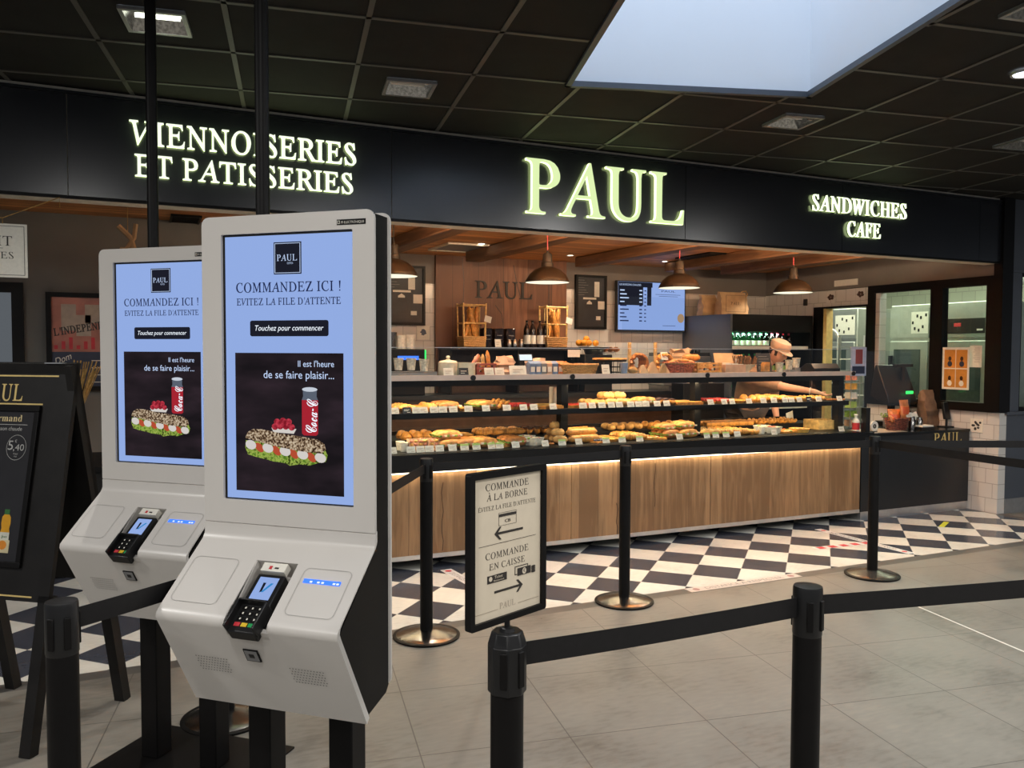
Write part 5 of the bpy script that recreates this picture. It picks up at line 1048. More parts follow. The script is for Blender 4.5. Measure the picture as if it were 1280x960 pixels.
def salad_box():
    g = G().lathe([(.06, 0), (.085, .06), (.082, .06), (.057, .005), (0, .005)], 4, m=0, sy=.75)
    for k in range(16): g.ball((random.uniform(-.045, .045), random.uniform(-.03, .03), .045+random.uniform(0, .014)), .016, .014, .008, 6, 1+k % 3)
    return g, [m_cup, m_lettuce, m_tomato, m_creamf]
def berry_tray():
    g = G().box(-.08, .08, -.06, .06, 0, .012, 0)
    for k in range(30): g.ball((random.uniform(-.07, .07), random.uniform(-.05, .05), .018), .011, .011, .010, 6, 1)
    return g, [m_gold, m_blueb]
def cookie():
    g = G().lathe([(.036, 0), (.040, .008), (.030, .014), (0, .015)], 16, m=0)
    for k in range(6): a = k*1.9; g.ball((.02*math.cos(a), .02*math.sin(a), .013), .005, n=5, m=1)
    return g, [m_crust, m_choc]
def pizza():
    g = G().box(-.11, .11, -.05, .05, 0, .016, 0)
    for k in range(12): g.ball((random.uniform(-.09, .09), random.uniform(-.035, .035), .017), .016, .013, .006, 6, 1+k % 3)
    return g, [m_gold, m_tomato, m_creamf, m_lettuce]
KIND = {'croissant': (croissant, 'golden croissant'), 'roll': (roll, 'small pale bread roll'), 'bun': (bun, 'round floured bun'), 'berry_tart': (tart, 'raspberry tart'),
        'custard_tart': (lambda: tart(.05, m_custard, 'flat'), 'round custard tart'), 'brioche': (lambda: tart(.048, m_gold, 'dome'), 'domed brioche'), 'long_tart': (long_tart, 'long orange custard tart'),
        'red_tart': (lambda: long_tart(.16, m_berry), 'oblong red fruit tart'), 'eclair': (eclair, 'chocolate eclair'), 'sandwich': (sandwich, 'filled baguette sandwich'), 'seed_sandwich': (lambda: sandwich(.20, m_crust), 'dark crusty sandwich'),
        'twist': (pastry_twist, 'twisted golden pastry'), 'pain_au_chocolat': (pain_choc, 'chocolate-filled pastry'), 'quiche': (quiche, 'round quiche'), 'dessert_cup': (dessert_cup, 'paper dessert cup'),
        'macaron_box': (macaron_box, 'open box of macarons'), 'salad_box': (salad_box, 'box of green salad'), 'berry_tray': (berry_tray, 'blueberry tart slab'), 'cookie': (cookie, 'chocolate chip cookie'),
        'pizza_slice': (pizza, 'oblong topped pizza slice'), 'short_baguette': (lambda: baguette(.30, .032), 'short golden baguette')}
CACHE = {}
def pastry(kind, x, y, z, rz, label, group):
    v = random.randrange(2)
    if (kind, v) not in CACHE: f = KIND[kind][0](); CACHE[kind, v] = f[0].mesh(kind, f[1], 50)
    return tag(link(kind, CACHE[kind, v], None, (x, y, z), rz), label, kind.replace('_', ' '), group)
# (kind, first photo column, last photo column, how many along, rows deep, layers) on each level
UP = [('croissant', 496, 516, 1, 3, 1), ('pain_au_chocolat', 518, 530, 1, 3, 1), ('brioche', 531, 545, 1, 3, 1), ('seed_sandwich', 548, 568, 1, 3, 1), ('custard_tart', 570, 586, 1, 3, 1), ('sandwich', 594, 616, 1, 3, 1), ('twist', 617, 634, 1, 3, 2),
      ('berry_tart', 634, 664, 4, 3, 1), ('long_tart', 668, 690, 1, 2, 1), ('red_tart', 712, 732, 2, 2, 1), ('bun', 735, 752, 2, 3, 1), ('roll', 754, 780, 2, 3, 2), ('croissant', 781, 791, 1, 3, 1),
      ('sandwich', 793, 813, 1, 2, 1), ('eclair', 814, 840, 3, 3, 1), ('long_tart', 843, 866, 1, 2, 1), ('berry_tart', 880, 912, 4, 3, 1), ('custard_tart', 914, 936, 2, 3, 1), ('brioche', 938, 954, 1, 3, 1), ('croissant', 955, 980, 2, 3, 1), ('pain_au_chocolat', 981, 1000, 2, 3, 1), ('twist', 1001, 1024, 2, 2, 1), ('cookie', 1028, 1050, 3, 2, 1)]
LO = [('dessert_cup', 497, 508, 1, 2, 1), ('macaron_box', 512, 542, 2, 1, 1), ('sandwich', 550, 570, 1, 3, 2), ('seed_sandwich', 572, 592, 1, 3, 1), ('sandwich', 594, 613, 1, 3, 1), ('pizza_slice', 614, 632, 1, 3, 1), ('seed_sandwich', 633, 650, 1, 3, 1), ('salad_box', 652, 676, 1, 2, 1), ('cookie', 678, 690, 1, 3, 1), ('roll', 691, 703, 1, 3, 3),
      ('short_baguette', 712, 742, 1, 3, 2), ('berry_tray', 733, 754, 1, 1, 1), ('custard_tart', 757, 776, 2, 3, 1), ('croissant', 778, 800, 2, 3, 1), ('pizza_slice', 802, 822, 1, 2, 1), ('seed_sandwich', 825, 845, 1, 3, 2), ('sandwich', 847, 866, 1, 3, 2),
      ('roll', 875, 895, 2, 3, 1), ('croissant', 897, 928, 3, 3, 1), ('twist', 929, 942, 1, 3, 1), ('dessert_cup', 943, 953, 1, 1, 1), ('salad_box', 954, 972, 1, 2, 1), ('pizza_slice', 973, 990, 1, 3, 1), ('quiche', 986, 1004, 1, 1, 1)]
LB = [('brioche', 498, 540, 3, 2, 1), ('custard_tart', 542, 590, 3, 2, 1), ('croissant', 594, 650, 4, 2, 1), ('eclair', 655, 690, 4, 2, 1), ('bun', 755, 800, 4, 2, 1), ('brioche', 804, 864, 4, 2, 1), ('pain_au_chocolat', 878, 935, 5, 2, 1), ('twist', 938, 990, 4, 2, 1)]
def lay(spec, z, y0, dy, level):
    from collections import Counter
    tot = Counter(s[0] for s in spec); seen = Counter(); name = {'upper': 'upper shelf', 'lower': 'lower tray', 'back': 'rear step of the lower tray'}[level]
    for kind, a, b, n, rows, lay_ in spec:
        xa, xb = at(a, 505, y0+.1).x, at(b, 505, y0+.1).x; k = seen[kind]; seen[kind] += 1
        lb = KIND[kind][1]; where = '' if tot[kind] == 1 or level == 'back' else (' of the %s cluster' % nth(k, tot[kind]))
        hgt = {'sandwich': .062, 'roll': .052, 'twist': .03, 'short_baguette': .05}.get(kind, .05)
        ang = {'sandwich': .25, 'seed_sandwich': .3, 'short_baguette': .15, 'long_tart': .05, 'eclair': 1.2}.get(kind, None)
        yy = {'sandwich': .085, 'seed_sandwich': .085, 'salad_box': .15, 'pizza_slice': .12, 'long_tart': .13, 'quiche': .2, 'bun': .095, 'croissant': .10, 'custard_tart': .11, 'brioche': .11}.get(kind, dy)
        for L_ in range(lay_):
            for r in range(rows-(L_ if rows > 1 else 0)):
                for i in range(n):
                    x = (xa+xb)/2 if n == 1 else xa+(xb-xa)*(i+.5)/n
                    y = y0+.035+yy*(r+.5*L_)+.02; rz = (ang if ang is not None else random.uniform(-.5, .5))+random.uniform(-.08, .08)
                    row = ['front', 'second', 'third'][r]; col = ('' if n == 1 else ', '+nth(i, n)); top = '' if lay_ == 1 else [', bottom layer', ', middle layer', ', top layer'][L_ if lay_ == 3 else (0 if L_ == 0 else 2)]
                    pastry(kind, x, y, z+hgt*L_, rz, '%s on the %s, %s row%s%s%s' % (lb, name, row, col, top, where), '%s on the %s' % (lb, name))
lay(UP, 1.0985, 5.665, .085, 'upper'); lay(LO, .8245, 5.60, .09, 'lower'); lay(LB, .8705, 5.96, .10, 'back')
tagm, tagd, tagg = [], [], []
def tagmesh(hd, w=.062, h=.046):
    g = G().slab((-w/2, 0, 0), (w, 0, 0), (0, h*.35, h*.94), (0, -.0018, .0006), 0)
    if hd: g.slab((-w/2, h*.35*.72-.002, h*.94*.72), (w, 0, 0), (0, h*.35*.28, h*.94*.28), (0, -.0018, .0006), 1)
    for a, b, f in ((-.35, .3, .60), (-.35, .15, .42), (.0, .35, .18)): g.slab((w*a, h*.35*f-.002, h*.94*f), (w*(b-a), 0, 0), (0, h*.02, h*.05), (0, -.0018, .0006), 2)
    return g
def setm(name, hd, mats): return tagmesh(hd).mesh(name, mats)
tm1, tm2, tm3 = setm('price_tag', 0, [m_card, m_card, m_beige]), setm('price_tag', 1, [m_card, m_greencard, m_beige]), setm('price_tag', 0, [m_chalk, m_chalk, m_card])
upc = [494, 509, 521, 530, 543, 554, 567, 586, 608, 634, 655, 668, 692, 717, 729, 741, 753, 765, 775, 789, 799, 808, 822, 834, 889, 906, 916, 937, 955, 968, 982, 990, 1000, 1012, 1024, 1050]
loc_ = [491, 514, 526, 537, 550, 566, 581, 596, 615, 625, 645, 682, 703, 724, 758, 778, 800, 850, 884, 895, 908, 922, 968, 1052]
for i, c in enumerate(upc):
    x = at(c, 510, 5.615).x; dk = c in (509, 1012)
    if abs(x-3.035) < .07 or abs(x-4.315) < .07: x += .09
    tag(link('price_tag', tm3 if dk else tm1, None, (x, 5.617, 1.0985), random.uniform(-.12, .12)), '%s %s price tag along the front of the upper case shelf' % (nth(i, len(upc)), 'black' if dk else 'white'), 'price tag', 'price tags on the upper case shelf')
for i, c in enumerate(loc_):
    x = at(c, 555, 5.56).x; gr = c in (581, 596, 615, 625, 703, 758, 778, 800, 884, 895, 908)
    tag(link('price_tag', tm2 if gr else tm1, None, (x, 5.56, .8245), random.uniform(-.15, .15)), '%s price tag along the front of the lower case tray, %s' % (nth(i, len(loc_)), 'with a green top' if gr else 'plain white'), 'price tag', 'price tags on the lower case tray')
p = at(1027, 530, 5.85); t = thing('wooden_box', 'pale wooden box at the right end of the lower case tray', 'box', (p.x, 5.85, .8245)); obj('walls', G().frame(-.13, .13, -.10, .10, .012, 'z', 0, .085), m_bamboo, t); obj('bottom', G().box(-.12, .12, -.09, .09, 0, .01), m_bamboo, t)
single('folded_card', G().slab((-.06, 0, 0), (.12, 0, .02), (0, .02, .13), (0, .002, 0)), m_card, 'large white card leaning at the right end of the case', 'card', (5.72, 6.10, .8245), .3)
single('carton', G().box(-.045, .045, -.04, .04, 0, .16), m_card, 'upright white carton on the upper case shelf by the first divider', 'carton', (at(696, 500, 5.85).x, 5.86, 1.0985), 0, None, .004)
# ---------------- on the glass top shelf
TZ = 1.3625
def cup_mesh(r=.037, h=.085):
    g = G().lathe([(r*.72, 0), (r, h), (r*1.06, h+.003), (r*.98, h+.004), (r*.70, .004), (0, .004)], 20, m=0)
    return g
def top(px, y=5.72): return at(px, 465, y).x
mm_cup = [M('printed_cup', (.70, .64, .52), .5, 0, .3, .30, 55)]
cm = cup_mesh().mesh('paper_cup', mm_cup)
for i, (c, dz, y) in enumerate(((498, .040, 5.80), (514, .040, 5.78), (530, .032, 5.76))):
    tag(link('paper_cup', cm, None, (top(c, y), y, TZ+dz)), 'printed paper cup on the grey rack, %s of three beside the kiosk' % nth(i, 3), 'paper cup', 'paper cups on the grey rack')
t = thing('drip_rack', 'grey plastic rack holding three paper cups, left end of the glass shelf', 'rack', (top(512), 5.78, TZ)); obj('tray', G().frame(-.19, .20, -.09, .09, .012, 'z', 0, .03).box(-.19, .20, -.09, .09, .026, .031), m_grey, t); obj('legs', G().box(-.18, -.16, -.08, .08, 0, .01), m_grey, t)
def pot(px, label, handle):
    t = thing('ceramic_jar', label, 'jar', (top(px, 5.74), 5.74, TZ), 0, 'ivory ceramic jars')
    obj('body', G().lathe([(.070, 0), (.074, .01), (.072, .075), (.074, .095), (.066, .095), (.064, .012), (0, .01)], 24), m_ceramic, t)
    if not handle: obj('lid', G().lathe([(.072, .097), (.060, .108), (.02, .116), (.010, .122), (.016, .136), (.010, .146), (0, .148)], 20), m_ceramic, t)
    else: obj('handle', G().tube([(.070, -.01, .085), (.115, -.01, .088), (.118, -.01, .05), (.088, -.01, .015)], .008, 8), m_ceramic, t)
    return t
pot(560, 'ivory lidded ceramic jar left of the jug on the glass shelf', False); pot(582, 'ivory ceramic jug with side handle on the glass shelf', True)
def cardon(px, y, z, label, mat=m_card, w=.075, h=.06, cat='label card', rz=0): return single('label_card', G().slab((-w/2, 0, 0), (w, 0, 0), (0, h*.25, h*.97), (0, .002, 0), 0).slab((-w*.3, h*.14-.003, h*.55), (w*.6, 0, 0), (0, h*.02, h*.06), (0, .002, 0), 1).slab((-w*.3, h*.08-.003, h*.3), (w*.4, 0, 0), (0, h*.02, h*.06), (0, .002, 0), 1), [mat, m_beige if mat is m_card else m_card], label, cat, (top(px, y), y, z), rz)
cardon(561, 5.63, TZ, 'white card standing before the lidded ceramic jar'); cardon(580, 5.63, TZ, 'small slate card standing before the ceramic jug', m_chalk)
cardon(612, 5.60, TZ, 'left white card before the red crate of breads'); cardon(625, 5.60, TZ, 'right white card before the red crate of breads'); cardon(648, 5.62, TZ, 'wide white card in front of the blue packets', m_card, .14, .075)
cardon(758, 5.62, TZ, 'white card under the wooden cake stand', m_card, .07, .08)
def crate(px, y, w, d, h, label, mat, cat='crate'):
    t = thing('slatted_crate', label, cat, (top(px, y), y, TZ)); g = G()
    for z in (.005, h*.5, h*.82): g.frame(-w/2, w/2, -d/2, d/2, .008, 'z', z, z+h*.17)
    obj('slats', g, mat, t); obj('floor', G().box(-w/2, w/2, -d/2, d/2, 0, .006), mat, t)
    g = G()
    for a in (-1, 1):
        for b in (-1, 1): g.box(a*(w/2-.012)-.008, a*(w/2-.012)+.008, b*(d/2-.012)-.008, b*(d/2-.012)+.008, 0, h)
    obj('corner_posts', g, mat, t); return t
crate(604, 5.78, .16, .14, .09, 'red-brown slatted crate of stick breads on the glass shelf', M('red_crate', (.30, .07, .045), .5))
for i, (px, lean, L) in enumerate(((594, -.5, .17), (599, -.25, .15), (606, .0, .15), (613, .12, .18))):
    g, mt = roll(L, .017, [m_ham, m_crust, m_pale, m_gold][i]); g.move(Matrix.Rotation(-PI/2-lean, 4, 'Y')); zz = min(p[2] for p in g.v); g.v = [(a, b, c-zz) for a, b, c in g.v]
    single('stick_bread', g, mt, 'stick bread poking out of the red crate, %s of four' % nth(i, 4), 'bread', (top(px, 5.78), 5.78, TZ+.008), 0, 'stick breads in the red crate')
for i in range(6):
    w = .055; g = G().box(-w/2, w/2, -.03, .03, 0, .085, 0); g.add([(-w/2, -.03, .085), (w/2, -.03, .085), (w/2, .03, .085), (-w/2, .03, .085), (-w/2, 0, .105), (w/2, 0, .105)], [(0, 1, 5, 4), (2, 3, 4, 5), (1, 2, 5), (3, 0, 4)], 0); g.box(-w*.3, w*.3, -.032, -.03, .02, .06, 1)
    single('biscuit_packet', g, [[m_bluebag, m_bluebag, m_grey, m_kraftp, m_bluebag, m_orangebag][i], m_card], 'upright biscuit packet on the glass shelf, %s of six in the row' % nth(i, 6), 'packet', (top(664+i*7.0, 5.80), 5.80, TZ), 0, 'biscuit packets on the glass shelf')
def basket(px, y, r, h, label, mats=(None,), flare=1.2, z=TZ, sx=1.4):
    t = thing('wicker_basket', label, 'basket', (top(px, y), y, z)); g = G()
    for k in range(7): g.tube([(sx*r*(1+(flare-1)*k/6)*math.cos(a*PI/12), r*(1+(flare-1)*k/6)*math.sin(a*PI/12), .006+h*k/6.3+(.003 if (a+k) % 2 else 0)) for a in range(24)], h/11, 6, 0, True)
    obj('weave', g, mats[0] or m_wicker, t); obj('base', G().lathe([(r, 0), (r, .006), (0, .006)], 20, sx=sx), m_wicker, t)
    obj('rim', G().tube([(sx*r*flare*math.cos(a*PI/12), r*flare*math.sin(a*PI/12), h) for a in range(24)], .008, 6, 0, True), m_wicker, t); return t
basket(724, 5.76, .085, .075, 'oval wicker basket of golden biscuits under the small white sign', sx=1.6)
def pile(n, px, y, z, rx, ry, kind, label, group):
    for i in range(n):
        a = i*2.4; q = math.sqrt(i/n); pastry(kind, top(px, y)+rx*q*math.cos(a), y+ry*q*math.sin(a), z+.018*(1-q), random.uniform(0, 3), '%s, %s' % (label, 'topmost at the middle' if i == 0 else ORD[i]+' outwards from the middle'), group)
pile(9, 724, 5.76, TZ+.055, .13, .07, 'cookie', 'golden biscuit in the oval wicker basket', 'biscuits in the oval basket')
t = thing('sign_on_stick', 'small white sign on a stick beside the oval wicker basket', 'sign', (top(717, 5.86), 5.86, TZ)); obj('stick', G().cyl((0, 0, .006), (0, 0, .15), .003, n=6).cyl((0, 0, 0), (0, 0, .006), .02, n=12), m_black, t); obj('plate', G().box(-.055, .055, -.004, 0, .135, .195), m_card, t)
t = thing('cake_stand', 'round wooden cake stand on a wire frame, middle of the glass shelf', 'cake stand', (top(762, 5.84), 5.84, TZ)); obj('wooden_disc', G().lathe([(.14, .112), (.145, .118), (.140, .128), (0, .130)], 28), m_pale, t); obj('under_plate', G().lathe([(.138, .098), (.140, .112), (0, .112)], 28), m_black, t)
g = G()
for k in range(9): a = k*2*PI/9; g.cyl((.09*math.cos(a), .09*math.sin(a), 0), (.10*math.cos(a), .10*math.sin(a), .10), .003, n=5)
for z in (.012, .055): g.tube([(.092*math.cos(a*PI/10), .092*math.sin(a*PI/10), z) for a in range(20)], .003, 5, 0, True)
obj('wire_frame', g, m_black, t)
single('blue_tumbler', G().lathe([(.026, 0), (.034, .09), (.032, .09), (.024, .004), (0, .004)], 18), M('blue_tumbler', (.25, .36, .55), .3), 'pale blue tumbler on the glass shelf, right of the cake stand', 'tumbler', (top(780, 5.70), 5.70, TZ))
pastry('bun', top(791, 5.7), 5.70, TZ, 0, 'floured bun on the glass shelf beside the blue tumbler', None)
for i, (px, w, h) in enumerate(((803, .09, .075), (815, .11, .10), (829, .10, .085))):
    g = G(); g.add([(-w/2, -.03, 0), (w/2, -.035, 0), (w/2, .035, 0), (-w/2, .03, 0), (.012, 0, h), (-.012, .004, h*.92)], [(0, 1, 4, 5), (1, 2, 4), (2, 3, 5, 4), (3, 0, 5), (3, 2, 1, 0)])
    single('paper_cone', g, m_kraft, 'folded kraft paper cone on the glass shelf, %s of three' % nth(i, 3), 'paper cone', (top(px, 5.72), 5.72, TZ), random.uniform(-.3, .3), 'kraft paper cones', angle=10)
t = thing('drinking_glass', 'tall clear glass before the wicker bread basket', 'glass', (top(829, 5.64), 5.64, TZ)); obj('glass_body', G().lathe([(.026, 0), (.030, .12), (.028, .12), (.024, .006), (0, .006)], 20), m_glass, t)
cardon(831, 5.90, TZ+.11, 'square ivory card above the tall glass', m_card, .07, .07); single('card_stick', G().cyl((0, 0, 0), (0, 0, .115), .003, n=6).cyl((0, 0, 0), (0, 0, .005), .02, n=10), m_black, 'thin black stand under the square ivory card', 'stand', (top(831, 5.915), 5.915, TZ))
basket(848, 5.76, .085, .085, 'wicker bread basket with red lining on the glass shelf', (M('red_wicker', (.40, .10, .05), .6, 0, .3, .5, 70),), 1.25)
for i in range(7):
    g, mt = roll(.15, .018, m_gold); single('bread_stick', g, mt, 'golden bread stick heaped in the red-lined basket, %s' % (ORD[i]+' of seven from the left'), 'bread', (top(842+i*2.2, 5.76), 5.74+.012*(i % 3), TZ+.075+.012*(i % 2)), random.uniform(-.5, .5), 'bread sticks in the red-lined basket')
crate(880, 5.78, .26, .16, .088, 'pale wooden crate on the glass shelf, right of the red-lined basket', m_pale)
for i, (px, y) in enumerate(((866, 5.78), (875, 5.76), (886, 5.80))): g, mt = roll(.11, .03, m_pale); single('crate_roll', g, mt, 'pale roll lying in the pale wooden crate, %s of three' % nth(i, 3), 'bread', (top(px, y), y, TZ+.03), .4*i, 'rolls in the pale crate')
t = thing('open_box', 'open pale carton of small packets on the glass shelf', 'box', (top(913, 5.76), 5.76, TZ)); obj('walls', G().frame(-.11, .11, -.07, .07, .004, 'z', 0, .07).box(-.11, .11, -.07, .07, 0, .004), m_kraftp, t); obj('lid', G().slab((-.11, .07, .07), (.22, 0, 0), (0, .03, .10), (0, .003, 0)), m_kraft, t); obj('packets', G().box(-.09, -.03, -.05, .05, .02, .085).box(-.02, .04, -.05, .05, .02, .08).box(.05, .10, -.05, .05, .02, .075), m_card, t)
t = thing('gift_box', 'tall kraft gift box behind the open carton on the glass shelf', 'box', (top(916, 5.90), 5.90, TZ)); obj('box_body', G().box(-.075, .075, -.04, .04, 0, .155), m_kraft, t, bev=.003); obj('label', G().box(-.04, .04, -.042, -.04, .05, .12), m_card, t)
g = G()
for k in range(60): a = random.uniform(0, 6.28); r_ = random.uniform(0, .13); g.tube([(r_*math.cos(a), .4*r_*math.sin(a), .02), (r_*1.05*math.cos(a)+random.uniform(-.02, .02), .4*r_*math.sin(a), .07+random.uniform(0, .03))], .004, 4)
t = thing('dried_arrangement', 'brown dried twigs in a pale dish on the glass shelf', 'dried plants', (top(931, 5.84), 5.84, TZ+.0)); g.v = [(a, b, c+.05) for a, b, c in g.v]; obj('twigs', g, M('brown_twigs', (.16, .09, .05), .7, 0, .3, .4, 40), t); obj('dish', G().lathe([(.05, 0), (.055, .02), (.13, .07), (.125, .07), (.05, .025), (0, .025)], 20, sy=.5), m_ceramic, t)
t = thing('slate_price_board', 'upright black slate price board on the glass shelf before the fridge', 'board', (top(956, 5.94), 5.94, TZ)); obj('slate', G().slab((-.085, 0, 0), (.17, 0, 0), (0, .03, .17), (0, .006, 0)), m_chalk, t); g = G()
for k in range(5): g.slab((-.06, .03*(.25+.14*k)-.0015, .17*(.25+.14*k)), (.12-.02*(k % 3), 0, 0), (0, .0005, .003), (0, .001, 0))
obj('chalk_lines', g, m_grey, t)
t = thing('cookie_jar', 'small tub of sand-coloured biscuits before the slate price board', 'tub', (top(957, 5.70), 5.70, TZ)); obj('tub_body', G().lathe([(.05, 0), (.062, .055), (.059, .055), (.047, .004), (0, .004)], 20), m_plexi, t); g = G()
for k in range(12): g.box(-.03+.005*k-.004, -.03+.005*k+.0, -.025, .025, .01, .075+.008*(k % 3))
obj('biscuits', g, m_pale, t)
for i, (px, dz, y) in enumerate(((974, 0, 5.70), (986, .022, 5.76), (995, .040, 5.80))): tag(link('paper_cup', cm, None, (top(px, y), y, TZ+dz)), 'printed paper cup before the attendant, %s of three steps' % ['lowest', 'middle', 'highest'][i], 'paper cup', 'printed cups before the attendant')
g = G().box(-.10, -.03, -.05, .05, 0, .0002).box(-.025, .035, -.05, .05, 0, .021).box(.035, .10, -.05, .05, 0, .039); single('cup_step', g, m_grey, 'grey stepped stand under the printed paper cups', 'stand', (top(986, 5.77)-.0, 5.78, TZ))
t = thing('ticket_printer', 'black label scale at the right end of the glass shelf', 'scale', (top(1025, 5.82), 5.82, TZ)); obj('housing', G().prism([(-.09, 0), (.09, 0), (.09, .03), (.02, .075), (-.05, .075), (-.09, .03)], 'x', -.16, .16), m_pvc, t, bev=.004); obj('display', G().slab((-.05, -.06, .0585), (.10, 0, 0), (0, .02, .012), (0, -.001, .001)), m_displayd, t)
kraft_bag((top(633, 5.98), 5.97, TZ), .15, .08, .13, 'left crumpled pinkish paper bag on the glass shelf before the brand panel', mat=m_kraftp, crump=.02, lean=-.25, rz=.2, group='crumpled paper bags on the glass shelf'); kraft_bag((top(666, 5.98), 5.97, TZ), .14, .08, .115, 'right crumpled pinkish paper bag on the glass shelf, by the lit tablet', mat=m_kraftp, crump=.02, lean=.1, rz=-.3, group='crumpled paper bags on the glass shelf')
t = thing('lit_tablet', 'small tilted tablet with glaring white screen over the crumpled bags', 'tablet', (top(656, 5.92), 5.92, TZ+.002)); obj('case', G().slab((-.06, -.02, .10), (.12, 0, 0), (.02, .06, .05), (0, -.004, .006)), m_pvc, t); obj('screen', G().slab((-.054, -.0245, .108), (.108, 0, 0), (.017, .052, .043), (0, -.0008, .001)), m_displayw, t); obj('stand', G().cyl((0, .02, 0), (0, .02, .12), .006, n=8).box(-.05, .05, -.03, .05, 0, .004), m_pvc, t)
for i, px in enumerate((684, 699)): g, mt = round_loaf(.085); single('country_loaf', g, mt, 'dark round country loaf on the glass shelf, %s of the pair' % ['left', 'right'][i], 'loaf', (top(px, 5.92+.08*i), 5.90+.07*i, TZ), .5*i, 'round country loaves')
kraft_bag((top(853, 5.96), 5.96, TZ), .20, .10, .20, 'large crumpled kraft bag behind the red-lined bread basket', crump=.022, lean=-.1)
g, mt = baguette(.24, .03); single('short_loaf', g, mt, 'short loaf lying across the red-lined bread basket', 'bread', (top(862, 5.90), 5.88, TZ+.10), .3)
# bread rings on their wooden posts
for i, (px, lb) in enumerate(((791, 'reddish'), (823, 'golden'))):
    x = top(px, 5.96); t = thing('ring_bread_rack', 'wooden post hung with %s ring breads' % lb, 'bread rack', (x, 5.96, TZ)); obj('post', G().box(-.045, -.025, -.012, .012, .006, .26), m_bamboo, t); obj('foot', G().box(-.09, .09, -.05, .05, 0, .006), m_bamboo, t); obj('arm', G().cyl((-.035, 0, .14), (.10, 0, .14), .007, n=8), m_bamboo, t)
    for k in range(4):
        g = G().tube([(.07*math.cos(a*PI/10), .01*math.sin(3*a), .07*math.sin(a*PI/10)) for a in range(20)], .016, 8, 0, True)
        single('ring_bread', g, m_crust if i == 0 else m_gold, '%s ring bread on the wooden post, %s from the front' % (lb, ORD[k]), 'bread ring', (x+.035+.010*k, 5.915+.030*k, TZ+.085), .25*(k-1), lb+' ring breads')
t = thing('plexiglass_screen', 'clear plexiglass hygiene screen hanging before the menu screen', 'hygiene screen', (top(815, 5.62), 5.60, TZ)); obj('sheet', G().box(-.30, .30, -.002, .002, .002, .62), m_plexi, t); obj('foot', G().box(-.28, -.22, -.05, .05, 0, .004).box(.22, .28, -.05, .05, 0, .004), m_plexi, t)

# ------------------------------------------------------------------ back wall
t = thing('brand_panel', 'tall walnut plank panel with dark brand lettering behind the counter', 'wall panel', (3.69, BACK-.005, 0))
obj('planks', G().box(-.79, .79, -.05, 0, 0, 2.568), m_panelwood, t)
g = G(); lettering(g, 'PAUL', (-.325, -.056, 2.125), (1, 0, 0), (0, 0, 1), .185, .70, ext=.010, wt=.012); obj('panel_letters', g, m_ink, t)
g = G()
for pts in (((-.49, 2.55), (-.47, 2.3), (-.485, 1.9), (-.47, 1.6)), ((.12, 2.5), (.16, 2.3), (.21, 2.14)), ((.56, 2.4), (.565, 1.9), (.57, 1.5)), ((-.10, 2.05), (-.02, 1.95), (.0, 1.8))): g.tube([(a, -.0505, b) for a, b in pts], .005, 4)
obj('cracks', g, m_choc, t)
t = thing('back_counter', 'dark back counter and shelf standing along the rear wall', 'counter', (0, 0, 0))
obj('cupboard', G().box(1.5, 6.05, 7.90, BACK-.06, 0, 1.05), m_brownwood, t); obj('worktop', G().box(1.48, 6.07, 7.86, BACK-.06, 1.05, 1.09), m_darkpanel, t)
obj('raised_shelf', G().box(2.92, 4.46, 8.0, BACK-.06, 1.555, 1.585), m_darkpanel, t); obj('shelf_back', G().box(2.92, 4.46, 8.34, BACK-.06, 1.09, 1.555), m_brownwood, t)
for x in (2.93, 3.7, 4.43): obj('shelf_support', G().box(x, x+.02, 8.02, 8.34, 1.09, 1.555), m_black, t)
SZ = 1.5855
def bx(px, Y=8.15): return at(px, 430, Y).x
def bread_cage(px, label):
    t = thing('bread_basket', label, 'bread basket', (bx(px), 8.14, SZ), 0, 'tall bread baskets'); g = G(); w, d = .115, .09
    for k in range(5): g.tube([(s*w*(1+.02*k), e*d, .012+k*.022) for s, e in ((-1, -1), (1, -1), (1, 1), (-1, 1))], .013, 6, 0, True)
    g.box(-w, w, -d, d, 0, .006); obj('woven_base', g, m_wicker, t)
    for s in (-1, 1):
        for e in (-1, 1): obj('upright', G().cyl((s*w, e*d, 0), (s*w*1.12, e*d, .46), .009, n=7), m_bamboo, t)
    for z, k in ((.25, 1.06), (.44, 1.1)): obj('hoop', G().tube([(s*w*k, e*d, z) for s, e in ((-1, -1), (1, -1), (1, 1), (-1, 1))], .009, 6, 0, True), m_bamboo, t)
    obj('back_canes', G().cyl((-.06, d, 0), (-.065, d, .44), .006, n=6).cyl((0, d, 0), (0, d, .44), .006, n=6).cyl((.06, d, 0), (.065, d, .44), .006, n=6), m_bamboo, t)
    obj('price_card', G().slab((.10, -d-.012, .27), (.075, 0, -.02), (.015, 0, .065), (0, -.002, 0)), m_card, t); return t
bread_cage(589, 'tall open bread basket at the left end of the raised shelf'); bread_cage(691, 'tall open bread basket at the right end of the raised shelf')
for c, nm in ((589, 'left'), (691, 'right')):
    for i, (dx, dy, ln) in enumerate(((-.05, .02, .28), (.0, -.02, -.22), (.05, .03, .05), (-.02, .04, -.05))):
        g, mt = baguette(.42, .027); g.move(Matrix.Rotation(-PI/2+ln, 4, 'Y')); z0 = min(p[2] for p in g.v); x0 = sum(p[0] for p in g.v)/len(g.v); g.v = [(a-x0, b, c_-z0) for a, b, c_ in g.v]
        single('baguette', g, mt, 'baguette standing in the %s tall bread basket, %s of four' % (nm, nth(i, 4)), 'baguette', (bx(c)+dx, 8.12+dy, SZ+.01), 0, 'baguettes in the %s tall basket' % nm)
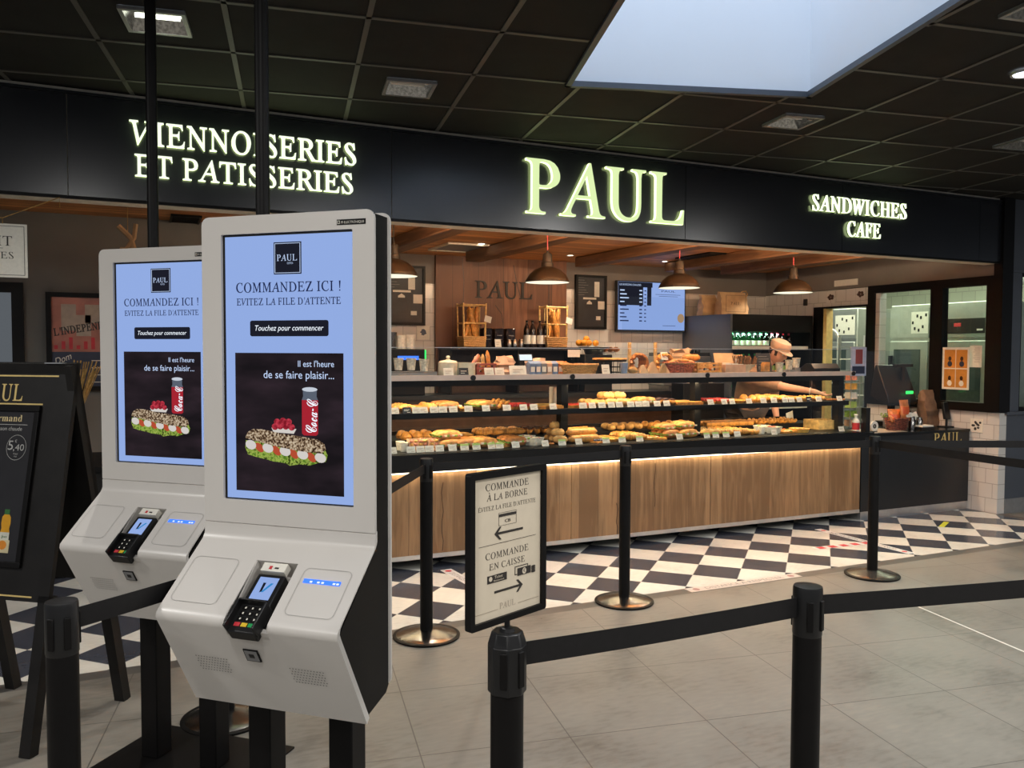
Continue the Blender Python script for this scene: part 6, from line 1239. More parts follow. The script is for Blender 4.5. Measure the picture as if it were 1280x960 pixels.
for i in range(3):
    t = thing('dark_canister', 'square dark canister on the raised shelf, %s of three' % nth(i, 3), 'canister', (bx(608+i*14.5), 8.16, SZ), 0, 'dark canisters on the raised shelf'); obj('tin', G().box(-.052, .052, -.05, .05, 0, .20), m_darkbottle, t, bev=.006); obj('label_lines', G().box(-.03, .03, -.052, -.05, .12, .128).box(-.03, .03, -.052, -.05, .08, .085), m_grey, t)
cardon(0, 0, 0, 'ivory card leaning on the dark canisters of the raised shelf', m_card, .07, .085).location = (bx(618), 8.04, SZ)
def bottle(name, r, h, mats, neck=.35, cap=.02):
    g = G().lathe([(r, 0), (r, h*(1-neck)), (r*.95, h*(1-neck)+.01), (r*.38, h*.86), (r*.34, h-cap)], 14, m=0)
    g.lathe([(r*.40, h-cap), (r*.40, h), (0, h)], 12, m=1); g.lathe([(r*1.01, h*.12), (r*1.01, h*.45)], 14, m=2); return g.mesh(name, mats, 50)
wb = bottle('oil_bottle', .036, .29, [m_darkbottle, m_black, m_card])
for i in range(4): tag(link('oil_bottle', wb, None, (bx(656+i*8.2), 8.10+.02*(i % 2), SZ)), 'dark bottle with white label on the raised shelf, %s of four' % nth(i, 4), 'bottle', 'dark bottles on the raised shelf')
for i, x in enumerate((bx(633), bx(640), bx(648))): single('glass_jar', G().lathe([(.03, 0), (.032, .06), (.025, .075), (.025, .085), (0, .085)], 14), m_chrome, 'small jar on the raised shelf between canisters and bottles, %s of three' % nth(i, 3), 'jar', (x, 8.08, SZ), 0, 'small jars on the raised shelf')
def menu_frame(px0, px1, py0, py1, label, Y=BACK-.03):
    a, b = at(px0, py1, Y), at(px1, py0, Y); t = thing('slate_menu', label, 'menu board', ((a.x+b.x)/2, Y, a.z)); w, h = b.x-a.x, b.z-a.z
    obj('frame', G().frame(-w/2, w/2, 0, h, .028, 'y', -.02, .022), m_black, t); s = obj('slate', G().box(-w/2+.02, w/2-.02, -.006, .02, .02, h-.02), m_chalk, t)
    g = G(); g.box(.10*w, .26*w, -.010, -.006, h*.60, h*.88); g.box(-w*.26, w*.16, -.010, -.006, h*.55, h*.585); g.prism([(-.14*w, h*.46), (.02*w, h*.46), (.02*w, h*.49), (-.06*w, h*.53), (-.14*w, h*.49)], 'y', -.010, -.006); g.box(.22*w, .44*w, -.010, -.006, h*.37, h*.52); g.box(.16*w, .30*w, -.010, -.006, h*.17, h*.24)
    obj('menu_card', g, m_card, s); g = G()
    for k in range(7): g.box(-w*.42, -w*.42+w*(.2+.06*(k % 3)), -.0075, -.006, h*(.90-k*.045), h*(.905-k*.045))
    obj('chalk_writing', g, m_grey, s); return t
menu_frame(478, 531, 333, 406, 'black-framed slate menu half hidden behind the nearer kiosk'); menu_frame(719, 758, 345, 411, 'black-framed slate menu between the brand panel and the lit screen')
a, b = at(771, 414, 8.34), at(857, 354, 8.34); w, h = b.x-a.x, b.z-a.z
t = thing('menu_screen', 'wide lit menu screen with drink prices on the rear wall', 'screen', ((a.x+b.x)/2, 8.34, a.z))
obj('casing', G().box(-w/2, w/2, 0, .05, 0, h), m_pvc, t); obj('wall_arm', G().box(-.08, .08, .05, .094, h*.3, h*.7), m_black, t)
s = obj('display', G().box(-w/2+.015, w/2-.012, -.002, .001, .02, h-.012), m_display, t)
obj('price_panel', G().box(-w/2+.016, -w*.13, -.003, -.002, h*.52, h-.014).box(-w/2+.016, .005, -.003, -.002, h*.88, h-.014).box(-.07, -.01, -.003, -.002, h*.52, h-.014), m_displayd, s)
g = G(); lettering(g, 'LES BOISSONS CHAUDES', (-w/2+.03, -.004, h*.905), (1, 0, 0), (0, 0, 1), .022, .30, 'sans', m=0)
for k in range(9):
    z = h*(.80-k*.075); m = 0 if z > h*.52 else 1; g.box(-w/2+.04, -w/2+.10+.03*((k*7) % 3), -.004, -.003, z, z+.014, m); g.box(-w*.185, -w*.145, -.004, -.003, z, z+.014, m); g.box(-.11, -.085, -.004, -.003, z, z+.012, 1)
lettering(g, 'PAUL', (w*.24, -.004, h*.80), (1, 0, 0), (0, 0, 1), .02, .2, 'sans', m=1, align='c')
g.box(w*.05, w*.42, -.004, -.003, h*.745, h*.752, 1); g.box(w*.10, w*.38, -.004, -.003, h*.71, h*.717, 1); g.add([(w*.43+.05*math.cos(i*PI/10), -.004, h*.28+.055*math.sin(i*PI/10)) for i in range(20)], [tuple(range(20))], 2); g.box(w*.16, w*.35, -.004, -.003, h*.12, h*.128, 1)
obj('display_text', g, [m_displayl, m_displayt, emit('display_tan', (.42, .26, .14), 1)], s)
# things on the back worktop
WZ = 1.0905
t = thing('coffee_brewer', 'black coffee brewer with green lit edges behind the paper cups', 'coffee machine', (at(507, 450, 8.1).x, 8.12, WZ)); obj('housing', G().box(-.20, .17, -.14, .14, 0, .47), m_black, t, bev=.01); obj('lit_edge', G().box(.165, .178, -.146, -.12, .16, .46).box(-.205, -.193, -.146, -.12, .05, .40), m_greenled, t); obj('screen_panel', G().box(-.12, .10, -.143, -.139, .36, .40), m_bluelight, t)
for i, (px, hh, mt) in enumerate(((490, .17, m_chrome), (502, .14, m_cup), (513, .145, m_cup))): single('cup_stack', G().lathe([(.045, 0), (.052, hh), (0, hh)], 16), mt, 'stack of cups on top of the coffee brewer, %s of three' % nth(i, 3), 'cup stack', (at(px, 440, 8.12).x, 8.12, WZ+.47), 0, None)
single('motif_tile', G().box(-.073, .073, -.006, 0, 0, .146, 0).add([(.03*math.cos(i*PI/7)*(1+.4*math.sin(3*i)), -.0065, .075+.035*math.sin(i*PI/7)) for i in range(14)], [tuple(range(14))], 1), [m_card, m_navy], 'white wall tile with dark bird motif beside the brand panel', 'tile', (at(529, 424, BACK-.006).x, BACK-.0045, at(529, 424, BACK-.006).z))
t = thing('orange_juicer', 'steel orange juicer topped with oranges, right of the brand panel', 'juicer', (at(744, 450, 8.05).x, 8.08, WZ)); obj('body', G().box(-.20, .16, -.14, .14, 0, .42), m_darkpanel, t, bev=.01); obj('funnel', G().lathe([(.10, .42), (.12, .47), (.18, .50), (.175, .505), (0, .48)], 20), m_steel, t); obj('feed_rail', G().box(.02, .22, -.09, .09, .43, .445), m_steel, t)
for i in range(9): a = i*2.4; q = .052*math.sqrt(i); single('orange', G().ball((0, 0, 0), .036, n=12), m_orange, 'orange heaped on the juicer, %s' % ('topmost at the middle' if i == 0 else ORD[i]+' outwards from the middle'), 'orange', (at(733, 430, 8.05).x+q*math.cos(a), 8.05+q*.6*math.sin(a), WZ+.545+(.045 if i == 0 else 0)), 0, 'oranges on the juicer')
for i, px in enumerate((756, 763, 770)): g, mt = round_loaf(.045); single('crusty_roll', g, mt, 'crusty roll on the juicer rail, %s of three' % nth(i, 3), 'bread', (at(px, 430, 8.02).x, 8.02, WZ+.446), 0, 'crusty rolls right of the oranges')
t = thing('espresso_machine', 'steel espresso machine between the menu screen and the drinks fridge', 'coffee machine', (at(853, 445, 8.0).x, 8.02, WZ)); obj('body', G().box(-.36, .30, -.17, .17, .06, .40), m_steel, t, bev=.012); obj('cup_rail', G().frame(-.35, .29, -.16, .16, .012, 'z', .40, .44), m_chrome, t); obj('drip_tray', G().box(-.34, .28, -.24, .17, 0, .06), m_chrome, t)
for i in range(3): obj('group_head', G().cyl((-.22+.2*i, -.19, .30), (-.22+.2*i, -.19, .22), .035, n=12).cyl((-.22+.2*i, -.22, .24), (-.22+.2*i, -.34, .23), .014, n=8), m_chrome, t)
gm = G().lathe([(.03, 0), (.034, .07), (.031, .07), (.028, .004), (0, .004)], 14).mesh('espresso_cup', m_chrome)
for i in range(7): tag(link('espresso_cup', gm, None, (at(840+i*5, 425, 8.0).x, 7.97+.05*(i % 2), WZ+.402)), 'dark cup on top of the espresso machine, %s of seven' % nth(i, 7), 'cup', 'dark cups on the espresso machine')
cs_ = G()
for k in range(7): cs_.lathe([(.040, .0+k*.022), (.046, .030+k*.022)], 16)
cs_.lathe([(.032, .16), (.046, .158), (0, .162)], 16); csm = cs_.mesh('takeaway_cup_stack', m_cup)
for i, (px, z) in enumerate(((863, 0.29), (874, .34), (887, .29))): tag(link('takeaway_cup_stack', csm, None, (at(px, 430, 7.0).x, 7.0, 1.22+z-.29)), 'stack of upturned ivory cups on the till cabinet, %s of three' % nth(i, 3), 'cup stack', 'stacks of upturned cups')
t = thing('till_cabinet', 'slim black till cabinet behind the pastry case, carrying stacked cups', 'cabinet', (at(876, 440, 7.0).x, 7.0, 0)); obj('carcass', G().box(-.28, .24, -.09, .12, 0, 1.218), m_black, t, bev=.006); obj('cup_riser', G().box(-.05, .05, -.07, .07, 1.2185, 1.269), m_black, t)
# drinks fridge
FX0, FX1, FY0, FZ = 6.13, 7.36, 7.52, 1.975
t = thing('drinks_fridge', 'open-fronted black drinks fridge in the rear right corner', 'fridge', (0, 0, 0))
for x in (FX0, FX1-.03): obj('side_panel', G().box(x, x+.03, FY0, BACK-.02, 0, FZ), m_bluegrey if x == FX0 else m_black, t)
obj('top_panel', G().box(FX0+.03, FX1-.03, FY0, BACK-.02, FZ-.20, FZ), m_black, t); obj('back_panel', G().box(FX0+.03, FX1-.03, BACK-.06, BACK-.02, 0, FZ-.2), m_grey, t); obj('base', G().box(FX0+.03, FX1-.03, FY0, BACK-.06, 0, .55), m_black, t)
for z in (.90, 1.27, 1.60): obj('shelf', G().box(FX0+.03, FX1-.03, FY0+.05, BACK-.06, z-.012, z), m_darkpanel, t); obj('price_rail', G().box(FX0+.03, FX1-.03, FY0+.035, FY0+.05, z-.03, z+.012), m_card, t)
area('fridge_light', ((FX0+FX1)/2-.2, FY0+.12, FZ-.215), .8, .04, 16, (.8, 1, .95), (math.radians(20), 0, 0))
gb, rb, lb_ = bottle('water_bottle', .034, .165, [m_greenglass, m_greenprint, m_card], .4), bottle('cola_bottle', .033, .165, [m_darkbottle, m_pinkcap, m_black], .4, .05), bottle('water_bottle', .034, .25, [m_bottle, m_greenprint, m_greencard], .32)
for r, z in enumerate((1.6005, 1.2705, .9005)):
    for i in range(11):
        x = FX0+.12+i*.085; red = r == 0 and i > 6
        if r == 0 and i > 10: continue
        me = rb if red else (gb if r == 0 else lb_)
        nm = 'cola_bottle' if red else 'water_bottle'
        tag(link(nm, me, None, (x, FY0+.12, z)), ('red-capped dark bottle' if red else ('green glass bottle' if r == 0 else 'clear green-capped bottle'))+' on the %s fridge shelf, %s of eleven' % (['top', 'middle', 'bottom'][r], nth(i, 11)), 'bottle', 'bottles on the %s fridge shelf' % ['top', 'middle', 'bottom'][r])
p = at(916, 388, 7.8)
kraft_bag((p.x+.02, 7.85, FZ+.0005), .40, .14, .27, 'kraft carrier bag printed with the brand on top of the fridge', 'paper bag', logo='PAUL', lean=0, crump=.006, handles=True); kraft_bag((p.x-.18, 8.05, FZ+.0005), .22, .12, .24, 'plain folded kraft bag behind the printed carrier bag on the fridge', crump=.012)
# ------------------------------------------------------------------ right wall details
for i, (py, pz) in enumerate(((7.32, 2.20), (6.88, 2.21))):
    g = G().box(-.006, 0, -.07, .07, -.07, .07, 0)
    for k in range(5): a = k*1.3+i; g.add([(-.0065-k*1e-5, .03*math.cos(a)+.022*math.cos(j*PI/4), .02*math.sin(a)+.018*math.sin(j*PI/4)) for j in range(8)], [tuple(range(8))], 1)
    single('motif_tile', g, [m_tileside, m_choc], 'white tile with brown motif above the bakehouse doorway, %s of the two' % ['left', 'right'][i], 'tile', (X-.0045, py, pz-.01))
def motif(y, z, label):
    g = G().box(-.005, 0, -.066, .066, -.066, .066, 0); random.seed(3)
    for k in range(11): a, b = random.uniform(-.04, .04), random.uniform(-.04, .045); g.add([(-.0055-k*1e-5, a+.014*math.cos(j*PI/3), b+.012*math.sin(j*PI/3)) for j in range(6)], [tuple(range(6))], 1)
    single('motif_tile', g, [m_card, m_ink], label, 'tile', (X-.001, y, z))
p = atx(1221, 532, X); motif(p.y, p.z, 'white tile with dark plant motif beside the cash desk'); p = atx(1090, 474, X); motif(p.y, p.z, 'white tile with grey plant motif between doorway and window')
single('wall_plaque', G().box(-.012, 0, -.17, .17, -.035, .035), m_card, 'oblong pale plaque on the taupe wall above the doorway', 'plaque', (X-.0005, 7.10, 2.345))
single('light_switch', G().box(-.02, 0, -.025, .025, -.04, .04), m_ink, 'small black switch left of the doorway near the fridge', 'switch', (X-.0045, 7.72, 2.15))
a, b = atx(1177, 486, X-.035), atx(1212, 434, X-.035); w, h = a.y-b.y, b.z-a.z
t = thing('four_panel_poster', 'orange poster of four small pictures on the bakehouse window', 'poster', (X-.0305, (a.y+b.y)/2, a.z)); obj('sheet', G().box(-.003, 0, -w/2, w/2, 0, h), m_card, t)
g = G()
for i in (0, 1):
    for j in (0, 1): g.box(-.0045, -.003, -w*.43+i*w*.44, -w*.43+i*w*.44+w*.41, h*.05+j*h*.46, h*.05+j*h*.46+h*.43, 0)
for i, j, c in ((0, 0, 2), (1, 0, 2), (0, 1, 1), (1, 1, 1)):
    y0, z0 = -w*.43+i*w*.44+w*.2, h*.05+j*h*.46+h*.12
    g.add([(-.005, y0+w*.09*math.cos(k*PI/5), z0-.01+h*.07*math.sin(k*PI/5)) for k in range(10)], [tuple(range(10))], c); g.add([(-.0052, y0+w*.06*math.cos(k*PI/5), z0+h*.10+h*.055*math.sin(k*PI/5)) for k in range(10)], [tuple(range(10))], 3)
obj('pictures', g, [m_orangepost, m_navy, m_card, m_choc], t)
a, b = atx(1211, 459, X+.0), atx(1227, 432, X+.0)
t = thing('notice_sheet', 'typed white notice sheet taped inside the bakehouse window', 'notice', (X+.0095, (a.y+b.y)/2, a.z)); w, h = a.y-b.y, b.z-a.z
obj('sheet', G().box(-.0015, 0, -w/2, w/2, 0, h), m_card, t); g = G()
for k in range(8): g.box(-.0025, -.0015, -w*.35, w*(.05+.08*(k % 3)), h*(.88-k*.09), h*(.895-k*.09))
obj('typing', g, m_grey, t)
# ------------------------------------------------------------------ bakehouse behind the glass
def oven(y0, y1, label, logo, x=8.55):
    t = thing('baking_oven', label, 'oven', (x, (y0+y1)/2, 0)); w = (y1-y0)/2
    obj('cabinet', G().box(0, .8, -w, w, .1, 2.12), m_oven, t, bev=.01); obj('control_panel', G().box(-.02, 0, -w*.98, w*.98, 1.72, 2.08), m_oven, t)
    obj('door', G().box(-.03, 0, -w*.96, w*.96, .75, 1.68), m_oven, t, bev=.01); obj('door_window', G().box(-.035, -.03, -w*.62, w*.72, .85, 1.58), m_ovenglass, t); obj('door_handle', G().box(-.07, -.03, w*.78, w*.90, 1.25, 1.5), m_pvc, t)
    g = G()
    if logo: g.box(-.024, -.02, -w*.72, w*.66, 1.76, 1.93, 0); g.box(-.026, -.024, w*.1, w*.35, 1.84, 1.88, 1); g.box(-.026, -.024, -w*.65, -w*.45, 1.79, 1.81, 2)
    else:
        g.box(-.0225, -.02, -w*.95, -w*.12, 1.77, 2.03, 2)
        for a, b in ((-.85, 1.99), (-.6, 1.96), (-.42, 1.98), (-.2, 1.90), (-.7, 1.85), (-.3, 1.83), (-.5, 1.81)): g.box(-.0245, -.0225, w*a-.012, w*a+.012, b-.018, b+.018, 0)
    obj('control_marks', g, [m_pvc, m_red, m_card], t); obj('feet', G().box(.05, .75, -w*.9, w*.9, 0, .1), m_black, t); return t
oven(6.86, 7.42, 'tall steel baking oven seen through the left bakehouse pane', False); oven(6.05, 6.76, 'steel oven with black control display seen through the right bakehouse pane', True); oven(7.95, 8.75, 'steel deck oven seen through the bakehouse doorway', False)
t = thing('tray_rack', 'steel rack of baking trays standing inside the bakehouse doorway', 'rack', (8.0, 7.72, 0))
for a in (-.22, .22):
    for b in (-.2, .2): obj('upright', G().box(a-.012, a+.012, b-.012, b+.012, 0, 1.75), m_steel, t)
for k in range(10): obj('tray', G().box(-.22, .22, -.21, .21, .25+k*.15, .262+k*.15), m_card if k % 3 == 2 else m_alu, t)
obj('top_arch', G().tube([(-.23, .2*math.cos(a*PI/8), 1.72+.12*math.sin(a*PI/8)) for a in range(9)], .014, 8), m_steel, t)
t = thing('ventilation_pipe', 'grey ventilation pipe under the bakehouse ceiling', 'pipe', (0, 0, 0)); obj('tube', G().tube([(9.2, 7.6, 2.45), (9.2, 6.3, 2.45), (9.2, 6.2, 2.38), (9.2, 5.4, 2.36)], .06, 10), m_grey, t); obj('collar', G().cyl((9.2, 6.34, 2.45), (9.2, 6.26, 2.45), .07, n=12), m_darkpanel, t)
t = thing('tube_light', 'fluorescent tube fitting on the bakehouse ceiling', 'ceiling lamp', (8.6, 6.9, 2.72)); obj('housing', G().box(-.06, .06, -.7, .7, 0, .03), m_card, t); obj('tube', G().cyl((0, -.65, -.014), (0, .65, -.014), .013, n=8), m_fluo, t)
# ------------------------------------------------------------------ cash desk and what stands on it
t = thing('cash_desk', 'black cash desk with gold brand lettering at the right end', 'desk', (0, 0, 0)); DX0, DX1, DZ_ = 6.0, 7.44, .795
obj('front_panel', G().box(DX0, DX1, FRONT, FRONT+.03, .08, .77), m_darkpanel, t); obj('side_panel', G().box(DX0, DX0+.03, FRONT+.03, 6.35, .08, .77), m_darkpanel, t); obj('plinth', G().box(DX0+.005, DX1-.005, FRONT+.004, FRONT+.03, 0, .08).box(DX0+.004, DX0+.03, FRONT+.03, 6.3, 0, .08), m_alu, t)
obj('worktop', G().box(DX0-.01, DX1, FRONT-.01, 6.37, .77, DZ_), m_blackgloss, t); obj('pay_mat', G().box(6.05, 6.62, 5.53, 5.85, DZ_, DZ_+.003), m_beige, t)
g = G(); a, b = at(1168, 553, FRONT-.004), at(1203, 551, FRONT-.004); lettering(g, 'PAUL', (a.x, FRONT-.004, .672), (1, 0, 0), (0, 0, 1), .098, b.x-a.x, ext=.004); lettering(g, 'depuis 1889', (a.x+.20, FRONT-.004, .633), (1, 0, 0), (0, 0, 1), .018, .16, 'sans', m=0); obj('desk_lettering', g, m_brass, t)
DT = DZ_+.0005
def dx(px, Y, py=530): return at(px, py, Y).x
t = thing('till', 'large black point-of-sale till on the cash desk', 'till', (dx(1118, 6.0), 6.02, DT)); obj('stand', G().box(-.12, .12, -.10, .12, 0, .05).box(-.03, .03, 0, .05, .05, .30), m_pvc, t, bev=.006); obj('monitor', G().prism([(-.12, .24), (-.10, .22), (.12, .30), (.06, .62), (.03, .62), (-.10, .32)], 'x', -.20, .20), m_pvc, t, bev=.008); obj('customer_display', G().box(-.04, .20, -.06, -.02, .60, .63).box(.06, .10, -.045, -.03, .36, .60), m_pvc, t); obj('display_digits', G().box(.03, .13, -.128, -.122, .33, .36), m_greenled, t)
obj('printer', G().box(-.20, .0, -.20, -.05, 0, .13), m_grey, t, bev=.006)
t = thing('pay_reader', 'round white contactless reader at the left of the cash desk', 'card reader', (dx(1092, 5.62), 5.62, DT)); obj('foot', G().box(-.03, .03, -.02, .03, 0, .01), m_pvc, t); obj('disc', G().cyl((0, -.012, .055), (0, .004, .055), .048, n=24), m_card, t); g = G(); g.add([(.022*math.cos(i*PI/8), -.0128, .055+.022*math.sin(i*PI/8)) for i in range(16)], [tuple(range(16))], 0); lettering(g, 'S', (0, -.0134, .045), (1, 0, 0), (0, 0, 1), .02, font='sans', align='c', m=1); obj('reader_mark', g, [m_ink, m_card], t)
single('screen_post', G().box(-.025, .025, -.03, .03, 0, .235).box(-.06, .06, -.05, .05, 0, .012).box(.02, .035, -.015, .015, .15, .20), m_pvc, 'black upright post holding the desk screen, left end of the cash desk', 'post', (dx(1083, 5.56), 5.57, DT))
single('gel_bottle', G().lathe([(.03, 0), (.032, .01), (.032, .11), (.02, .13), (.012, .135), (.012, .16), (.02, .162), (.02, .172), (0, .174)], 16, m=0).lathe([(.0325, .03), (.0325, .095)], 16, m=1), [m_card, m_red], 'white and red gel bottle at the end of the pastry case', 'bottle', (dx(1073, 5.60), 5.63, DT))
t = thing('card_terminal', 'black payment terminal upright on a stand, right end of the cash desk', 'card terminal', (dx(1183, 5.72), 5.72, DT)); obj('stand', G().cyl((0, 0, .008), (0, 0, .10), .012, n=10).box(-.07, .05, -.05, .05, 0, .01), m_pvc, t); obj('handset', G().slab((-.04, -.02, .08), (.08, 0, 0), (0, .03, .17), (0, .028, -.005)), m_pvc, t, bev=.005); obj('cable', G().tube([(.03, .02, .10), (.09, .0, .09), (.10, .02, .02), (.05, .06, .006)], .004, 6), m_pvc, t)
t = thing('snack_basket', 'dark red woven basket holding crisp bags on the cash desk', 'basket', (dx(1123, 5.66), 5.68, DT)); g = G()
for k in range(6): g.tube([((.10+.004*k)*math.cos(a*PI/10), (.07+.003*k)*math.sin(a*PI/10), .01+.02*k+(.003 if (a+k) % 2 else 0)) for a in range(20)], .011, 6, 0, True)
obj('weave', g, M('dark_red_wicker', (.16, .045, .03), .5, 0, .5, .5, 60), t); obj('base', G().lathe([(.10, 0), (.10, .006), (0, .006)], 20, sy=.7), m_choc, t)
def crisp(x, y, z, rz, label, w=.13, h=.17, mat=m_orangebag):
    g = G(); n = 6
    for j in range(n+1):
        f = j/n; d = .028*math.sin(PI*f)+.002
        for k in range(10): a = 2*PI*k/10; g.v.append((w/2*math.cos(a)*(1-.08*math.sin(PI*f)), d*math.sin(a)+f*.03, h*f))
    for j in range(n):
        for k in range(10): g.f.append((j*10+k, j*10+(k+1) % 10, (j+1)*10+(k+1) % 10, (j+1)*10+k)); g.m.append(1 if 1 < j < 4 and 5 < k < 9 else 0)
    g.f += [tuple(range(10))[::-1], tuple(n*10+k for k in range(10))]; g.m += [0, 0]
    single('crisp_bag', g, [mat, m_tomato], label, 'crisp bag', (x, y, z), rz, 'orange crisp bags')
crisp(dx(1130, 5.66), 5.64, DT+.09, .1, 'tallest orange crisp bag, upright in the red basket', .14, .20); crisp(dx(1122, 5.66), 5.69, DT+.05, -.4, 'orange crisp bag leaning behind the tallest one', .13, .15); crisp(dx(1116, 5.62), 5.615, DT+.085, .5, 'small orange crisp bag tipped over the front of the red basket', .10, .06)
t = thing('potted_plant', 'small leafy potted plant between till and crisp bags', 'plant', (dx(1112, 5.85), 5.86, DT)); obj('pot', G().lathe([(.03, 0), (.04, .07), (.036, .07), (0, .06)], 16), m_ceramic, t); g = G()
for k in range(22): a = k*2.4; r_ = .02+.0035*k; g.ball((r_*math.cos(a), r_*math.sin(a), .10+.05*((k*5) % 4)/4), .018, .012, .006, 6, 0, .1)
obj('leaves', g, m_lettuce, t)
for i, (px, hh) in enumerate(((1140, .13), (1149, .12))): single('sweet_jar', G().lathe([(.032, 0), (.034, .09), (.026, .10), (.026, hh), (0, hh)], 16), m_chrome, 'clear sweet jar before the brown bag on the cash desk, %s of two' % ['left', 'right'][i], 'jar', (dx(px, 5.64), 5.64, DT), 0, 'sweet jars on the cash desk')
cardon(0, 0, 0, 'white price card clipped above the sweet jars', m_card, .08, .045).location = (dx(1139, 5.60), 5.62, DT+.125); single('tilted_leaflet', G().slab((-.035, 0, 0), (.07, 0, .02), (-.03, .02, .09), (0, .002, 0)), m_card, 'tilted white leaflet against the brown paper bag', 'leaflet', (dx(1152, 5.64), 5.69, DT+.06))
single('papers', G().box(-.09, .09, -.05, .05, 0, .03, 0).box(-.075, .075, -.045, .045, .03, .045, 1), [m_pvc, m_card], 'flat black tray of white slips on the cash desk', 'tray', (dx(1155, 5.60), 5.60, DT))
kraft_bag((dx(1160, 5.92), 5.92, DT), .22, .14, .36, 'tall brown paper bag standing on the cash desk', mat=M('brown_paper', (.20, .125, .08), .75, 0, .2, .2, 12, .3), crump=.012)
single('bread_bag_roll', G().ball((0, 0, .05), .12, .06, .05, 12, 0, .12), m_kraft, 'kraft-wrapped bread lying on the ledge behind the crisp bags', 'wrapped bread', (dx(1138, 6.25), 6.27, DT+.13)); single('parcel_shelf', G().box(-.22, .25, -.08, .08, 0, .13), m_black, 'low black ledge at the back of the cash desk', 'ledge', (dx(1138, 6.25), 6.27, DT))
t = thing('desk_screen', 'clear plexiglass screen hanging over the cash desk', 'hygiene screen', (dx(1105, 5.58, 430), 5.58, DT)); obj('sheet', G().box(-.25, .36, -.002, .002, .24, .76), m_plexi, t); obj('clamp', G().box(-.26, -.24, -.012, .012, .05, .30), m_plexi, t)
a, b = at(1063, 470, 5.63), at(1083, 434, 5.63)
t = thing('drink_leaflet', 'small framed leaflet picturing a red drink at the case end', 'leaflet', ((a.x+b.x)/2, 5.63, a.z)); w, h = (b.x-a.x)/2, b.z-a.z
obj('sheet', G().box(-w, w, -.002, .002, 0, h), M('pale_blue_print', (.40, .45, .58), .4), t); obj('print', G().box(-w*.4, w*.5, -.004, -.002, h*.42, h*.92, 0).box(-w*.8, w*.8, -.004, -.002, h*.08, h*.34, 1), [M('wine_print', (.22, .05, .05), .4), m_navy], t); obj('holder', G().box(-w*1.05, w*1.05, .002, .006, -.02, h).box(-.008, .008, .002, .012, -(a.z-1.12), 0), m_plexi, t)
t = thing('snack_tower', 'narrow wire tower of snacks beside the case end', 'rack', (dx(1066, 5.95), 5.98, DT))
for a_ in (-.06, .06):
    for b_ in (-.05, .05): obj('wire_post', G().cyl((a_, b_, 0), (a_, b_, .52), .004, n=6), m_steel, t)
for k in range(6): obj('wire_shelf', G().box(-.06, .06, -.05, .05, .02+k*.09, .024+k*.09), m_steel, t)
for k in range(6): single('snack_packet', G().box(-.045, .045, -.035, .035, 0, .06), [m_kraftp, m_lettuce, m_greencard, m_card, m_custard, m_ham][k], 'snack packet in the wire tower, %s tier from the bottom' % ORD[k], 'packet', (dx(1066, 5.95), 5.98, DT+.0245+k*.09), .1*(k % 3), 'packets in the wire tower')
# ------------------------------------------------------------------ stickers on the floor
def strip(name, p0, p1, w, label, text, mats, cat='floor sticker'):
    p0, p1 = Vector((*p0, 0)), Vector((*p1, 0)); d = p1-p0; L_ = d.length; d.normalize(); e = Vector((-d.y, d.x, 0))
    t = thing(name, label, cat, (*(p0+p1)[:2], 0)); t.location = ((p0.x+p1.x)/2, (p0.y+p1.y)/2, 0); t.rotation_euler.z = math.atan2(d.y, d.x)
    obj('film', G().box(-L_/2, L_/2, -w/2, w/2, .0004, .0010), mats[0], t); g = G()
    if text: lettering(g, text, (0, -w*.24, .0014), (1, 0, 0), (0, 1, 0), w*.48, L_*.70, 'sans', align='c')
    for s in (-1, 1): g.add([(s*L_*.43+w*.28*math.cos(i*PI/10), w*.28*math.sin(i*PI/10), .0014) for i in range(20)], [tuple(range(20))], 1)
    obj('sticker_text', g, mats[1:], t); return t
a, b = atz(857, 737, 0), atz(1001, 720, 0)
strip('floor_sticker', (a.x, 4.325), (b.x, 4.325), .085, 'white distance sticker on the border tiles before the wooden counter', 'DISTANCE A RESPECTER', [M('pinkish_film', (.66, .58, .52), .35), m_inkfloor, M('faded_red', (.42, .22, .20), .5)])
a, b = atz(1022, 661.5, 0), atz(1140, 692, 0)
strip('floor_sticker', (a.x, a.y), (b.x, b.y), .075, 'slanting white sticker on the checkered floor before the cash desk', 'MERCI DE RESPECTER LES DISTANCES', [M('white_film', (.72, .72, .70), .35), m_ink, m_red])
a, b = atz(557, 712, 0), atz(612, 742, 0)
strip('floor_sticker', (a.x, a.y), (b.x, b.y), .085, 'slanting white sticker on the checkered floor behind the framed sign', 'DISTANCE A RESPECTER', [M('white_film_near', (.72, .72, .70), .35), m_inkfloor, m_red])
t = thing('floor_sticker', 'red and white dashed sticker lying across the slanting one', 'floor sticker', atz(1063, 681, 0)); obj('film', G().box(-.36, .22, -.035, .035, .0012, .0016), M('white_film_b', (.70, .70, .68), .35), t); g = G()
for k in range(5): g.box(-.33+k*.115, -.265+k*.115, -.03, .03, .0016, .002)
obj('dashes', g, m_red, t); t.rotation_euler.z = -.05
a = atz(1180, 655.5, 0); single('yellow_tape', G().box(-.13, .13, -.022, .022, .0004, .0012), m_yellowtape, 'short strip of yellow tape on the checkered floor at the right', 'tape', (a.x, a.y, 0), .5)
a, b = atz(1142, 756, 0), atz(1330, 836, 0); d = b-a; single('tape_line', G().box(0, d.length, -.006, .006, .0004, .001), m_card, 'thin pale line of tape along a floor joint at the right', 'tape', (a.x, a.y, 0), math.atan2(d.y, d.x))

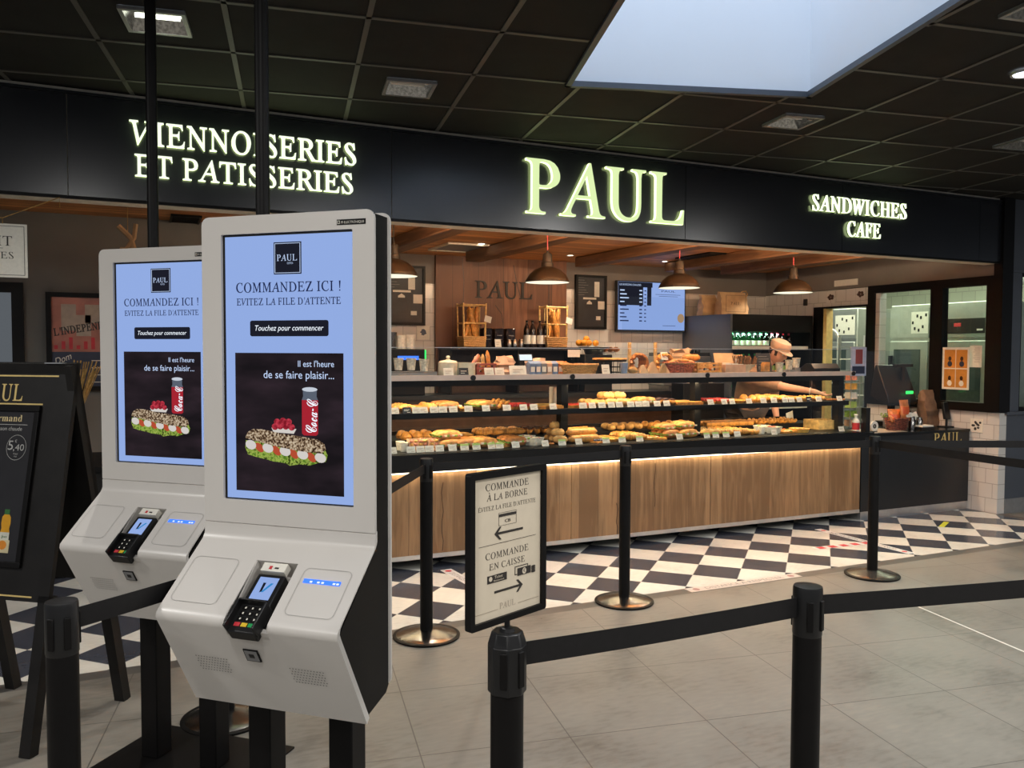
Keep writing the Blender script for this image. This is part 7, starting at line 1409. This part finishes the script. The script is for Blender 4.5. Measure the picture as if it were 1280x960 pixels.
# ------------------------------------------------------------------ the attendant reaching into the case
def skinned(name, joints, edges, mats, parent, sub=2, root=0):
    me = bpy.data.meshes.new(name); me.from_pydata([j[0] for j in joints], edges, []); me.materials.append(mats)
    o = bpy.data.objects.new(name, me); C.objects.link(o); o.parent = parent
    sk = o.modifiers.new('skin', 'SKIN'); sk.use_smooth_shade = True
    for i, j in enumerate(joints):
        r = j[1]; v = me.skin_vertices[0].data[i]; v.radius = (r, r) if isinstance(r, (int, float)) else r; v.use_root = i == root
    sb = o.modifiers.new('sub', 'SUBSURF'); sb.levels = sub; sb.render_levels = sub
    dg = bpy.context.evaluated_depsgraph_get(); m2 = bpy.data.meshes.new_from_object(o.evaluated_get(dg), depsgraph=dg)
    o.modifiers.clear(); o.data = m2; m2.materials.clear(); m2.materials.append(mats); m2.shade_smooth(); return o
px_, py_ = 5.80, 6.86
t = thing('person', 'attendant in beige cap and taupe top reaching an arm into the pastry case', 'person', (px_, py_, 0))
rsh, rel, rwr = Vector((-.24, -.24, 1.30)), Vector((-.07, -.66, 1.20)), Vector((.11, -.87, 1.165))
J = [((0, 0, .95), .13), ((0, -.04, 1.10), .125), ((0, -.16, 1.27), .13), ((.01, -.22, 1.36), .085), ((.03, -.28, 1.42), .055), ((.06, -.34, 1.48), .06),
     ((.10, 0, .90), .085), ((.11, .02, .50), .062), ((.11, .05, .09), .04), ((.12, -.10, .04), .036), ((-.10, 0, .90), .085), ((-.11, .02, .50), .062), ((-.11, .05, .09), .04), ((-.12, -.10, .04), .036),
     (tuple(rsh), .062), (tuple(rel), .043), (tuple(rwr), .026), ((.22, -.20, 1.28), .062), ((.30, -.10, 1.02), .045), ((.24, -.22, .82), .028)]
E_ = [(0, 1), (1, 2), (2, 3), (3, 4), (4, 5), (0, 6), (6, 7), (7, 8), (8, 9), (0, 10), (10, 11), (11, 12), (12, 13), (2, 14), (14, 15), (15, 16), (2, 17), (17, 18), (18, 19)]
def hand(J, E_, w, wr, dirv, side, curl):
    d = Vector(dirv).normalized(); s = Vector(side).normalized(); n = d.cross(s)
    k = len(J); J.append((tuple(wr+d*.045), (.030, .016))); E_.append((w, k)); J.append((tuple(wr+d*.085), (.036, .015))); E_.append((k, k+1)); palm = k+1
    for i, (off, L) in enumerate(((-.030, .068), (-.010, .078), (.011, .073), (.030, .056))):
        p = wr+d*.092+s*off; last = palm
        for q in range(3):
            p = p+(d*math.cos(curl*(q+.3))+n*-math.sin(curl*(q+.3)))*L/3; J.append((tuple(p), .0088-.0012*q)); E_.append((last, len(J)-1)); last = len(J)-1
    p = wr+d*.035-s*.034; J.append((tuple(p), .011)); E_.append((k, len(J)-1)); J.append((tuple(p+d*.03-s*.022-n*.012), .0095)); E_.append((len(J)-2, len(J)-1)); J.append((tuple(p+d*.058-s*.022-n*.03), .008)); E_.append((len(J)-2, len(J)-1))
hand(J, E_, 16, rwr, (.55, -.62, -.30), (-.62, -.55, 0), .42)
hand(J, E_, 19, Vector((.24, -.22, .82)), (-.1, -.3, -.9), (.9, -.3, 0), .25)
body = skinned('body', J, E_, m_skin, t)
hc = Vector((.075, -.40, 1.535)); hg = G(); n = 20
def headpt(th, ph):
    x, y, z = .072*math.sin(th)*math.cos(ph), .092*math.sin(th)*math.sin(ph), .118*math.cos(th)
    if z < -.03: x *= 1-.30*min(1, (-z-.03)/.09); y *= 1-.18*min(1, (-z-.03)/.09)
    if y < 0:                                          # face: nose, brow, eye sockets, chin, lips
        y -= .026*math.exp(-((x/.011)**2+((z+.012)/.022)**2)); y += .008*math.exp(-(((abs(x)-.030)/.013)**2+((z-.012)/.012)**2)); y -= .006*math.exp(-(((z+.062)/.007)**2+(x/.022)**2)); y -= .010*math.exp(-(((z+.100)/.018)**2+(x/.025)**2))
    return (x, y, z)
hp = [headpt(PI*i/18, 2*PI*j/28) for i in range(1, 18) for j in range(28)]
hf = [(i*28+j, i*28+(j+1) % 28, (i+1)*28+(j+1) % 28, (i+1)*28+j) for i in range(16) for j in range(28)]
hg.add(hp, hf+[tuple(range(28)), tuple(16*28+j for j in range(28))[::-1]])
for s in (-1, 1): hg.ball((s*.074, .008, -.005), .010, .020, .032, 10)
rotm = Matrix.Translation(hc) @ Matrix.Rotation(.22, 4, 'Z') @ Matrix.Rotation(.38, 4, 'X')
hg.move(rotm)
# head and trunk are one skin: fused into the body mesh
import bmesh
bm = bmesh.new(); bm.from_mesh(body.data); tmp = hg.mesh('head_tmp', m_skin, 60); bm.from_mesh(tmp); bm.to_mesh(body.data); bm.free(); bpy.data.meshes.remove(tmp); body.data.shade_smooth()
g = G()
for s in (-1, 1): g.ball((s*.030, -.078, .010), .0115, n=10, m=0); g.ball((s*.030, -.0865, .010), .005, n=8, m=1)
g.move(rotm); obj('eyes', g, [m_card, m_choc], body)
g = G().box(-.022, .022, -.1005, -.094, -.067, -.058); g.move(rotm); obj('lips', g, m_ham, body, bev=.002)
g = G(); hv = [headpt(PI*i/18, 2*PI*j/28) for i in range(0, 11) for j in range(28)]
hv = [(a*1.07, b*1.06+.006, c*1.03) for a, b, c in hv]; g.add(hv, [(i*28+j, i*28+(j+1) % 28, (i+1)*28+(j+1) % 28, (i+1)*28+j) for i in range(10) for j in range(28) if not (i > 4 and 15 < j < 27)]); g.move(rotm); obj('hair', g, m_hair, t)
g = G().lathe([(.088, .035), (.098, .055), (.104, .085), (.090, .118), (.05, .138), (0, .142)], 26, sx=.92, sy=1.08); g.lathe([(.089, .030), (.090, .048)], 26, sx=.92, sy=1.08)
vs = [(.085*math.cos(a*PI/12), -.05-.105*math.sin(a*PI/12), .036-.018*math.sin(a*PI/12)) for a in range(13)]; g.add(vs+[(a, b, c+.006) for a, b, c in vs], [tuple(range(13)), tuple(range(13, 26))[::-1]]+[(i, (i+1) % 13, 13+(i+1) % 13, 13+i) for i in range(13)])
g.move(rotm); cap = obj('cap', g, m_cap, t)
g = G().lathe([(.0915, .034), (.0915, .046)], 26, sx=.93, sy=1.09); g.move(rotm); obj('cap_band', g, m_card, cap)
TJ = [((0, .0, .92), .15), ((0, -.04, 1.10), .142), ((0, -.16, 1.27), .148), ((.01, -.215, 1.345), .10), (tuple(rsh), .080), (tuple(rsh.lerp(rel, .5)), .068), (tuple(rsh.lerp(rel, .93)), .060), ((.22, -.20, 1.28), .080), ((.27, -.14, 1.12), .066)]
skinned('blouse', TJ, [(0, 1), (1, 2), (2, 3), (2, 4), (4, 5), (5, 6), (2, 7), (7, 8)], m_uniform, t)
skinned('trousers', [((0, 0, .93), .148), ((.10, 0, .86), .10), ((.11, .02, .50), .078), ((.11, .05, .09), .06), ((-.10, 0, .86), .10), ((-.11, .02, .50), .078), ((-.11, .05, .09), .06)], [(0, 1), (1, 2), (2, 3), (0, 4), (4, 5), (5, 6)], m_apron, t)
for s in (-1, 1): obj('shoe', G().ball((s*.118, -.05, .042), .055, .14, .042, 12), m_black, t)
g = G(); p = rwr+Vector((-.03, .035, .006)); d = (rwr-rel).normalized(); a = d.orthogonal().normalized(); b = d.cross(a); g.tube([p+(a*math.cos(i*PI/8)+b*math.sin(i*PI/8))*.033 for i in range(16)], .004, 6, 0, True); obj('wristband', g, m_card, t)
